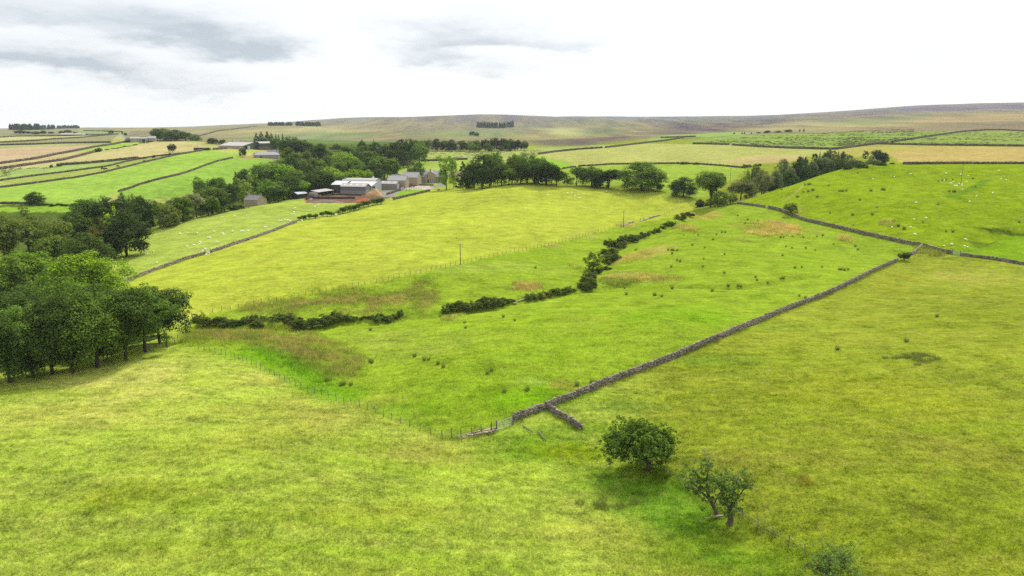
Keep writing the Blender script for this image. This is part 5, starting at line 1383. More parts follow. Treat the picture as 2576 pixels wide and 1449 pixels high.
M_NAVY = mat('dark_blue_cladding', alb(62, 72, 86), .6, .1, 1.0, stretch=(3, 3, .2))
M_BLACK = mat('black_plastic', alb(52, 54, 58), .6, .15, 1.0)
M_DARK = mat('dark_opening', (.012, .012, .014), .9, .1, 1.0)  # near-black panels paint the shade inside doorways and open fronts
M_GLASS = mat('window_glass', (.03, .035, .04), .15, .1, 1.0, .5)
M_WHITE = mat('white_frame', alb(238, 236, 230), .6, .04, 1.0)
M_RED = mat('red_paint', alb(186, 62, 54), .5, .1, 1.0)
M_MAROON = mat('maroon_paint', alb(106, 58, 66), .5, .1, 1.0)
M_YEL = mat('yellow_paint', alb(206, 172, 40), .5, .1, 1.0)
M_TEAL = mat('teal_paint', alb(74, 104, 106), .35, .1, 1.0)
M_TYRE = mat('tyre_rubber', (.02, .02, .02), .9, .1, 1.0)
M_CHIP = mat('wood_chip', alb(206, 166, 116), .95, .3, .8, bump=.8)
M_RUSTY = mat('rusty_muck', alb(190, 108, 66), .95, .3, 1.0, bump=.8)
M_MUCK = mat('brown_muck', alb(142, 98, 72), .95, .3, .8, bump=.8)


def solve_t(p, d, u):
    """distance along the ground direction d from p to the picture column u"""
    k = (u - CU) / FP
    c = p[1] * CP - (p[2] - CAMZ) * SP
    return (k * c - p[0]) / (d[0] - k * d[1] * CP)


def opening(root, face, a, z, w_, h_, kind, L, W):
    """window or door set 3 cm proud of its wall"""
    def mk(x0, x1, z0, z1, dep, m, name, par):
        mb = MB()
        if face == 'f':
            mb.box(x0, x1, -dep, .05, z0, z1)
        elif face == 'b':
            mb.box(x0, x1, W - .05, W + dep, z0, z1)
        elif face == 'r':
            mb.box(-.05, dep, x0, x1, z0, z1)
        else:
            mb.box(-L - dep, -L + .05, x0, x1, z0, z1)
        return mb.build(name, m, par)
    if kind == 'window':
        f = mk(a, a + w_, z, z + h_, .05, M_WHITE, 'window', root)
        n = 2 if h_ > 1.5 or w_ > 1.5 else 1
        for k in range(n):
            if w_ >= h_:
                mk(a + w_ * (k + .12) / n, a + w_ * (k + .88) / n, z + .12, z + h_ - .12, .08, M_GLASS, 'pane', f)
            else:
                mk(a + .14, a + w_ - .14, z + h_ * (k + .1) / n, z + h_ * (k + .9) / n, .08, M_GLASS, 'pane', f)
        return f
    m = {'door': M_DARK, 'opening': M_DARK, 'red_door': M_RED, 'white_door': M_WHITE, 'maroon_door': M_MAROON, 'blue_door': M_TIND, 'board_door': M_RENDER}[kind]
    return mk(a, a + w_, z, z + h_, .05, m, 'opening' if kind == 'opening' else 'door', root)


def gable(name, label, P0, yaw, L, W, eave, ridge, wm, rm, ops=(), chim=(), over=.3, cat='barn', group=None, lower=None, to_right=False, arch=False, mono=False, hip=False, skylights=0, eave_b=None):
    """P0 is the near right foot corner; the body runs L to the left and W back"""
    root = empty(name, P0, label, cat, group, yaw)
    dx = L if to_right else 0
    eb = eave if eave_b is None else eave_b
    ry = W if mono else W / 2
    base = -1.8
    if arch:
        prof = [(0, base), (0, eave)] + [(W / 2 - W / 2 * math.cos(t), eave + (ridge - eave) * math.sin(t)) for t in np.linspace(.25, math.pi - .25, 9)] + [(W, eave), (W, base)]
    elif mono:
        prof = [(0, base), (0, eave), (W, ridge), (W, base)]
    elif hip:
        prof = [(0, base), (0, eave), (W, eave), (W, base)]
    else:
        prof = [(0, base), (0, eave), (ry, ridge), (W, eb), (W, base)]
    mb = MB(); mb.prism(prof, -L + dx, dx); mb.build('wall', wm, root)
    if lower:
        lm, lh = lower
        mb = MB(); mb.box(-L + dx - .06, dx + .06, -.06, W + .06, base, lh); mb.build('plinth', lm, root)
    th = .14
    mb = MB()
    x0, x1 = -L + dx - over, dx + over

    def slab(y0, z0, y1, z1):
        dy, dz = y1 - y0, z1 - z0; l = math.hypot(dy, dz)
        ny, nz = -dz / l * th, dy / l * th
        mb.prism([(y0, z0 + .02), (y1, z1 + .02), (y1 + ny, z1 + nz + .02), (y0 + ny, z0 + nz + .02)], x0, x1)
    sl = (ridge - eave) / max(.1, ry)
    if arch:
        ang = np.linspace(0.0, math.pi, 13)
        pts = [(W / 2 - (W / 2 + .2) * math.cos(t), eave - .05 + (ridge - eave + .1) * math.sin(t)) for t in ang]
        inn = [(W / 2 - (W / 2 + .05) * math.cos(t), eave - .05 + (ridge - eave) * math.sin(t)) for t in ang]
        for i in range(12):
            mb.prism([inn[i], inn[i + 1], pts[i + 1], pts[i]], x0, x1)
    elif mono:
        slab(-over, eave - sl * over, W + over * .5, ridge + sl * over * .5)
    elif hip:
        a = min(W / 2, L / 2)
        v = [(x0, -over, eave), (x1, -over, eave), (x1, W + over, eave), (x0, W + over, eave), (x0 + a, W / 2, ridge), (x1 - a, W / 2, ridge)]
        v2 = [(p[0], p[1], p[2] + .04) for p in v]
        mb.add(v2, [(0, 1, 5, 4), (1, 2, 5), (2, 3, 4, 5), (3, 0, 4), (3, 2, 1, 0)])
    else:
        slab(-over, eave - sl * over, ry, ridge)
        sb = (ridge - eb) / (W - ry)
        slab(ry, ridge, W + over, eb - sb * over)
        mb.box(x0, x1, ry - .18, ry + .18, ridge + .1, ridge + .22)
    rf = mb.build('roof', rm, root)
    for k in range(skylights):
        xx = -L + dx + L * (k + .5) / skylights
        y0, y1 = ry * .35, ry * .8
        n = MB(); z0, z1 = eave + sl * y0 + .19, eave + sl * y1 + .19
        n.add([(xx - .5, y0, z0), (xx + .5, y0, z0), (xx + .5, y1, z1), (xx - .5, y1, z1), (xx - .5, y0, z0 + .05), (xx + .5, y0, z0 + .05), (xx + .5, y1, z1 + .05), (xx - .5, y1, z1 + .05)],
              [(0, 3, 2, 1), (4, 5, 6, 7), (0, 1, 5, 4), (1, 2, 6, 5), (2, 3, 7, 6), (3, 0, 4, 7)])
        n.build('skylight', M_WHITE, rf)
    for cx, cy_, h_, w_ in chim:
        mb = MB(); mb.box(cx - w_ / 2, cx + w_ / 2, cy_ - w_ / 2, cy_ + w_ / 2, ridge - 1.2, ridge + h_)
        mb.box(cx - w_ / 2 - .06, cx + w_ / 2 + .06, cy_ - w_ / 2 - .06, cy_ + w_ / 2 + .06, ridge + h_, ridge + h_ + .14)
        for q in (-.2, .2):
            mb.tube([(cx + q * w_, cy_, ridge + h_ + .1), (cx + q * w_, cy_, ridge + h_ + .5)], [.11, .09], 6)
        mb.build('chimney', wm, rf)
    for o in ops:
        opening(root, *o, L, W) if not to_right else opening(root, o[0], o[1], *o[2:], L=0 if o[0] == 'l' else L, W=W)
    return root


def foot(u, v):
    p = at(u, v)
    return (p[0], p[1], ground2(p[0], p[1]))


def local(P0, yaw, x, y):
    a, b = P0[0] + x * math.cos(yaw) - y * math.sin(yaw), P0[1] + x * math.sin(yaw) + y * math.cos(yaw)
    return (a, b, ground2(a, b))


# --- stone hut on the edge of the sheep field
P0 = foot(*p1('B', 1016, 1160)); yaw = R(-22)
L = -solve_t(P0, (math.cos(yaw), math.sin(yaw)), p1('B', 842, 0)[0]); W = solve_t(P0, (-math.sin(yaw), math.cos(yaw)), p1('B', 1130, 0)[0])
print('hut', round(L, 1), round(W, 1), P0)
hut = gable('stone_hut', 'small stone hut with slate roof at the top of the sheep field', P0, yaw, L, W, 2.9, 5.3, M_HOUSE, M_SLATED, [('f', -L * .38, 1.3, .9, 1.4, 'window')], [(-L + .5, W / 2, .7, .8)], .15, 'hut')
# --- main farm sheds share one frame
F0 = foot(*p1('Q', 1775, 1172)); FY = R(-10)
z0 = F0[2]


def shed(name, label, x, y, L, W, eave, ridge, wm, rm, **k):
    p = local(F0, FY, x, y)
    return gable(name, label, (p[0], p[1], z0 + .4 * max(0, p[2] - z0)), FY, L, W, eave, ridge, wm, rm, cat='shed', **k)


shed('farm_shed', 'grey boarded cattle shed with fibre-cement roof at the front of the farm', 0, 0, 16.5, 9, 4.7, 6.3, M_BOARD, M_ASB, lower=(M_CONC, 2.3), over=.25, skylights=4)
shed('farm_shed', 'wide shed with a bright white sloping roof behind the grey boarded shed', .8, 9.1, 23, 9.9, 4.3, 6.3, M_TIND, M_TIN, mono=True, over=.2, ops=[('r', 1.0, 2.3, 4.6, 1.6, 'opening'), ('r', 6.2, .2, 2.8, 3.8, 'blue_door')])
shed('farm_shed', 'shed with a curved pale metal roof, tallest of the farm sheds', -.4, 19.2, 23, 11, 5.9, 8.2, M_TIND, M_ASB, arch=True)
shed('farm_shed', 'low dark-walled shed with shiny patched metal roof at left of the sheds', -16.8, 8.2, 9.5, 15, 5.0, 6.9, M_CONCD, M_TIN, over=.2)
lp = local(F0, FY, 0, 0)
# open lean-to
A0 = foot(*p1('R', 770, 645)); B0 = foot(*p1('R', 1820, 440))
ly = math.atan2(B0[1] - A0[1], B0[0] - A0[0]); Ll = min(16.0, math.hypot(B0[0] - A0[0], B0[1] - A0[1]))
lean = empty('open_shed', A0, 'open-fronted lean-to shed on posts beside the big dark tree', 'shed', None, ly)
mb = MB(); mb.box(0, Ll, 5.0, 5.25, -.6, 3.4); mb.box(Ll - .25, Ll, 0, 5, -.6, 3.0); mb.build('wall', M_CONCD, lean)
mb = MB(); mb.prism([(-.5, 2.75), (5.5, 3.6), (5.5, 3.72), (-.5, 2.87)], -.3, Ll + .3); mb.build('roof', M_ASB, lean)
for k in range(4):
    mb = MB(); mb.box(Ll * (k + .5) / 4 - .1, Ll * (k + .5) / 4 + .1, -.1, .1, -.6, 2.8); mb.build('post', M_POSTP, lean)
mb = MB(); mb.box(-3.4, -.1, 0, 4.5, -.6, 2.6); mb.build('side_store', M_HOUSEG, lean)
# dark blue shed
P0 = foot(*p1('B', 1520, 1076)); yaw = R(56)
gable('farm_shed', 'small dark blue metal shed with pale roof left of the farm yard', P0, yaw, 7.5, 5.4, 2.9, 3.9, M_NAVY, M_TIND, to_right=True, cat='shed', over=.15)
# grey corrugated shed and stone barns at the right of the sheds
m1 = 470 / 1800 / 15.507
P0 = foot(*p1('V', 815, 560)); yaw = R(-12)
gable('farm_shed', 'grey corrugated shed beside the stone yard wall', P0, yaw, 12.5, 6.4, 3.7, 5.3, M_CONC, M_ASB, ops=[('r', 1.0, .3, 3.4, 3.0, 'blue_door')], cat='shed', over=.15, skylights=3)
P1 = local(P0, yaw, 3.4, 7.5)
gable('stone_barn', 'long stone barn with grey slate roof behind the corrugated shed', P1, yaw, 13, 8, 5.2, 8.0, M_HOUSE, M_SLATE, ops=[('r', 3.2, 2.5, .9, 1.9, 'board_door'), ('f', -9, .2, 1.2, 2, 'door')], over=.12)
P2 = local(P0, yaw, -3.5, 22)
gable('stone_barn', 'rear stone barn with pale slate roof below the dark wood', P2, yaw, 10, 9, 4.6, 8.0, M_HOUSE, M_SLATE, over=.12)
P2 = local(P0, yaw, 6, 25)
gable('stone_barn', 'hindmost stone barn with its ridge showing above the other slate roofs', P2, yaw, 12, 8, 5.8, 9.3, M_HOUSE, M_ASB, over=.12)
# silo
ps = at_r(p1('Q', 2085, 0)[0], 492); zt = z_at_v(ps[1], p1('Q', 0, 402)[1])
si = empty('grain_silo', ps, 'small galvanised feed silo rising behind the curved roof', 'silo')
hh = zt - ps[2]
mb = MB(); mb.tube([(0, 0, hh - 5.2), (0, 0, hh - 4.0), (0, 0, hh - .5), (0, 0, hh)], [.25, 1.05, 1.05, .5], 14); mb.build('bin', M_GALV, si, True)
for k in range(4):
    a = k * math.pi / 2 + .7
    mb = MB(); mb.tube([(math.cos(a), math.sin(a), -.5), (math.cos(a), math.sin(a), hh - 3.8)], [.06, .06], 5); mb.build('leg', M_GALV, si)
# --- farmhouse
yaw = R(3)
P0 = foot(*p1('S', 1890, 975))
fh = empty('farmhouse', P0, 'stone farmhouse with slate roof, cross gable and white windows beside the tree row', 'house', None, yaw)
s = fwd(P0) / FP / CROPS['S'][2]
X = lambda sx: (sx - 1890) * s


def house_block(x0, x1, y0, y1, eave, ridge, along='x', nm='wall', rn='roof'):
    mb = MB()
    if along == 'x':
        ym = (y0 + y1) / 2
        mb.prism([(y0, -1.5), (y0, eave), (ym, ridge), (y1, eave), (y1, -1.5)], x0, x1)
        w_ = mb.build(nm, M_HOUSE, fh)
        mb = MB(); k = (ridge - eave) / (ym - y0)
        for a, b, c, d in ((y0 - .25, eave - .25 * k, ym, ridge), (y1 + .25, eave - .25 * k, ym, ridge)):
            mb.prism([(a, b + .02), (c, d + .02), (c, d + .2), (a, b + .2)], x0 - .15, x1 + .15)
    else:
        xm = (x0 + x1) / 2
        vs = []
        for y in (y0, y1):
            vs += [(x0, y, -1.5), (x1, y, -1.5), (x1, y, eave), (xm, y, ridge), (x0, y, eave)]
        mb.add(vs, [(0, 1, 2, 3, 4), (9, 8, 7, 6, 5), (0, 5, 6, 1), (1, 6, 7, 2), (2, 7, 8, 3), (3, 8, 9, 4), (4, 9, 5, 0)])
        w_ = mb.build(nm, M_HOUSE, fh)
        mb = MB(); k = (ridge - eave) / (xm - x0)
        for sgn in (-1, 1):
            xe = xm + sgn * (xm - x0 + .25); ze = eave - .25 * k
            v = [(xe, y0 - .1, ze), (xm, y0 - .1, ridge), (xm, y1 + .1, ridge), (xe, y1 + .1, ze)]
            mb.add([(a, b, c + .02) for a, b, c in v] + [(a, b, c + .2) for a, b, c in v], [(0, 1, 2, 3), (7, 6, 5, 4), (0, 4, 5, 1), (1, 5, 6, 2), (2, 6, 7, 3), (3, 7, 4, 0)])
    rf = mb.build(rn, M_SLATE, fh)
    return w_, rf


_, r1 = house_block(X(1075), X(2260), .7, 9.2, 4.5, 8.7)
_, r2 = house_block(X(1390), X(1890), 0, 5.2, 6.1, 8.6, 'y')
_, r3 = house_block(X(690), X(1072), 1.2, 9, 4.4, 6.7, 'y')
for cx, cy_, zz, par in ((X(1640), .6, 8.4, r2), (X(1310), 5, 8.4, r1), (X(2100), 5, 8.4, r1)):
    mb = MB(); mb.box(cx - .45, cx + .45, cy_ - .4, cy_ + .4, zz - 1, zz + 1.5); mb.box(cx - .55, cx + .55, cy_ - .5, cy_ + .5, zz + 1.5, zz + 1.65)
    mb.tube([(cx - .2, cy_, zz + 1.6), (cx - .2, cy_, zz + 2.1)], [.13, .11], 6); mb.tube([(cx + .2, cy_, zz + 1.6), (cx + .2, cy_, zz + 2.1)], [.13, .11], 6)
    mb.build('chimney', M_HOUSEG, par)


def hop(sx0, sx1, sy0, sy1, y0, kind):
    z1, z0_ = (972 - sy0) * s * 1.03, (972 - sy1) * s * 1.03
    mb = MB(); mb.box(X(sx0), X(sx1), y0 - .06, y0 + .05, z0_, z1)
    f = mb.build('window' if kind == 'w' else 'door', M_WHITE if kind == 'w' else M_MAROON, fh)
    if kind == 'w':
        mid = (z0_ + z1) / 2
        for a, b in ((z0_ + .1, mid - .05), (mid + .05, z1 - .1)):
            mb = MB(); mb.box(X(sx0) + .12, X(sx1) - .12, y0 - .1, y0 - .03, a, b); mb.build('pane', M_GLASS, f)


for q in ((1465, 1530, 590, 735, 0, 'w'), (1228, 1335, 690, 740, .7, 'w'), (1228, 1340, 815, 885, .7, 'w'), (1598, 1660, 808, 885, 0, 'w'), (1795, 1860, 808, 890, 0, 'w'), (1495, 1558, 800, 968, 0, 'd'), (1960, 2010, 810, 870, .7, 'w'), (2190, 2230, 820, 900, .7, 'd'), (2060, 2090, 860, 930, .7, 'd')):
    hop(*q)
for sx in (1155, 1910):
    mb = MB(); mb.tube([(X(sx), .55, 0), (X(sx), .55, 4.4)], [.07, .07], 6); mb.build('drainpipe', M_BLACK, fh)
# outhouse in front of the farmhouse
P0 = foot(*p1('S', 880, 1035)); yaw2 = R(52)
gable('stone_outhouse', 'small stone outhouse with sloping slate roof beside the red tractor', P0, yaw2, 6.5, 5.2, 2.6, 4.6, M_HOUSE, M_SLATE, ops=[('f', 1.2, 0, 1.0, 2.0, 'board_door')], to_right=True, over=.12, cat='outhouse')
mb = MB()
# --- yard things
def at_s(k, x, y):
    return foot(*p1(k, x, y))


p = at_s('V', 1380, 462); tr = empty('tractor', p, 'red tractor with a maroon implement parked on the yard by the outhouse', 'tractor', None, R(8))
mb = MB(); mb.box(.2, 2.3, -.4, .4, .7, 1.5); mb.box(2.0, 2.5, -.36, .36, .75, 1.4); mb.box(-.9, .3, -.5, .5, .6, 1.2); mb.build('body', M_RED, tr)
mb = MB(); mb.add([(-.95, -.7, 1.2), (.35, -.7, 1.2), (.35, .7, 1.2), (-.95, .7, 1.2), (-.75, -.6, 2.6), (.15, -.6, 2.6), (.15, .6, 2.6), (-.75, .6, 2.6)], [(0, 3, 2, 1), (4, 5, 6, 7), (0, 1, 5, 4), (1, 2, 6, 5), (2, 3, 7, 6), (3, 0, 4, 7)]); cb = mb.build('cab', M_GLASS, tr)
mb = MB(); mb.box(-.85, .25, -.68, .68, 2.6, 2.72); mb.build('cab_roof', M_RED, cb)
for wx, wr in ((-.5, .82), (1.9, .55)):
    for sy in (-.85, .85):
        mb = MB(); mb.tube([(wx, sy - .2, wr), (wx, sy + .2, wr)], [wr, wr], 16); w_ = mb.build('wheel', M_TYRE, tr)
        mb = MB(); mb.tube([(wx, sy - .22, wr), (wx, sy + .22, wr)], [wr * .5, wr * .5], 12); mb.build('rim', M_WHITE, w_)
mb = MB(); mb.box(-3.6, -1.2, -1.1, 1.1, .5, 1.5); mb.tube([(-3.4, 0, 1.5), (-2.2, 0, 2.2), (-1.4, 0, 1.4)], [.14, .14, .12], 6); mb.build('implement', M_MAROON, tr)


def heap(name, label, u, v, wpx, hpx, dep, m, seed, cat='heap'):
    p = foot(u, v); s_ = fwd(p) / FP; w_ = wpx * s_; h_ = hpx * s_
    n = 34
    xs = np.linspace(-1, 1, n); Xg, Yg = np.meshgrid(xs, xs)
    q = np.clip(1 - np.hypot(Xg, Yg), 0, 1) ** .75
    Z = q * (.7 + .6 * fbm(Xg * 2.6 + seed, Yg * 2.6, seed, 4)) * h_ - .25
    ob = link(bpy.data.objects.new(name, big_mesh(name, np.stack([Xg * w_ / 2, Yg * dep + dep * .8, Z], -1).reshape(-1, 3), np.array([(j * n + i, j * n + i + 1, (j + 1) * n + i + 1, (j + 1) * n + i) for j in range(n - 1) for i in range(n - 1)]), [m])))
    ob.location = p
    return tag(ob, label, cat)


heap('wood_chip_heap', 'pale tan heap of wood chippings beside the farm sheds', *p1('Q', 2110, 1235), 44, 19, 4.5, M_CHIP, 3)
heap('muck_heap', 'orange-brown muck heap behind the thick hedge', *p1('C', 990, 838), 58, 11, 3.5, M_RUSTY, 8)
heap('muck_heap', 'dull brown manure heap in the walled pit', *p1('C', 600, 775), 70, 7, 4, M_MUCK, 5)
heap('muck_heap', 'reddish brown earth bank below the low dark wall', *p1('C', 330, 845), 90, 9, 3, mat('red_earth', alb(148, 126, 108), .95, .3, .8, bump=.8), 11, 'bank')


def low_wall(label, uv, h, m=M_CONCD):
    x, y, s_, j = path_of(uv, 4)
    mb = MB(); ps_ = [(a, b, ground2(a, b)) for a, b in zip(x, y)]
    o = Vector(ps_[0])
    for i in range(len(ps_) - 1):
        a, b = Vector(ps_[i]) - o, Vector(ps_[i + 1]) - o
        d = (b - a); d.z = 0; nn = Vector((-d.y, d.x, 0)).normalized() * .15
        t = Vector((0, 0, h)); k = Vector((0, 0, -.4))
        mb.add([a - nn + k, b - nn + k, b + nn + k, a + nn + k, a - nn + t, b - nn + t, b + nn + t, a + nn + t], [(0, 3, 2, 1), (4, 5, 6, 7), (0, 1, 5, 4), (1, 2, 6, 5), (2, 3, 7, 6), (3, 0, 4, 7)])
    ob = mb.build('retaining_wall', m); ob.location = o
    return tag(ob, label, 'wall')


low_wall('low dark concrete wall along the front of the muck pit', px('R', (450, 745), (1200, 768), (1900, 762), (2576, 752)) + px('Q', (1310, 1370)), 1.3)
low_wall('low dark wall between the grey shed and the muck pit', px('R', (1180, 690), (1350, 600), (1600, 545), (1900, 535), (2400, 560)) + px('Q', (1200, 1225), (1590, 1240)), 1.0)
low_wall('low dark garden wall in front of the farmhouse lawn', px('V', (1500, 405), (1800, 404), (2250, 400)), .9)
low_wall('pale garden kerb along the front of the farmhouse', px('V', (2010, 318), (2250, 315), (2500, 312)), .25, M_RENDER)
p = at_s('R', 820, 690); q = empty('cattle_feeder', p, 'yellow tubular cattle feeder in front of the open lean-to', 'feeder')
mb = MB()
for z in (.1, .7, 1.5):
    mb.tube([(1.3 * math.cos(t), 1.0 * math.sin(t), z) for t in np.linspace(0, 6.283, 13)], [.09] * 13, 5)
for t in np.linspace(0, 6.283, 13)[:-1]:
    mb.tube([(1.3 * math.cos(t), 1.0 * math.sin(t), 0), (1.3 * math.cos(t), 1.0 * math.sin(t), 1.5)], [.07, .07], 5)
mb.build('frame', M_YEL, q)
mb = MB(); mb.tube([(0, 0, .05), (0, 0, .5)], [1.1, .7], 10); mb.build('hay', M_CHIP, q)
p = at_s('R', 140, 800); q = empty('farm_trailer', p, 'red farm trailer left of the muck pit', 'trailer', None, R(20))
mb = MB(); mb.box(-1.6, 1.6, -.9, .9, .7, .85); mb.box(-1.6, 1.6, -.95, -.87, .85, 1.5); mb.box(-1.6, 1.6, .87, .95, .85, 1.5); mb.box(-1.66, -1.58, -.9, .9, .85, 1.5); mb.tube([(1.6, 0, .75), (2.6, 0, .6)], [.07, .06], 6); mb.build('body', M_RED, q)
for sy in (-.95, .95):
    mb = MB(); mb.tube([(-.3, sy - .14, .4), (-.3, sy + .14, .4)], [.42, .42], 14); mb.build('wheel', M_TYRE, q)
p = at_s('R', 350, 690); q = empty('parked_car', p, 'dark teal car parked by the dark blue shed', 'car', None, R(15))
mb = MB(); mb.prism([(-.85, .35), (-.9, .8), (-.7, 1.0), (.7, 1.0), (.9, .8), (.85, .35)], -2.1, 2.1); mb.build('body', M_TEAL, q)
mb = MB(); mb.add([(-1.6, -.75, 1.0), (1.0, -.75, 1.0), (1.0, .75, 1.0), (-1.6, .75, 1.0), (-1.2, -.62, 1.5), (.4, -.62, 1.5), (.4, .62, 1.5), (-1.2, .62, 1.5)], [(0, 3, 2, 1), (4, 5, 6, 7), (0, 1, 5, 4), (1, 2, 6, 5), (2, 3, 7, 6), (3, 0, 4, 7)]); mb.build('window', M_GLASS, q)
for wx in (-1.3, 1.3):
    for sy in (-.85, .85):
        mb = MB(); mb.tube([(wx, sy - .1, .33), (wx, sy + .1, .33)], [.33, .33], 12); mb.build('wheel', M_TYRE, q)
# sheeted yard gate
a, b = at_s('V', 972, 598), at_s('V', 1115, 560)
q = empty('yard_gate', a, 'blue-grey sheeted yard gate at the end of the stone yard wall', 'gate', None, math.atan2(b[1] - a[1], b[0] - a[0]))
gl = min(5, math.hypot(b[0] - a[0], b[1] - a[1]))
mb = MB(); mb.box(0, gl, -.04, .04, .1, 1.9); mb.build('panel', M_TIND, q)
for t in (0, 1):
    mb = MB(); mb.tube([(gl * t, .1, -.3), (gl * t, .1, 2.1)], [.1, .1], 7); mb.build('gate_post', M_POST, q)
# odds and ends before the grey shed
for nm, lab, k, x, y, sz, m, cat in [('feed_bag', 'white feed bag in the clutter before the grey boarded shed', 'Q', 1110, 1140, (.9, .7, .6), M_WHITE, 'bag'), ('feed_bag', 'smaller white bag lying lowest in the clutter', 'Q', 1010, 1190, (.7, .6, .4), M_WHITE, 'bag'),
                                 ('metal_sheet', 'shiny metal sheet leaning in the clutter before the grey shed', 'Q', 1495, 1160, (1.5, .9, .5), M_TIN, 'sheet'), ('farm_box', 'dark box right of the white feed bags', 'Q', 1350, 1150, (2.0, 1.0, .9), M_CONCD, 'box'), ('farm_box', 'maroon farm machine box against the grey shed wall', 'Q', 1550, 1110, (1.7, 1.0, 1.3), M_MAROON, 'box'),
                                 ('pale_slab', 'white slab lying right of the red trailer', 'R', 360, 800, (1.9, .8, .5), M_WHITE, 'slab'), ('log', 'dark log lying on the grass below the tree row', 'V', 2440, 590, (2.2, .6, .7), M_BARK, 'log'), ('plank', 'pale plank on the small green paddock', 'V', 1365, 625, (1.6, .25, .12), M_POSTP, 'plank'),
                                 ('hay_bag', 'pale sacking slumped over the end of the farmhouse field wall', 'V', 700, 905, (1.8, .7, 1.5), M_RENDER, 'sack'), ('stone_slab', 'pale flat slab between the two gorse banks, upper one', 'P', 1170, 985, (2.4, .7, .3), M_STONEP, 'slab'), ('stone_slab', 'pale tilted slab between the two gorse banks, lower one', 'P', 1100, 1026, (1.0, .6, .6), M_STONEP, 'slab'),
                                 ('boulder', 'pale boulder alone on the sheep hill slope', 'E', 2196, 944, (.9, .7, .6), M_STONEP, 'boulder'), ('boulder', 'pale stone on the moor wall corner by the straight sheep hill', 'F', 127, 1112, (.6, .5, .4), M_STONEP, 'boulder')]:
    p = at_s(k, x, y)
    g = np.random.default_rng(int(x))
    v = BOXV * np.array(sz) * (1 + .35 * (g.random((8, 3)) - .5)); v[:, 2] += sz[2] * .42
    me = bpy.data.meshes.new(nm); me.from_pydata([tuple(a) for a in v], [], [tuple(f) for f in BOXF]); me.materials.append(m)
    ob = link(bpy.data.objects.new(nm, me)); ob.location = p; ob.rotation_euler = (.1 * g.normal(), .1 * g.normal(), g.random() * .6)
    mod = ob.modifiers.new('round', 'BEVEL'); mod.width = min(sz) * .22; mod.segments = 2
    tag(ob, lab, cat)

# --- hill farm at the head of the valley
P0 = foot(*p1('T', 1035, 437)); yaw = R(-24)
gable('long_barn', 'long pale barn with low white roof and green gable on the hill', P0, yaw, 34, 33, 3.9, 7.2, M_RENDER, M_ASB, ops=[('r', 3.0, 0, 3.4, 3.6, 'opening'), ('r', 6.6, .2, 4.0, 3.4, 'white_door')], over=.4, eave_b=4.2)
g2 = MB(); g2.add([(.12, .2, 0), (.12, 32.6, 0), (.12, 32.6, 4.1), (.12, 16.5, 6.9), (.12, .2, 3.8), (.05, .2, 0), (.05, 32.6, 0), (.05, 32.6, 4.1), (.05, 16.5, 6.9), (.05, .2, 3.8)], [(0, 1, 2, 3, 4), (9, 8, 7, 6, 5), (0, 5, 6, 1), (1, 6, 7, 2), (2, 7, 8, 3), (3, 8, 9, 4), (4, 9, 5, 0)])
for o in list(bpy.data.objects):
    if o.name == 'long_barn':
        gg = g2.build('gable_cladding', M_GREEN, o)
        for c in o.children:
            if c.name.startswith(('door', 'opening')):
                c.location.x += .12
P0 = foot(*p1('T', 1652, 448)); yaw = R(38)
gable('tall_shed', 'tall shed with dark green cladding over brown boards on the hill farm', P0, yaw, 21, 13, 7.0, 8.6, M_GREEND, M_ASB, to_right=True, lower=(M_BROWNC, 3.4), over=.5, cat='shed')
P0 = foot(*p1('T', 2300, 778)); yaw = R(14)
gable('stone_steading', 'low stone steading with hipped slate roof and arched opening below the hill farm', P0, yaw, 22, 7, 4.1, 6.6, M_HOUSEG, M_SLATE, hip=True, ops=[('f', -16.5, 0, 2.0, 2.6, 'opening'), ('f', -21, .8, .9, 1.9, 'red_door'), ('f', -9, .1, .9, 1.2, 'red_door')])
P1 = local(P0, yaw, -1, 12)
gable('stone_house', 'stone cottage with one chimney behind the low stone steading', P1, yaw, 10, 7, 4.8, 8.0, M_HOUSEG, M_SLATED, chim=[(-.5, 3.5, 1.2, .9)], cat='house', ops=[('f', -5, 2.4, .8, 1.2, 'window')])
pb = at_r(p1('T', 1040, 0)[0], 850); zr = z_at_v(pb[1], p1('T', 0, 150)[1]) - pb[2]
gable('hill_farmhouse', 'hill farmhouse whose slate roof and two chimneys show above the long barn', pb, R(20), 9.5, 7, zr - 2.6, zr, M_HOUSEG, M_SLATE, chim=[(-.4, 3.5, .9, .9), (-9.1, 3.5, .9, .9)], cat='house')
P0 = foot(*p1('B', 400, 458)); q = empty('silage_clamp', P0, 'black-sided silage clamp at the top corner of the bright hill field', 'silage clamp', None, R(16))
lc = -solve_t(P0, (math.cos(R(16)), math.sin(R(16))), p1('B', 202, 0)[0])
mb = MB(); mb.box(-lc, 0, 0, 6, -.6, 2.6); mb.build('wall', M_BLACK, q)
mb = MB(); mb.box(-lc - .1, .1, -.1, .05, 2.55, 2.75); mb.box(-lc * .45, -lc * .2, -.06, 0, 1.5, 2.0); mb.build('kerb', M_CONC, q)
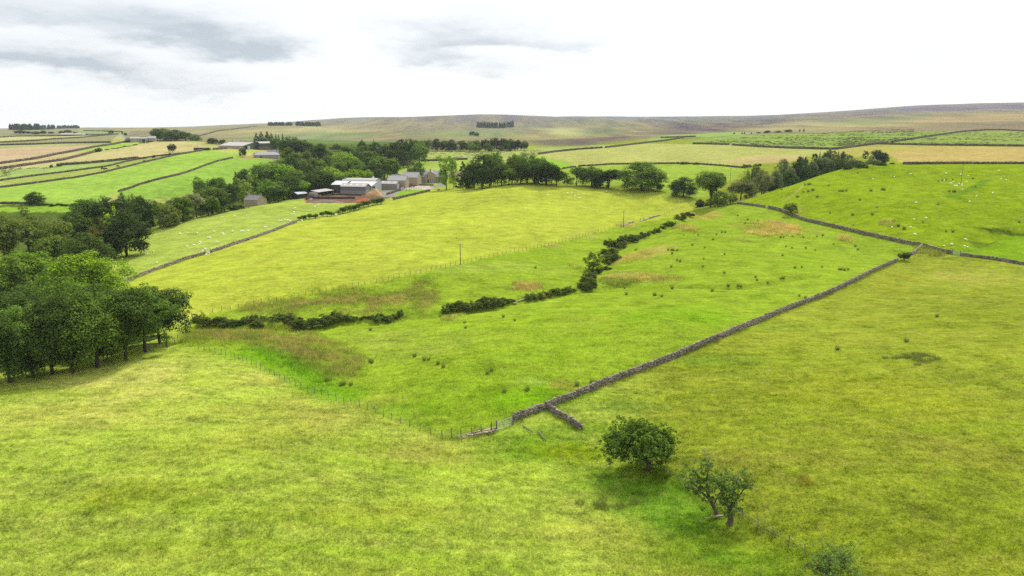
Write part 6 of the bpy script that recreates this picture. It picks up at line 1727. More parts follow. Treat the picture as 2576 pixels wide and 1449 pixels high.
# --- stone farm below the copse
ux = lambda x, y: p1('U', x, y)
P0 = foot(*ux(1160, 965)); yaw = R(16); k = fwd(P0) / FP / CROPS['U'][2]
HF = 'buildings of the stone farm below the copse'
gable('stone_barn', 'stone barn with pale roof at the stone farm below the copse', P0, yaw, 570 * k, 8, 240 * k, 330 * k, M_HOUSEG, M_ASB, group=HF, ops=[('f', -390 * k, .2, 3.5, 225 * k - .6, 'board_door')])
P1 = local(P0, yaw, 430 * k, .5)
gable('stone_barn', 'lower middle barn of the stone farm below the copse', P1, yaw, 428 * k, 8, 220 * k, 290 * k, M_HOUSEG, M_SLATE, group=HF, ops=[('f', -300 * k, .2, 2.8, 3.2, 'opening')])
P1 = local(P0, yaw, 880 * k, 3)
gable('stone_house', 'pale house of the stone farm below the copse', P1, yaw, 430 * k, 7.5, 225 * k, 340 * k, M_RENDER, M_SLATE, cat='house', group=HF, ops=[('f', -300 * k, 100 * k, 50 * k, 50 * k, 'window'), ('f', -130 * k, 100 * k, 50 * k, 50 * k, 'window')])
P1 = local(P0, yaw, -575 * k, 1)
gable('open_shed', 'black open-sided shed at the left end of the stone farm below the copse', P1, yaw, 300 * k, 8, 110 * k, 250 * k, M_CONCD, M_BLACK, cat='shed', group=HF, mono=True, ops=[('f', -290 * k, .1, 280 * k, 90 * k, 'opening')])
# --- farm on the far skyline
for nm, lab, x, y, wpx_, m_ in [('far_shed', 'white-roofed shed of the far skyline farm, left one', 875, 430, 95, M_ASB), ('far_shed', 'white-roofed shed of the far skyline farm, right one', 1030, 430, 155, M_ASB), ('far_house', 'tiny pale house at the right end of the far skyline farm', 1080, 430, 36, M_SLATE)]:
    P0 = foot(*p1('A', x, y)); k = fwd(P0) / FP / CROPS['A'][2]
    gable(nm, lab, P0, R(17), wpx_ * k, 11, 13 * k, 28 * k, M_CONCD if 'shed' in nm else M_RENDER, m_, cat='shed' if 'shed' in nm else 'house', over=.5)
# ------------------------------------------------------------------ animals
M_WOOL = mat('wool', (.82, .79, .72), .95, .06, 6)
M_COWB = mat('black_hide', alb(40, 38, 38), .8, .1, 2)
M_COWR = mat('red_brown_hide', alb(158, 92, 50), .8, .1, 2)
M_LAMB = mat('brown_wool', alb(176, 158, 140), .95, .06, 6)


def skin_mesh(name, verts, edges, radii, m, root=0, sub=1):
    me = bpy.data.meshes.new(name + '_base'); me.from_pydata(verts, edges, [])
    ob = bpy.data.objects.new(name + '_base', me); COL.objects.link(ob)
    mod = ob.modifiers.new('skin', 'SKIN'); mod.use_smooth_shade = True
    for i, r in enumerate(radii):
        rr_ = r if isinstance(r, tuple) else (r, r)
        me.skin_vertices[0].data[i].radius = rr_
        me.skin_vertices[0].data[i].use_root = i == root
    s_ = ob.modifiers.new('sub', 'SUBSURF'); s_.levels = sub; s_.render_levels = sub
    dg = bpy.context.evaluated_depsgraph_get()
    out = bpy.data.meshes.new_from_object(ob.evaluated_get(dg))
    out.name = name
    out.materials.clear(); out.materials.append(m)
    bpy.data.objects.remove(ob)
    return out


def quadruped(name, m, k=1.0, pose='graze', fat=1.0):
    hd = {'graze': [(.62, 0, .52), (.78, 0, .25), (.86, .0, .10)], 'stand': [(.60, 0, .82), (.72, 0, .95), (.90, 0, .86)], 'lie': [(.55, 0, .55), (.66, 0, .68), (.82, 0, .60)]}[pose]
    dz = -.34 if pose == 'lie' else 0
    V = [(0, 0, .66 + dz), (-.40, 0, .68 + dz), (-.58, 0, .62 + dz), (.38, 0, .68 + dz)] + [(a, b, c) for a, b, c in hd]
    E = [(0, 1), (1, 2), (0, 3), (3, 4), (4, 5), (5, 6)]
    Rr = [.30 * fat, .27 * fat, .13, .25 * fat, .13, .10, .055]
    if pose != 'lie':
        for x, y in ((-.44, .14), (-.44, -.14), (.36, .13), (.36, -.13)):
            i = len(V)
            V += [(x - (.05 if x < 0 else 0), y, .36), (x + (.03 if x < 0 else 0), y, 0.0)]
            E += [(1 if x < 0 else 3, i), (i, i + 1)]; Rr += [.085, .05]
    V = [(a * k, b * k, c * k) for a, b, c in V]
    return skin_mesh(name, V, E, [q * k for q in Rr], m)


SHEEP = [quadruped('sheep', M_WOOL, .88, p) for p in ('graze', 'stand', 'graze', 'lie')]
COWM = quadruped('cow', M_COWB, 1.75, 'graze', .95); COWR = quadruped('cow', M_COWR, 1.75, 'stand', .95); LAMBM = quadruped('lamb', M_LAMB, .6, 'graze')
ag = np.random.default_rng(5)


def animals(cr, pts, labf, group, meshes, name='sheep', cat='sheep', near=False):
    P_ = [(u, v) for u, v in px(cr, *pts)]
    P_.sort(key=lambda q: q[0])
    for i, (u, v) in enumerate(P_):
        p = at(u, v + 1.2)
        me = meshes[int(ag.integers(len(meshes)))]
        o = link(bpy.data.objects.new(name, me)); o.location = (p[0], p[1], ground2(p[0], p[1]) + .02)
        o.rotation_euler = (0, 0, float(ag.choice([0, math.pi]) + ag.normal() * .5))
        sc = (.78 if cat == 'sheep' else 1.05) + .14 * ag.random(); o.scale = (sc, sc, sc)
        tag(o, labf(i, len(P_)), cat, group)


LS = [(649, 199), (691, 206), (729, 189), (733, 202), (702, 222), (735, 225), (865, 187), (1113, 174), (1232, 169), (1337, 162), (1772, 94), (1788, 92), (1776, 128), (1753, 150), (1777, 147), (1895, 140), (1970, 82), (2001, 62), (1645, 212), (1660, 212), (1690, 205), (1720, 207), (1739, 209),
      (1504, 272), (1520, 270), (1294, 310), (1310, 307), (1354, 302), (1211, 310), (1120, 328), (1127, 340), (985, 368), (1000, 370), (1040, 312), (880, 325), (791, 320), (725, 330), (908, 409), (904, 429), (856, 432), (789, 449), (1067, 409), (958, 474), (933, 493), (477, 497), (397, 505), (414, 518), (316, 518), (508, 601), (257, 662), (122, 780)]
GS = 'sheep in the walled sheep field'
far_ = [q for q in LS if q[1] < 260]; mid_ = [q for q in LS if 260 <= q[1] < 360]; low_ = [q for q in LS if 360 <= q[1] < 480]; near_ = [q for q in LS if q[1] >= 480]
animals('L', far_, lambda i, n: f'white sheep near the hut end of the sheep field, {ORD[i]} from left', GS, SHEEP)
animals('L', mid_, lambda i, n: f'white sheep halfway down the sheep field, {ORD[i]} from left', GS, SHEEP)
animals('L', low_, lambda i, n: f'white sheep in the lower half of the sheep field, {ORD[i]} from left', GS, SHEEP)
animals('L', near_, lambda i, n: f'white sheep at the wooded near end of the sheep field, {ORD[i]} from left', GS, SHEEP)
animals('L', [(1011, 482), (985, 508), (968, 526)], lambda i, n: f'white sheep passing through the wall gap beside the grey gate, {ORD[i]} from left', GS, SHEEP)
animals('L', [(1860, 200), (1850, 213), (1977, 182), (2153, 160), (2166, 158)], lambda i, n: f'white sheep sheltering under the thin hedge, {ORD[i]} from left', GS, SHEEP)
GF = 'sheep on the right hill'
animals('F', [(282, 733), (457, 717), (588, 695)], lambda i, n: f'white sheep high on the left shoulder of the sheep hill, {ORD[i]} from left', GF, SHEEP)
animals('F', [(880, 690), (864, 748), (917, 771), (937, 761), (998, 700), (1060, 709), (985, 774), (1008, 778), (950, 792), (966, 791), (1007, 791), (1045, 759)], lambda i, n: f'white sheep bunched around the pole on the sheep hill, {ORD[i]} from left', GF, SHEEP)
animals('F', [(1309, 665), (1328, 733), (1367, 742), (1260, 850), (1128, 877), (1070, 921), (1012, 825)], lambda i, n: f'white sheep right of the pole on the sheep hill, {ORD[i]} from left', GF, SHEEP)
animals('F', [(635, 929), (620, 1064), (716, 1055), (438, 1130), (590, 1130), (625, 1189)], lambda i, n: f'white sheep on the lower left slope of the sheep hill, {ORD[i]} from left', GF, SHEEP)
animals('F', [(1038, 1232), (925, 1270), (862, 1280), (1030, 1282), (1052, 1290)], lambda i, n: f'white sheep above the mesh gate below the sheep hill, {ORD[i]} from left', GF, SHEEP)
animals('F', [(318, 962)], lambda i, n: 'brownish lamb alone on the sheep hill', None, [LAMBM], 'lamb', 'lamb')
animals('W', [(1305, 745), (1486, 730), (1527, 720), (1591, 745), (1597, 773), (1555, 757), (1846, 708), (1960, 729)], lambda i, n: f'white sheep grazing in front of the tree row, {ORD[i]} from left', 'sheep in front of the tree row', SHEEP)
animals('W', [(1030, 317), (1075, 314), (1215, 304), (1340, 317), (1385, 302), (1485, 299), (1615, 305), (1715, 287), (1785, 287), (1330, 322), (1382, 326)], lambda i, n: f'distant white sheep beside the tree belt, {ORD[i]} from left', 'distant sheep beside the tree belt', SHEEP)
animals('E', [(985, 302), (1005, 296), (1750, 234), (2050, 280), (2200, 242), (1170, 272), (1130, 275), (2110, 285), (1800, 285), (1560, 260)], lambda i, n: f'distant white sheep in the rushy pasture, {ORD[i]} from left', 'distant sheep in the rushy pasture', SHEEP)
animals('A', [(1840, 628), (1870, 626), (1455, 728), (1945, 580), (1465, 665)], lambda i, n: f'distant pale sheep in the straw hill field, {ORD[i]} from left', 'distant sheep in the straw hill field', SHEEP)
animals('A', [(1302, 858), (1342, 863), (1497, 828), (1828, 768), (1832, 722), (1950, 716), (1957, 700), (2067, 694), (2110, 684), (2152, 674)], lambda i, n: f'black cow in the strip between the hill walls, {ORD[i]} from left', 'black cattle between the hill walls', [COWM], 'cow', 'cow')
animals('A', [(1788, 726)], lambda i, n: 'red-brown cow among the black cattle between the hill walls', None, [COWR], 'cow', 'cow')


# ------------------------------------------------------------------ near trees
def custom_tree(label, name, u, v, trunks, P_, rad, n, size, shade, twigs=(), seed=1, up=.35):
    p = at(u, v); z = ground2(*p[:2])
    root = empty(name, (p[0], p[1], z), label, 'tree')
    mb = MB()
    for pts, r0, r1 in trunks:
        k = len(pts)
        mb.tube([pts[0]] + pts, [r0 * 1.5] + [r0 + (r1 - r0) * i / (k - 1) for i in range(k)], 9)
    g = np.random.default_rng(seed)
    for c in P_:                     # boughs to the leaf clumps
        best = min((Vector(q) for pts, _, _ in trunks for q in pts[1:]), key=lambda q: (q - Vector(c)).length)
        m = best.lerp(Vector(c), .5) + Vector(g.normal(size=3) * .12)
        mb.tube([best, m, c], [.07, .05, .02], 5)
    o = mb.build('trunk', M_BARK, root, True)
    if twigs:
        for pts, r0 in twigs:
            mb = MB()
            mb.tube(pts, [r0 * (1 - .8 * i / (len(pts) - 1)) for i in range(len(pts))], 5)
            mb.build('dead_branch', M_DEAD, root, True)
    C = []; r = []
    for c, q in zip(P_, rad):
        for _ in range(14):
            C.append(np.array(c) + g.normal(size=3) * q * .85); r.append(q * (.2 + .32 * g.random()))
    vv, ff = leaves(C, r, n, size, up, .8, .55, seed, .6, .6, axis=np.array([0, 0, 2.0]))
    cr = link(bpy.data.objects.new('crown', big_mesh('crown', vv, ff, [M_LEAF], None, False)), root)
    cr.color = (*SHADE[shade], 1)
    return root


# hawthorn: domed crown leaning left of its trunk
g = np.random.default_rng(4)
P_, rad = [], []
for i in range(90):
    while True:
        d = g.normal(size=3); d /= np.linalg.norm(d)
        if d[2] > -.5:
            break
    k = .45 + .55 * g.random() ** .5
    P_.append((-1.45 + d[0] * 4.1 * k + (.3 if d[2] > .3 else 0), d[1] * 3.1 * k, 3.6 + d[2] * (2.3 if d[2] > 0 else 2.5) * k)); rad.append(.6 + .4 * g.random())
P_ = [(a, b, max(c, 1.25 + .1 * abs(a))) for a, b, c in P_]
custom_tree('dense dark green hawthorn tree alone in the near field', 'hawthorn_tree', *p1('I', 712, 606), [([(0, 0, 0), (-.1, 0, .9), (-.5, .1, 1.8), (-.9, 0, 2.8), (-1.2, 0, 4)], .3, .1), ([(.1, .1, 0), (.3, .2, 1.2), (.7, .2, 2.4), (.9, .2, 3.6)], .22, .07), ([(0, -.1, .5), (-.6, -.4, 1.6), (-1.9, -.6, 2.6), (-3, -.6, 3.2)], .17, .05)],
            P_, rad, 36000, .12, 'mid', seed=4)
custom_tree('leaning half-dead hawthorn tree with bare top, left of the pair', 'hawthorn_tree', *p1('I', 1262, 972), [([(0, 0, 0), (-.35, 0, .9), (-.9, 0, 1.9), (-1.35, .1, 3.0), (-1.5, 0, 4.3), (-1.45, 0, 5.6)], .30, .07), ([(-.9, 0, 1.9), (-1.8, -.3, 2.9), (-2.8, -.4, 4.0), (-3.6, -.4, 5.0)], .13, .04), ([(-.6, 0, 1.4), (.2, .4, 2.6), (.5, .3, 3.6)], .1, .04)],
            [(-3.9, -.3, 5.3), (-3.2, -.3, 4.3), (-1.9, .2, 5.6), (-1.6, -.2, 3.8), (-1.0, -.4, 3.0), (-2.4, .3, 4.4), (-1.5, .1, 6.1), (-2.9, .5, 5.2), (-2.2, -.6, 3.3), (-.4, .3, 4.0), (.4, .3, 3.9), (-.9, .5, 4.8), (-1.7, .4, 6.7)],
            [.55, .75, .7, .8, .75, .75, .5, .6, .6, .6, .5, .6, .35], 7200, .085, 'sage', [([(-1.45, 0, 5.6), (-1.5, .1, 6.8), (-1.9, .1, 7.9), (-2.1, 0, 8.6)], .09), ([(-1.5, .1, 6.8), (-1.1, 0, 7.7), (-1.2, .1, 8.8)], .06), ([(-1.4, 0, 6.0), (-.8, .1, 6.8), (-.2, .1, 7.3)], .05), ([(-1.9, .1, 7.9), (-2.7, .1, 8.3)], .03), ([(-1.0, 0, 2.4), (.0, -.6, 2.5), (.9, -.8, 2.7)], .06)], 8)
custom_tree('broken-topped hawthorn tree with a thick pale trunk, right of the pair', 'hawthorn_tree', *p1('I', 1366, 1036), [([(0, 0, 0), (-.05, 0, .8), (-.2, 0, 1.6), (-.1, .1, 2.8), (.15, .1, 4.0)], .40, .1), ([(-.2, 0, 1.7), (-.8, .1, 2.8), (-1.2, .1, 4.0)], .15, .05), ([(0, 0, 2.2), (.9, .2, 3.6), (1.7, .2, 4.9)], .11, .04)],
            [(-.5, -.3, 2.3), (.1, -.3, 2.4), (-1.4, .2, 4.3), (-.5, 0, 3.6), (.5, .1, 6.0), (1.2, .2, 4.7), (-.8, .2, 5.4), (-1.7, .1, 5.3), (-.2, .2, 4.7), (.5, .3, 4.2), (.2, -.2, 3.0), (1.8, .2, 5.1), (-1.3, -.2, 3.3)],
            [.65, .55, .7, .8, .6, .7, .7, .6, .8, .7, .6, .4, .6], 8200, .085, 'sage', [([(.1, .1, 3.6), (.25, .1, 4.8), (.2, .1, 5.6), (.5, .1, 6.6)], .11), ([(.25, .1, 4.8), (.7, .1, 5.7)], .05), ([(1.5, .2, 4.5), (2.3, .2, 5.7)], .04)], 9)
# grey-green willow bush running out of the frame
p = at(2085, 1470)
g = np.random.default_rng(12)
P_ = [(g.normal() * 1.3, g.normal() * 1.0, 1.2 + g.random() * 2.0) for _ in range(34)]
custom_tree('grey-green willow bush at the bottom right end of the fence', 'willow_bush', 2085, 1470, [([(0, 0, 0), (-.2, 0, .8), (-.7, 0, 1.8)], .1, .04), ([(.1, 0, 0), (.4, .2, .9), (.9, .2, 2.0)], .1, .04), ([(0, .1, 0), (.1, .3, 1.2), (0, .5, 2.4)], .08, .03)], P_, [.55 + .3 * g.random() for _ in P_], 7000, .08, 'sage', seed=12)
# fallen wood
for lab, cr, pts, r0 in [('pale fallen branch below the leaning hawthorn', 'I', [(1225, 998), (1270, 990), (1318, 986)], .16), ('short bleached branch left of the fallen branch', 'I', [(1160, 1000), (1178, 1003), (1196, 998)], .08), ('thin white stick lying lowest under the two hawthorns', 'I', [(1118, 1020), (1142, 1034)], .06),
                         ('long dark beam lying in the grass, upper of two near the stub wall', 'J', [(1600, 808), (1655, 845), (1712, 880)], .11), ('long dark beam lying in the grass, lower of two near the stub wall', 'J', [(1775, 872), (1815, 925), (1855, 978)], .12)]:
    q = [at(*c) for c in px(cr, *pts)]; q = [Vector((a, b, ground2(a, b) + r0 + .12)) for a, b, _ in q]
    mb = MB(); o = q[0].copy(); mb.tube([a - o for a in q], [r0 * (1 - .35 * i / (len(q) - 1)) for i in range(len(q))], 7)
    ob = mb.build('fallen_branch' if 'branch' in lab or 'stick' in lab else 'timber_beam', M_DEAD if 'dark' not in lab else M_POST, None, True); ob.location = o
    tag(ob, lab, 'branch' if 'beam' not in lab else 'beam')

# ------------------------------------------------------------------ plantations seen as one mass
def plantation(label, pts, w_, h_, n, dep, seed):
    g = np.random.default_rng(seed)
    V, F = [], []; c = 0
    base = px('D', *pts)
    for i in range(n):
        t = g.random() * (len(base) - 1); k = min(int(t), len(base) - 2); f = t - k
        u = base[k][0] * (1 - f) + base[k + 1][0] * f; v = base[k][1] * (1 - f) + base[k + 1][1] * f
        p = at(u, v); dd = g.random() * dep
        L_ = math.hypot(p[0], p[1]); x, y = p[0] * (1 + dd / L_), p[1] * (1 + dd / L_)
        z = ground2(x, y); h = h_ * (.75 + .4 * g.random())
        m = 60
        q = g.random(m) ** .8; a = g.random(m) * 6.283; rad_ = w_ * .5 * (1 - q) ** .7 * (.4 + .6 * g.random(m))
        pos = np.stack([x + rad_ * np.cos(a), y + rad_ * np.sin(a), z + h * (.08 + .92 * q)], 1)
        nr = norm(np.stack([np.cos(a), np.sin(a), .6 + 0 * a], 1) + .4 * g.normal(size=(m, 3))); tt_ = norm(np.cross(nr, g.normal(size=(m, 3)))); bb = np.cross(nr, tt_); s_ = w_ * .2
        V.append(np.stack([pos + tt_ * s_, pos + bb * s_ * .6, pos - tt_ * s_, pos - bb * s_ * .6], 1).reshape(-1, 3)); F.append(np.arange(4 * m).reshape(m, 4) + c); c += 4 * m
    ob = link(bpy.data.objects.new('conifer_plantation', big_mesh('conifer_plantation', np.concatenate(V), np.concatenate(F), [M_LEAF], None, False)))
    ob.color = (*SHADE['blue'], 1)
    tag(ob, label, 'plantation', None, 'stuff')


plantation('dark conifer plantation on the left skyline', [(24, 327), (60, 328), (100, 327), (140, 325)], 9, 15, 150, 60, 1)
plantation('dark conifer strip on the left skyline beyond the plantation', [(145, 324), (170, 323), (200, 323)], 9, 11, 80, 50, 2)
plantation('square conifer plantation standing on the open moor', [(1200, 321.5), (1225, 322), (1250, 323.5), (1275, 322), (1291, 320)], 10, 17, 140, 70, 3)
plantation('small conifers at the left of the square moor plantation', [(1200, 321), (1212, 321.5), (1230, 322)], 9, 11, 30, 30, 6)
plantation('thin conifer plantation on the moor skyline', [(675, 316.5), (700, 316.5), (735, 316.5)], 9, 11, 110, 60, 4)
plantation('rounded end of the moor skyline plantation', [(745, 317), (775, 317.5), (806, 318)], 9, 13, 90, 60, 5)

# ------------------------------------------------------------------ rushes
def blades(P_, n, h, lean, width, spread, seed=0, up=.15):
    """n blades round every point of P_"""
    g = np.random.default_rng(seed)
    m = len(P_)
    q = np.repeat(P_, n, 0); k = len(q)
    hh = np.repeat(h, n) if np.ndim(h) else np.full(k, h); sp_ = np.repeat(spread, n) if np.ndim(spread) else np.full(k, spread)
    a = g.random(k) * 6.283; rr_ = sp_ * np.sqrt(g.random(k))
    b = q + np.stack([rr_ * np.cos(a), rr_ * np.sin(a), -.03 + 0 * a], 1)
    ln = np.repeat(lean, n, 0) if np.ndim(lean) == 2 else np.tile(lean, (k, 1))
    d = np.stack([np.cos(a) * up + ln[:, 0], np.sin(a) * up + ln[:, 1], 1 + 0 * a], 1) + g.normal(size=(k, 3)) * np.array([.25, .25, .1])
    d = norm(d); L_ = hh * (.6 + .7 * g.random(k))
    sd_ = g.random(k) * 6.283; wv = np.stack([np.cos(sd_), np.sin(sd_), 0 * sd_], 1) * (width * (.7 + .6 * g.random(k)))[:, None]
    v = np.stack([b - wv, b + wv, b + d * L_[:, None]], 1).reshape(-1, 3)
    return v, np.arange(3 * k).reshape(k, 3)


def plain_leaf(name, c1, tip=None):
    m = bpy.data.materials.new(name); m.use_nodes = True
    m.node_tree.nodes.clear(); N = NT(m.node_tree)
    isl = N.add('ShaderNodeNewGeometry').outputs['Random Per Island']
    c = N.mix(isl, (*c1, 1), (*(tip or [q * 1.6 for q in c1]), 1))
    d = N.add('ShaderNodeBsdfDiffuse', {'Color': c}); t = N.add('ShaderNodeBsdfTranslucent', {'Color': c})
    N.add('ShaderNodeOutputMaterial', {'Surface': N.add('ShaderNodeMixShader', {0: .3, 1: d.outputs[0], 2: t.outputs[0]}).outputs[0]})
    return m


M_RUSHB = plain_leaf('rush_stems', alb(130, 156, 62), alb(192, 200, 104))
rme = []
for sd in range(3):
    v, f = blades(np.zeros((1, 3)), 190, .95, np.array([0, 0]), .022, .3, sd, .45)
    rme.append(big_mesh('rush_clump', v, f, [M_RUSHB], None, False))
rg = np.random.default_rng(3)
for where, cr, pts in [('in the upper gully pasture', 'H', [(1480, 455), (1140, 650), (1200, 585), (1230, 597), (1683, 523), (1110, 478), (1145, 480), (1160, 482), (1190, 486), (1205, 480), (1150, 515), (1270, 327), (1415, 325), (1655, 300), (1690, 300), (1890, 210), (2020, 185), (1815, 130), (1915, 172), (2480, 350), (2505, 460), (2305, 445), (2365, 458), (2270, 535), (2465, 655), (2395, 660), (2250, 770), (2278, 767), (1995, 757), (1555, 895), (1045, 950), (980, 940), (668, 870), (1150, 870), (685, 930), (780, 480), (1565, 372), (1355, 430), (1600, 322), (2280, 350), (2310, 335), (2350, 295), (2370, 345), (2260, 320), (2250, 352), (1460, 650), (1470, 570), (1680, 715), (1720, 845), (1820, 845), (1850, 850), (2120, 815), (2010, 785), (2440, 945), (2500, 965)]),
                       ('in the lower gully pasture', 'P', [(1100, 1195), (983, 1158), (590, 1218), (600, 1270), (1660, 640), (1310, 660), (440, 1160), (2515, 935)]),
                       ('in the green pasture above the near gate', 'J', [(490, 55), (535, 52), (378, 15), (645, 98), (705, 135), (1200, 210), (1250, 175), (1660, 390), (1640, 405), (1390, 418), (2380, 320), (2420, 330), (2210, 340)]),
                       ('around the brown rush bed', 'K', [(2245, 705), (2245, 1000), (2260, 1005), (1975, 1215), (2000, 1210), (2065, 1215), (1840, 1170), (1870, 1175), (1680, 800), (1790, 960)]),
                       ('on the shoulder of the sheep hill', 'E', [(2003, 597), (1465, 717), (1503, 715), (1518, 715), (1710, 727), (1815, 783), (1835, 783), (1850, 784), (1885, 780), (1450, 790), (1500, 787), (1540, 772), (1555, 772), (1230, 770), (1385, 840), (1400, 842), (1590, 843), (2145, 782), (2255, 770), (2275, 772), (2025, 873), (1950, 1025), (2150, 1020), (2415, 1140), (2475, 1165), (2365, 1095), (2275, 1105), (1720, 1005)]),
                       ('on the slope of the sheep hill', 'F', [(265, 833), (355, 825), (375, 828), (818, 755), (850, 750), (878, 748), (905, 838), (940, 842), (952, 842), (935, 742), (1100, 735), (537, 1145), (490, 1122), (450, 1090), (380, 1097), (935, 1168), (880, 1165), (690, 1090), (815, 945), (1475, 1090), (1120, 800)]),
                       ('near the meeting walls', 'M', [(430, 205), (405, 172), (198, 152), (90, 370), (40, 82), (93, 70), (25, 207), (250, 395), (270, 395), (300, 400), (335, 395), (1180, 840), (890, 1080), (235, 1155)])]:
    for u, v in px(cr, *pts):
        p = at(u, v); s_ = .9 + .6 * rg.random()
        if cr in ('F', 'E'):
            s_ *= 1.35
        o = link(bpy.data.objects.new('rush_clump', rme[int(rg.integers(3))]))
        o.location = (p[0], p[1], ground2(p[0], p[1])); o.scale = (s_ * .62, s_ * .62, s_ * .78); o.rotation_euler = (0, 0, float(rg.random() * 6.28))
        tag(o, f'small dark tuft of rushes {where}', 'rushes', f'rush tufts {where}')
for lab, cr, x, y, n, sx in [('grey-green bank of rushes in front of the half-dead hawthorn', 'I', 440, 895, 9, 1.6), ('dark rush patch alone in the right-hand meadow', 'M', 980, 1240, 22, 2.6)]:
    p = at(*p1(cr, x, y)); q = np.stack([rg.normal(size=n) * sx, rg.normal(size=n) * sx * .55, np.zeros(n)], 1)
    q[:, 2] = gz(q[:, 0] + p[0], q[:, 1] + p[1]) - ground2(*p[:2])
    v, f = blades(q, 130, .75, np.array([0, 0]), .02, .5, n, .5)
    o = link(bpy.data.objects.new('rush_patch', big_mesh('rush_patch', v, f, [M_RUSHB], None, False))); o.location = (p[0], p[1], ground2(*p[:2]))
    tag(o, lab, 'rushes')


def inside(uv, n, seed, dens=None):
    """n random ground points inside a picture outline, spread evenly over the picture"""
    g = np.random.default_rng(seed); q = np.array(uv); out = []
    lo, hi = q.min(0), q.max(0)
    while len(out) < n:
        c = lo + (hi - lo) * g.random((n * 2, 2)); ins = np.zeros(len(c), bool)
        for i in range(len(q)):
            (x1, y1), (x2, y2) = q[i - 1], q[i]
            if y1 != y2:
                ins ^= ((y1 > c[:, 1]) != (y2 > c[:, 1])) & (c[:, 0] < (x2 - x1) * (c[:, 1] - y1) / (y2 - y1) + x1)
        out += [tuple(a) for a in c[ins]]
    P_ = np.array(cast(out[:n]))
    P_[:, 2] = gz(P_[:, 0], P_[:, 1])
    return P_


# rushy far pastures: thousands of clumps, one mass
fr = np.concatenate([inside(px('E', (400, 285), (1000, 215), (1700, 205), (2576, 190), (2576, 270), (2300, 285), (2000, 320), (1780, 350), (1350, 340), (700, 305)), 1500, 1), inside(px('F', (0, 355), (500, 345), (1000, 345), (1300, 335), (700, 392), (430, 432), (300, 445), (0, 480)), 700, 2),
                     inside(px('F', (720, 400), (1000, 358), (1515, 352), (1515, 460), (1050, 457), (600, 445)), 500, 3), inside(px('E', (1500, 200), (2000, 165), (2576, 150), (2576, 185), (1800, 205)), 600, 4), inside(px('W', (200, 345), (700, 340), (1200, 320), (1300, 350), (1000, 400), (600, 410), (200, 410)), 220, 5), inside(px('A', (0, 850), (500, 840), (900, 830), (600, 900), (0, 960)), 90, 6)])
k = vnoise(fr[:, 0] / 40, fr[:, 1] / 40, 9) > .36
fr = fr[k]
v, f = blades(fr, 16, .75 + .5 * rg.random(len(fr)), np.array([0, 0]), .16, 1.5, 7, .8)
o = link(bpy.data.objects.new('far_rushes', big_mesh('far_rushes', v, f, [plain_leaf('far_rush_stems', alb(92, 100, 58), alb(132, 132, 82))], None, False)))
tag(o, 'scattered dark rush clumps across the far pastures below the moor', 'rushes', None, 'stuff')
# ------------------------------------------------------------------ rough grass on the brown patches, and the standing meadow
def scatter(mask_w, n, seed):
    """ground points drawn with a weight per ground vertex"""
    g = np.random.default_rng(seed)
    area = (RR ** 2).ravel()                       # polar grid: cell area grows with the square of the range
    w_ = (mask_w.ravel() * area)
    c = np.cumsum(w_); i = np.searchsorted(c, g.random(n) * c[-1])
    k, j = np.divmod(i, NA)
    az = azs[np.clip(j, 0, NA - 1)] + (g.random(n) - .5) * (azs[1] - azs[0]); lr = lrs[np.clip(k, 0, NR - 1)] + (g.random(n) - .5) * (lrs[1] - lrs[0])
    x, y = np.exp(lr) * np.sin(az), np.exp(lr) * np.cos(az)
    return np.stack([x, y, gz(x, y)], 1)


def tuft_object(name, label, P_, n, h, width, spread, seed, lean_amt, up, colmul=1.0, mat_=None):
    lx = vnoise(P_[:, 0] / 5, P_[:, 1] / 5, 61) - .5; ly = vnoise(P_[:, 0] / 5, P_[:, 1] / 5, 62) - .5
    lean = np.stack([lean_amt * (.45 + 1.2 * lx), lean_amt * (-.2 + 1.6 * ly)], 1)
    v, f = blades(P_, n, h, lean, width, spread, seed, up)
    gi = np.repeat(gsample(P_[:, 0], P_[:, 1]), n * 3)
    cols = np.concatenate([np.clip(GC, 0, .9).reshape(-1, 3)[gi] * colmul, np.ones((len(gi), 1))], 1)
    me = big_mesh(name, v, f, [mat_ or M_BLADE], cols, False, {'rough': ROUGH.ravel()[gi], 'dry': DRY.ravel()[gi], 'moor': np.zeros(len(gi))})
    o = link(bpy.data.objects.new(name, me))
    tag(o, label, 'grass', None, 'stuff')
    return o


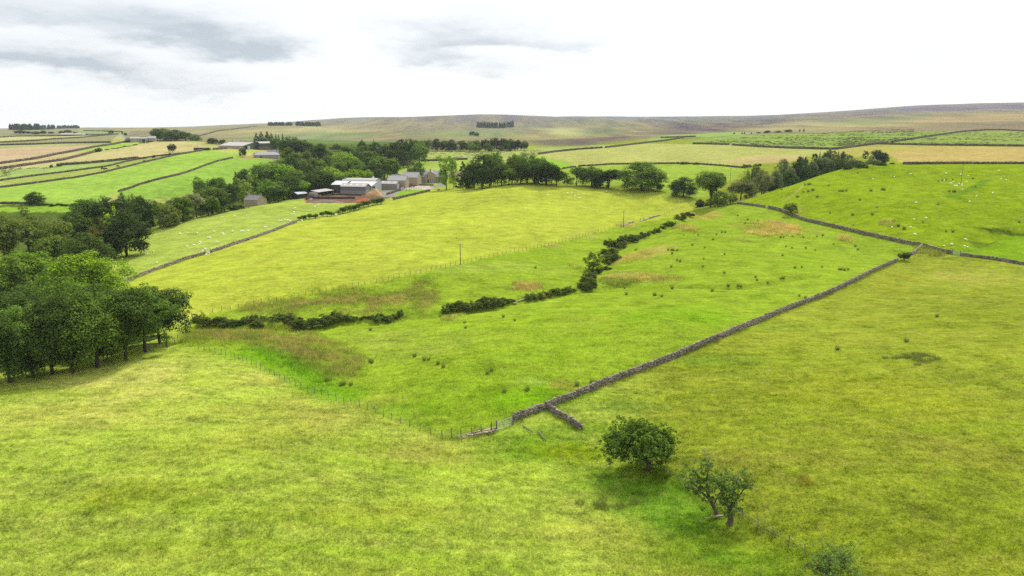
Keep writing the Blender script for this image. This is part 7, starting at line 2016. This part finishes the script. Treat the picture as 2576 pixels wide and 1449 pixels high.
frustum = (np.abs(AZ) < R(46))
P_ = scatter(RGH * frustum * (RR < 420), 34000, 21)
d = np.hypot(P_[:, 0], P_[:, 1])
tuft_object('rough_grass', 'tall brown and tan rough grass in patches over the pasture', P_, 9, (.5 + .5 * rng.random(len(d))) * np.clip(d / 200, .9, 1.5), .028, .5, 3, .35, .35, 1.9)
mead = (ROUGH > .3) * frustum * (RR > 52) * (RR < 165) * np.clip((170 - RR) / 60, 0, 1) / RR ** 1.2
P_ = scatter(mead, 210000, 31)
d = np.hypot(P_[:, 0], P_[:, 1])
tuft_object('meadow_grass', 'windblown standing grass of the near meadows', P_, 4, .34 + .16 * vnoise(P_[:, 0] / 2.3, P_[:, 1] / 2.3, 8), .02, .16, 5, .8, .35, 1.75)

# rank grass along the foot of the nearer walls
foot_ = np.zeros(GX.shape)
for ln in (near_wall, px('J', (1870, 603), (2050, 722), (2250, 832)), hill_wall_b, left_wall_a, px('J', (870, 935), (1240, 862)), px('I', (745, 600), (793, 612), (880, 655), (960, 715)), px('I', (745, 604), (800, 616), (885, 660), (965, 720), (1457, 1000), (1580, 1083), (1697, 1145), (1825, 1210), (1957, 1280))):
    c2 = np.array(cast(dense(ln, 10)))[:, :2]
    sel = (GX > c2[:, 0].min() - 4) & (GX < c2[:, 0].max() + 4) & (GY > c2[:, 1].min() - 4) & (GY < c2[:, 1].max() + 4)
    foot_[sel] = np.maximum(foot_[sel], np.exp(-((seg_dist(GX[sel], GY[sel], [tuple(q) for q in c2]) - .55) / .3) ** 2))
P_ = scatter(foot_ * (RR < 420) * (vnoise(GX / 4, GY / 4, 71) > .3), 9000, 41)
d = np.hypot(P_[:, 0], P_[:, 1])
tuft_object('wall_foot_grass', 'long grass growing along the foot of the nearer stone walls', P_, 7, .32 + .3 * rng.random(len(d)), .022, .3, 6, .4, .4, 1.35)

# ------------------------------------------------------------------ thin air haze
hz = bpy.data.materials.new('haze'); hz.use_nodes = True
hz.node_tree.nodes.clear(); N = NT(hz.node_tree)
pv = N.add('ShaderNodeVolumePrincipled', {'Color': (.80, .86, .95, 1), 'Density': .000042, 'Anisotropy': .2})
N.add('ShaderNodeOutputMaterial', {'Volume': pv.outputs[0]})
zmin = float(GZ.min()) - 1.5; zmax = max(float(GZ.max()), CAMZ) + 25
mb = MB(); mb.box(-9400, 9400, -60, 9400, zmin, zmax)
ho = mb.build('haze', hz)
tag(ho, 'thin pale air haze over the whole landscape', 'haze', None, 'stuff')
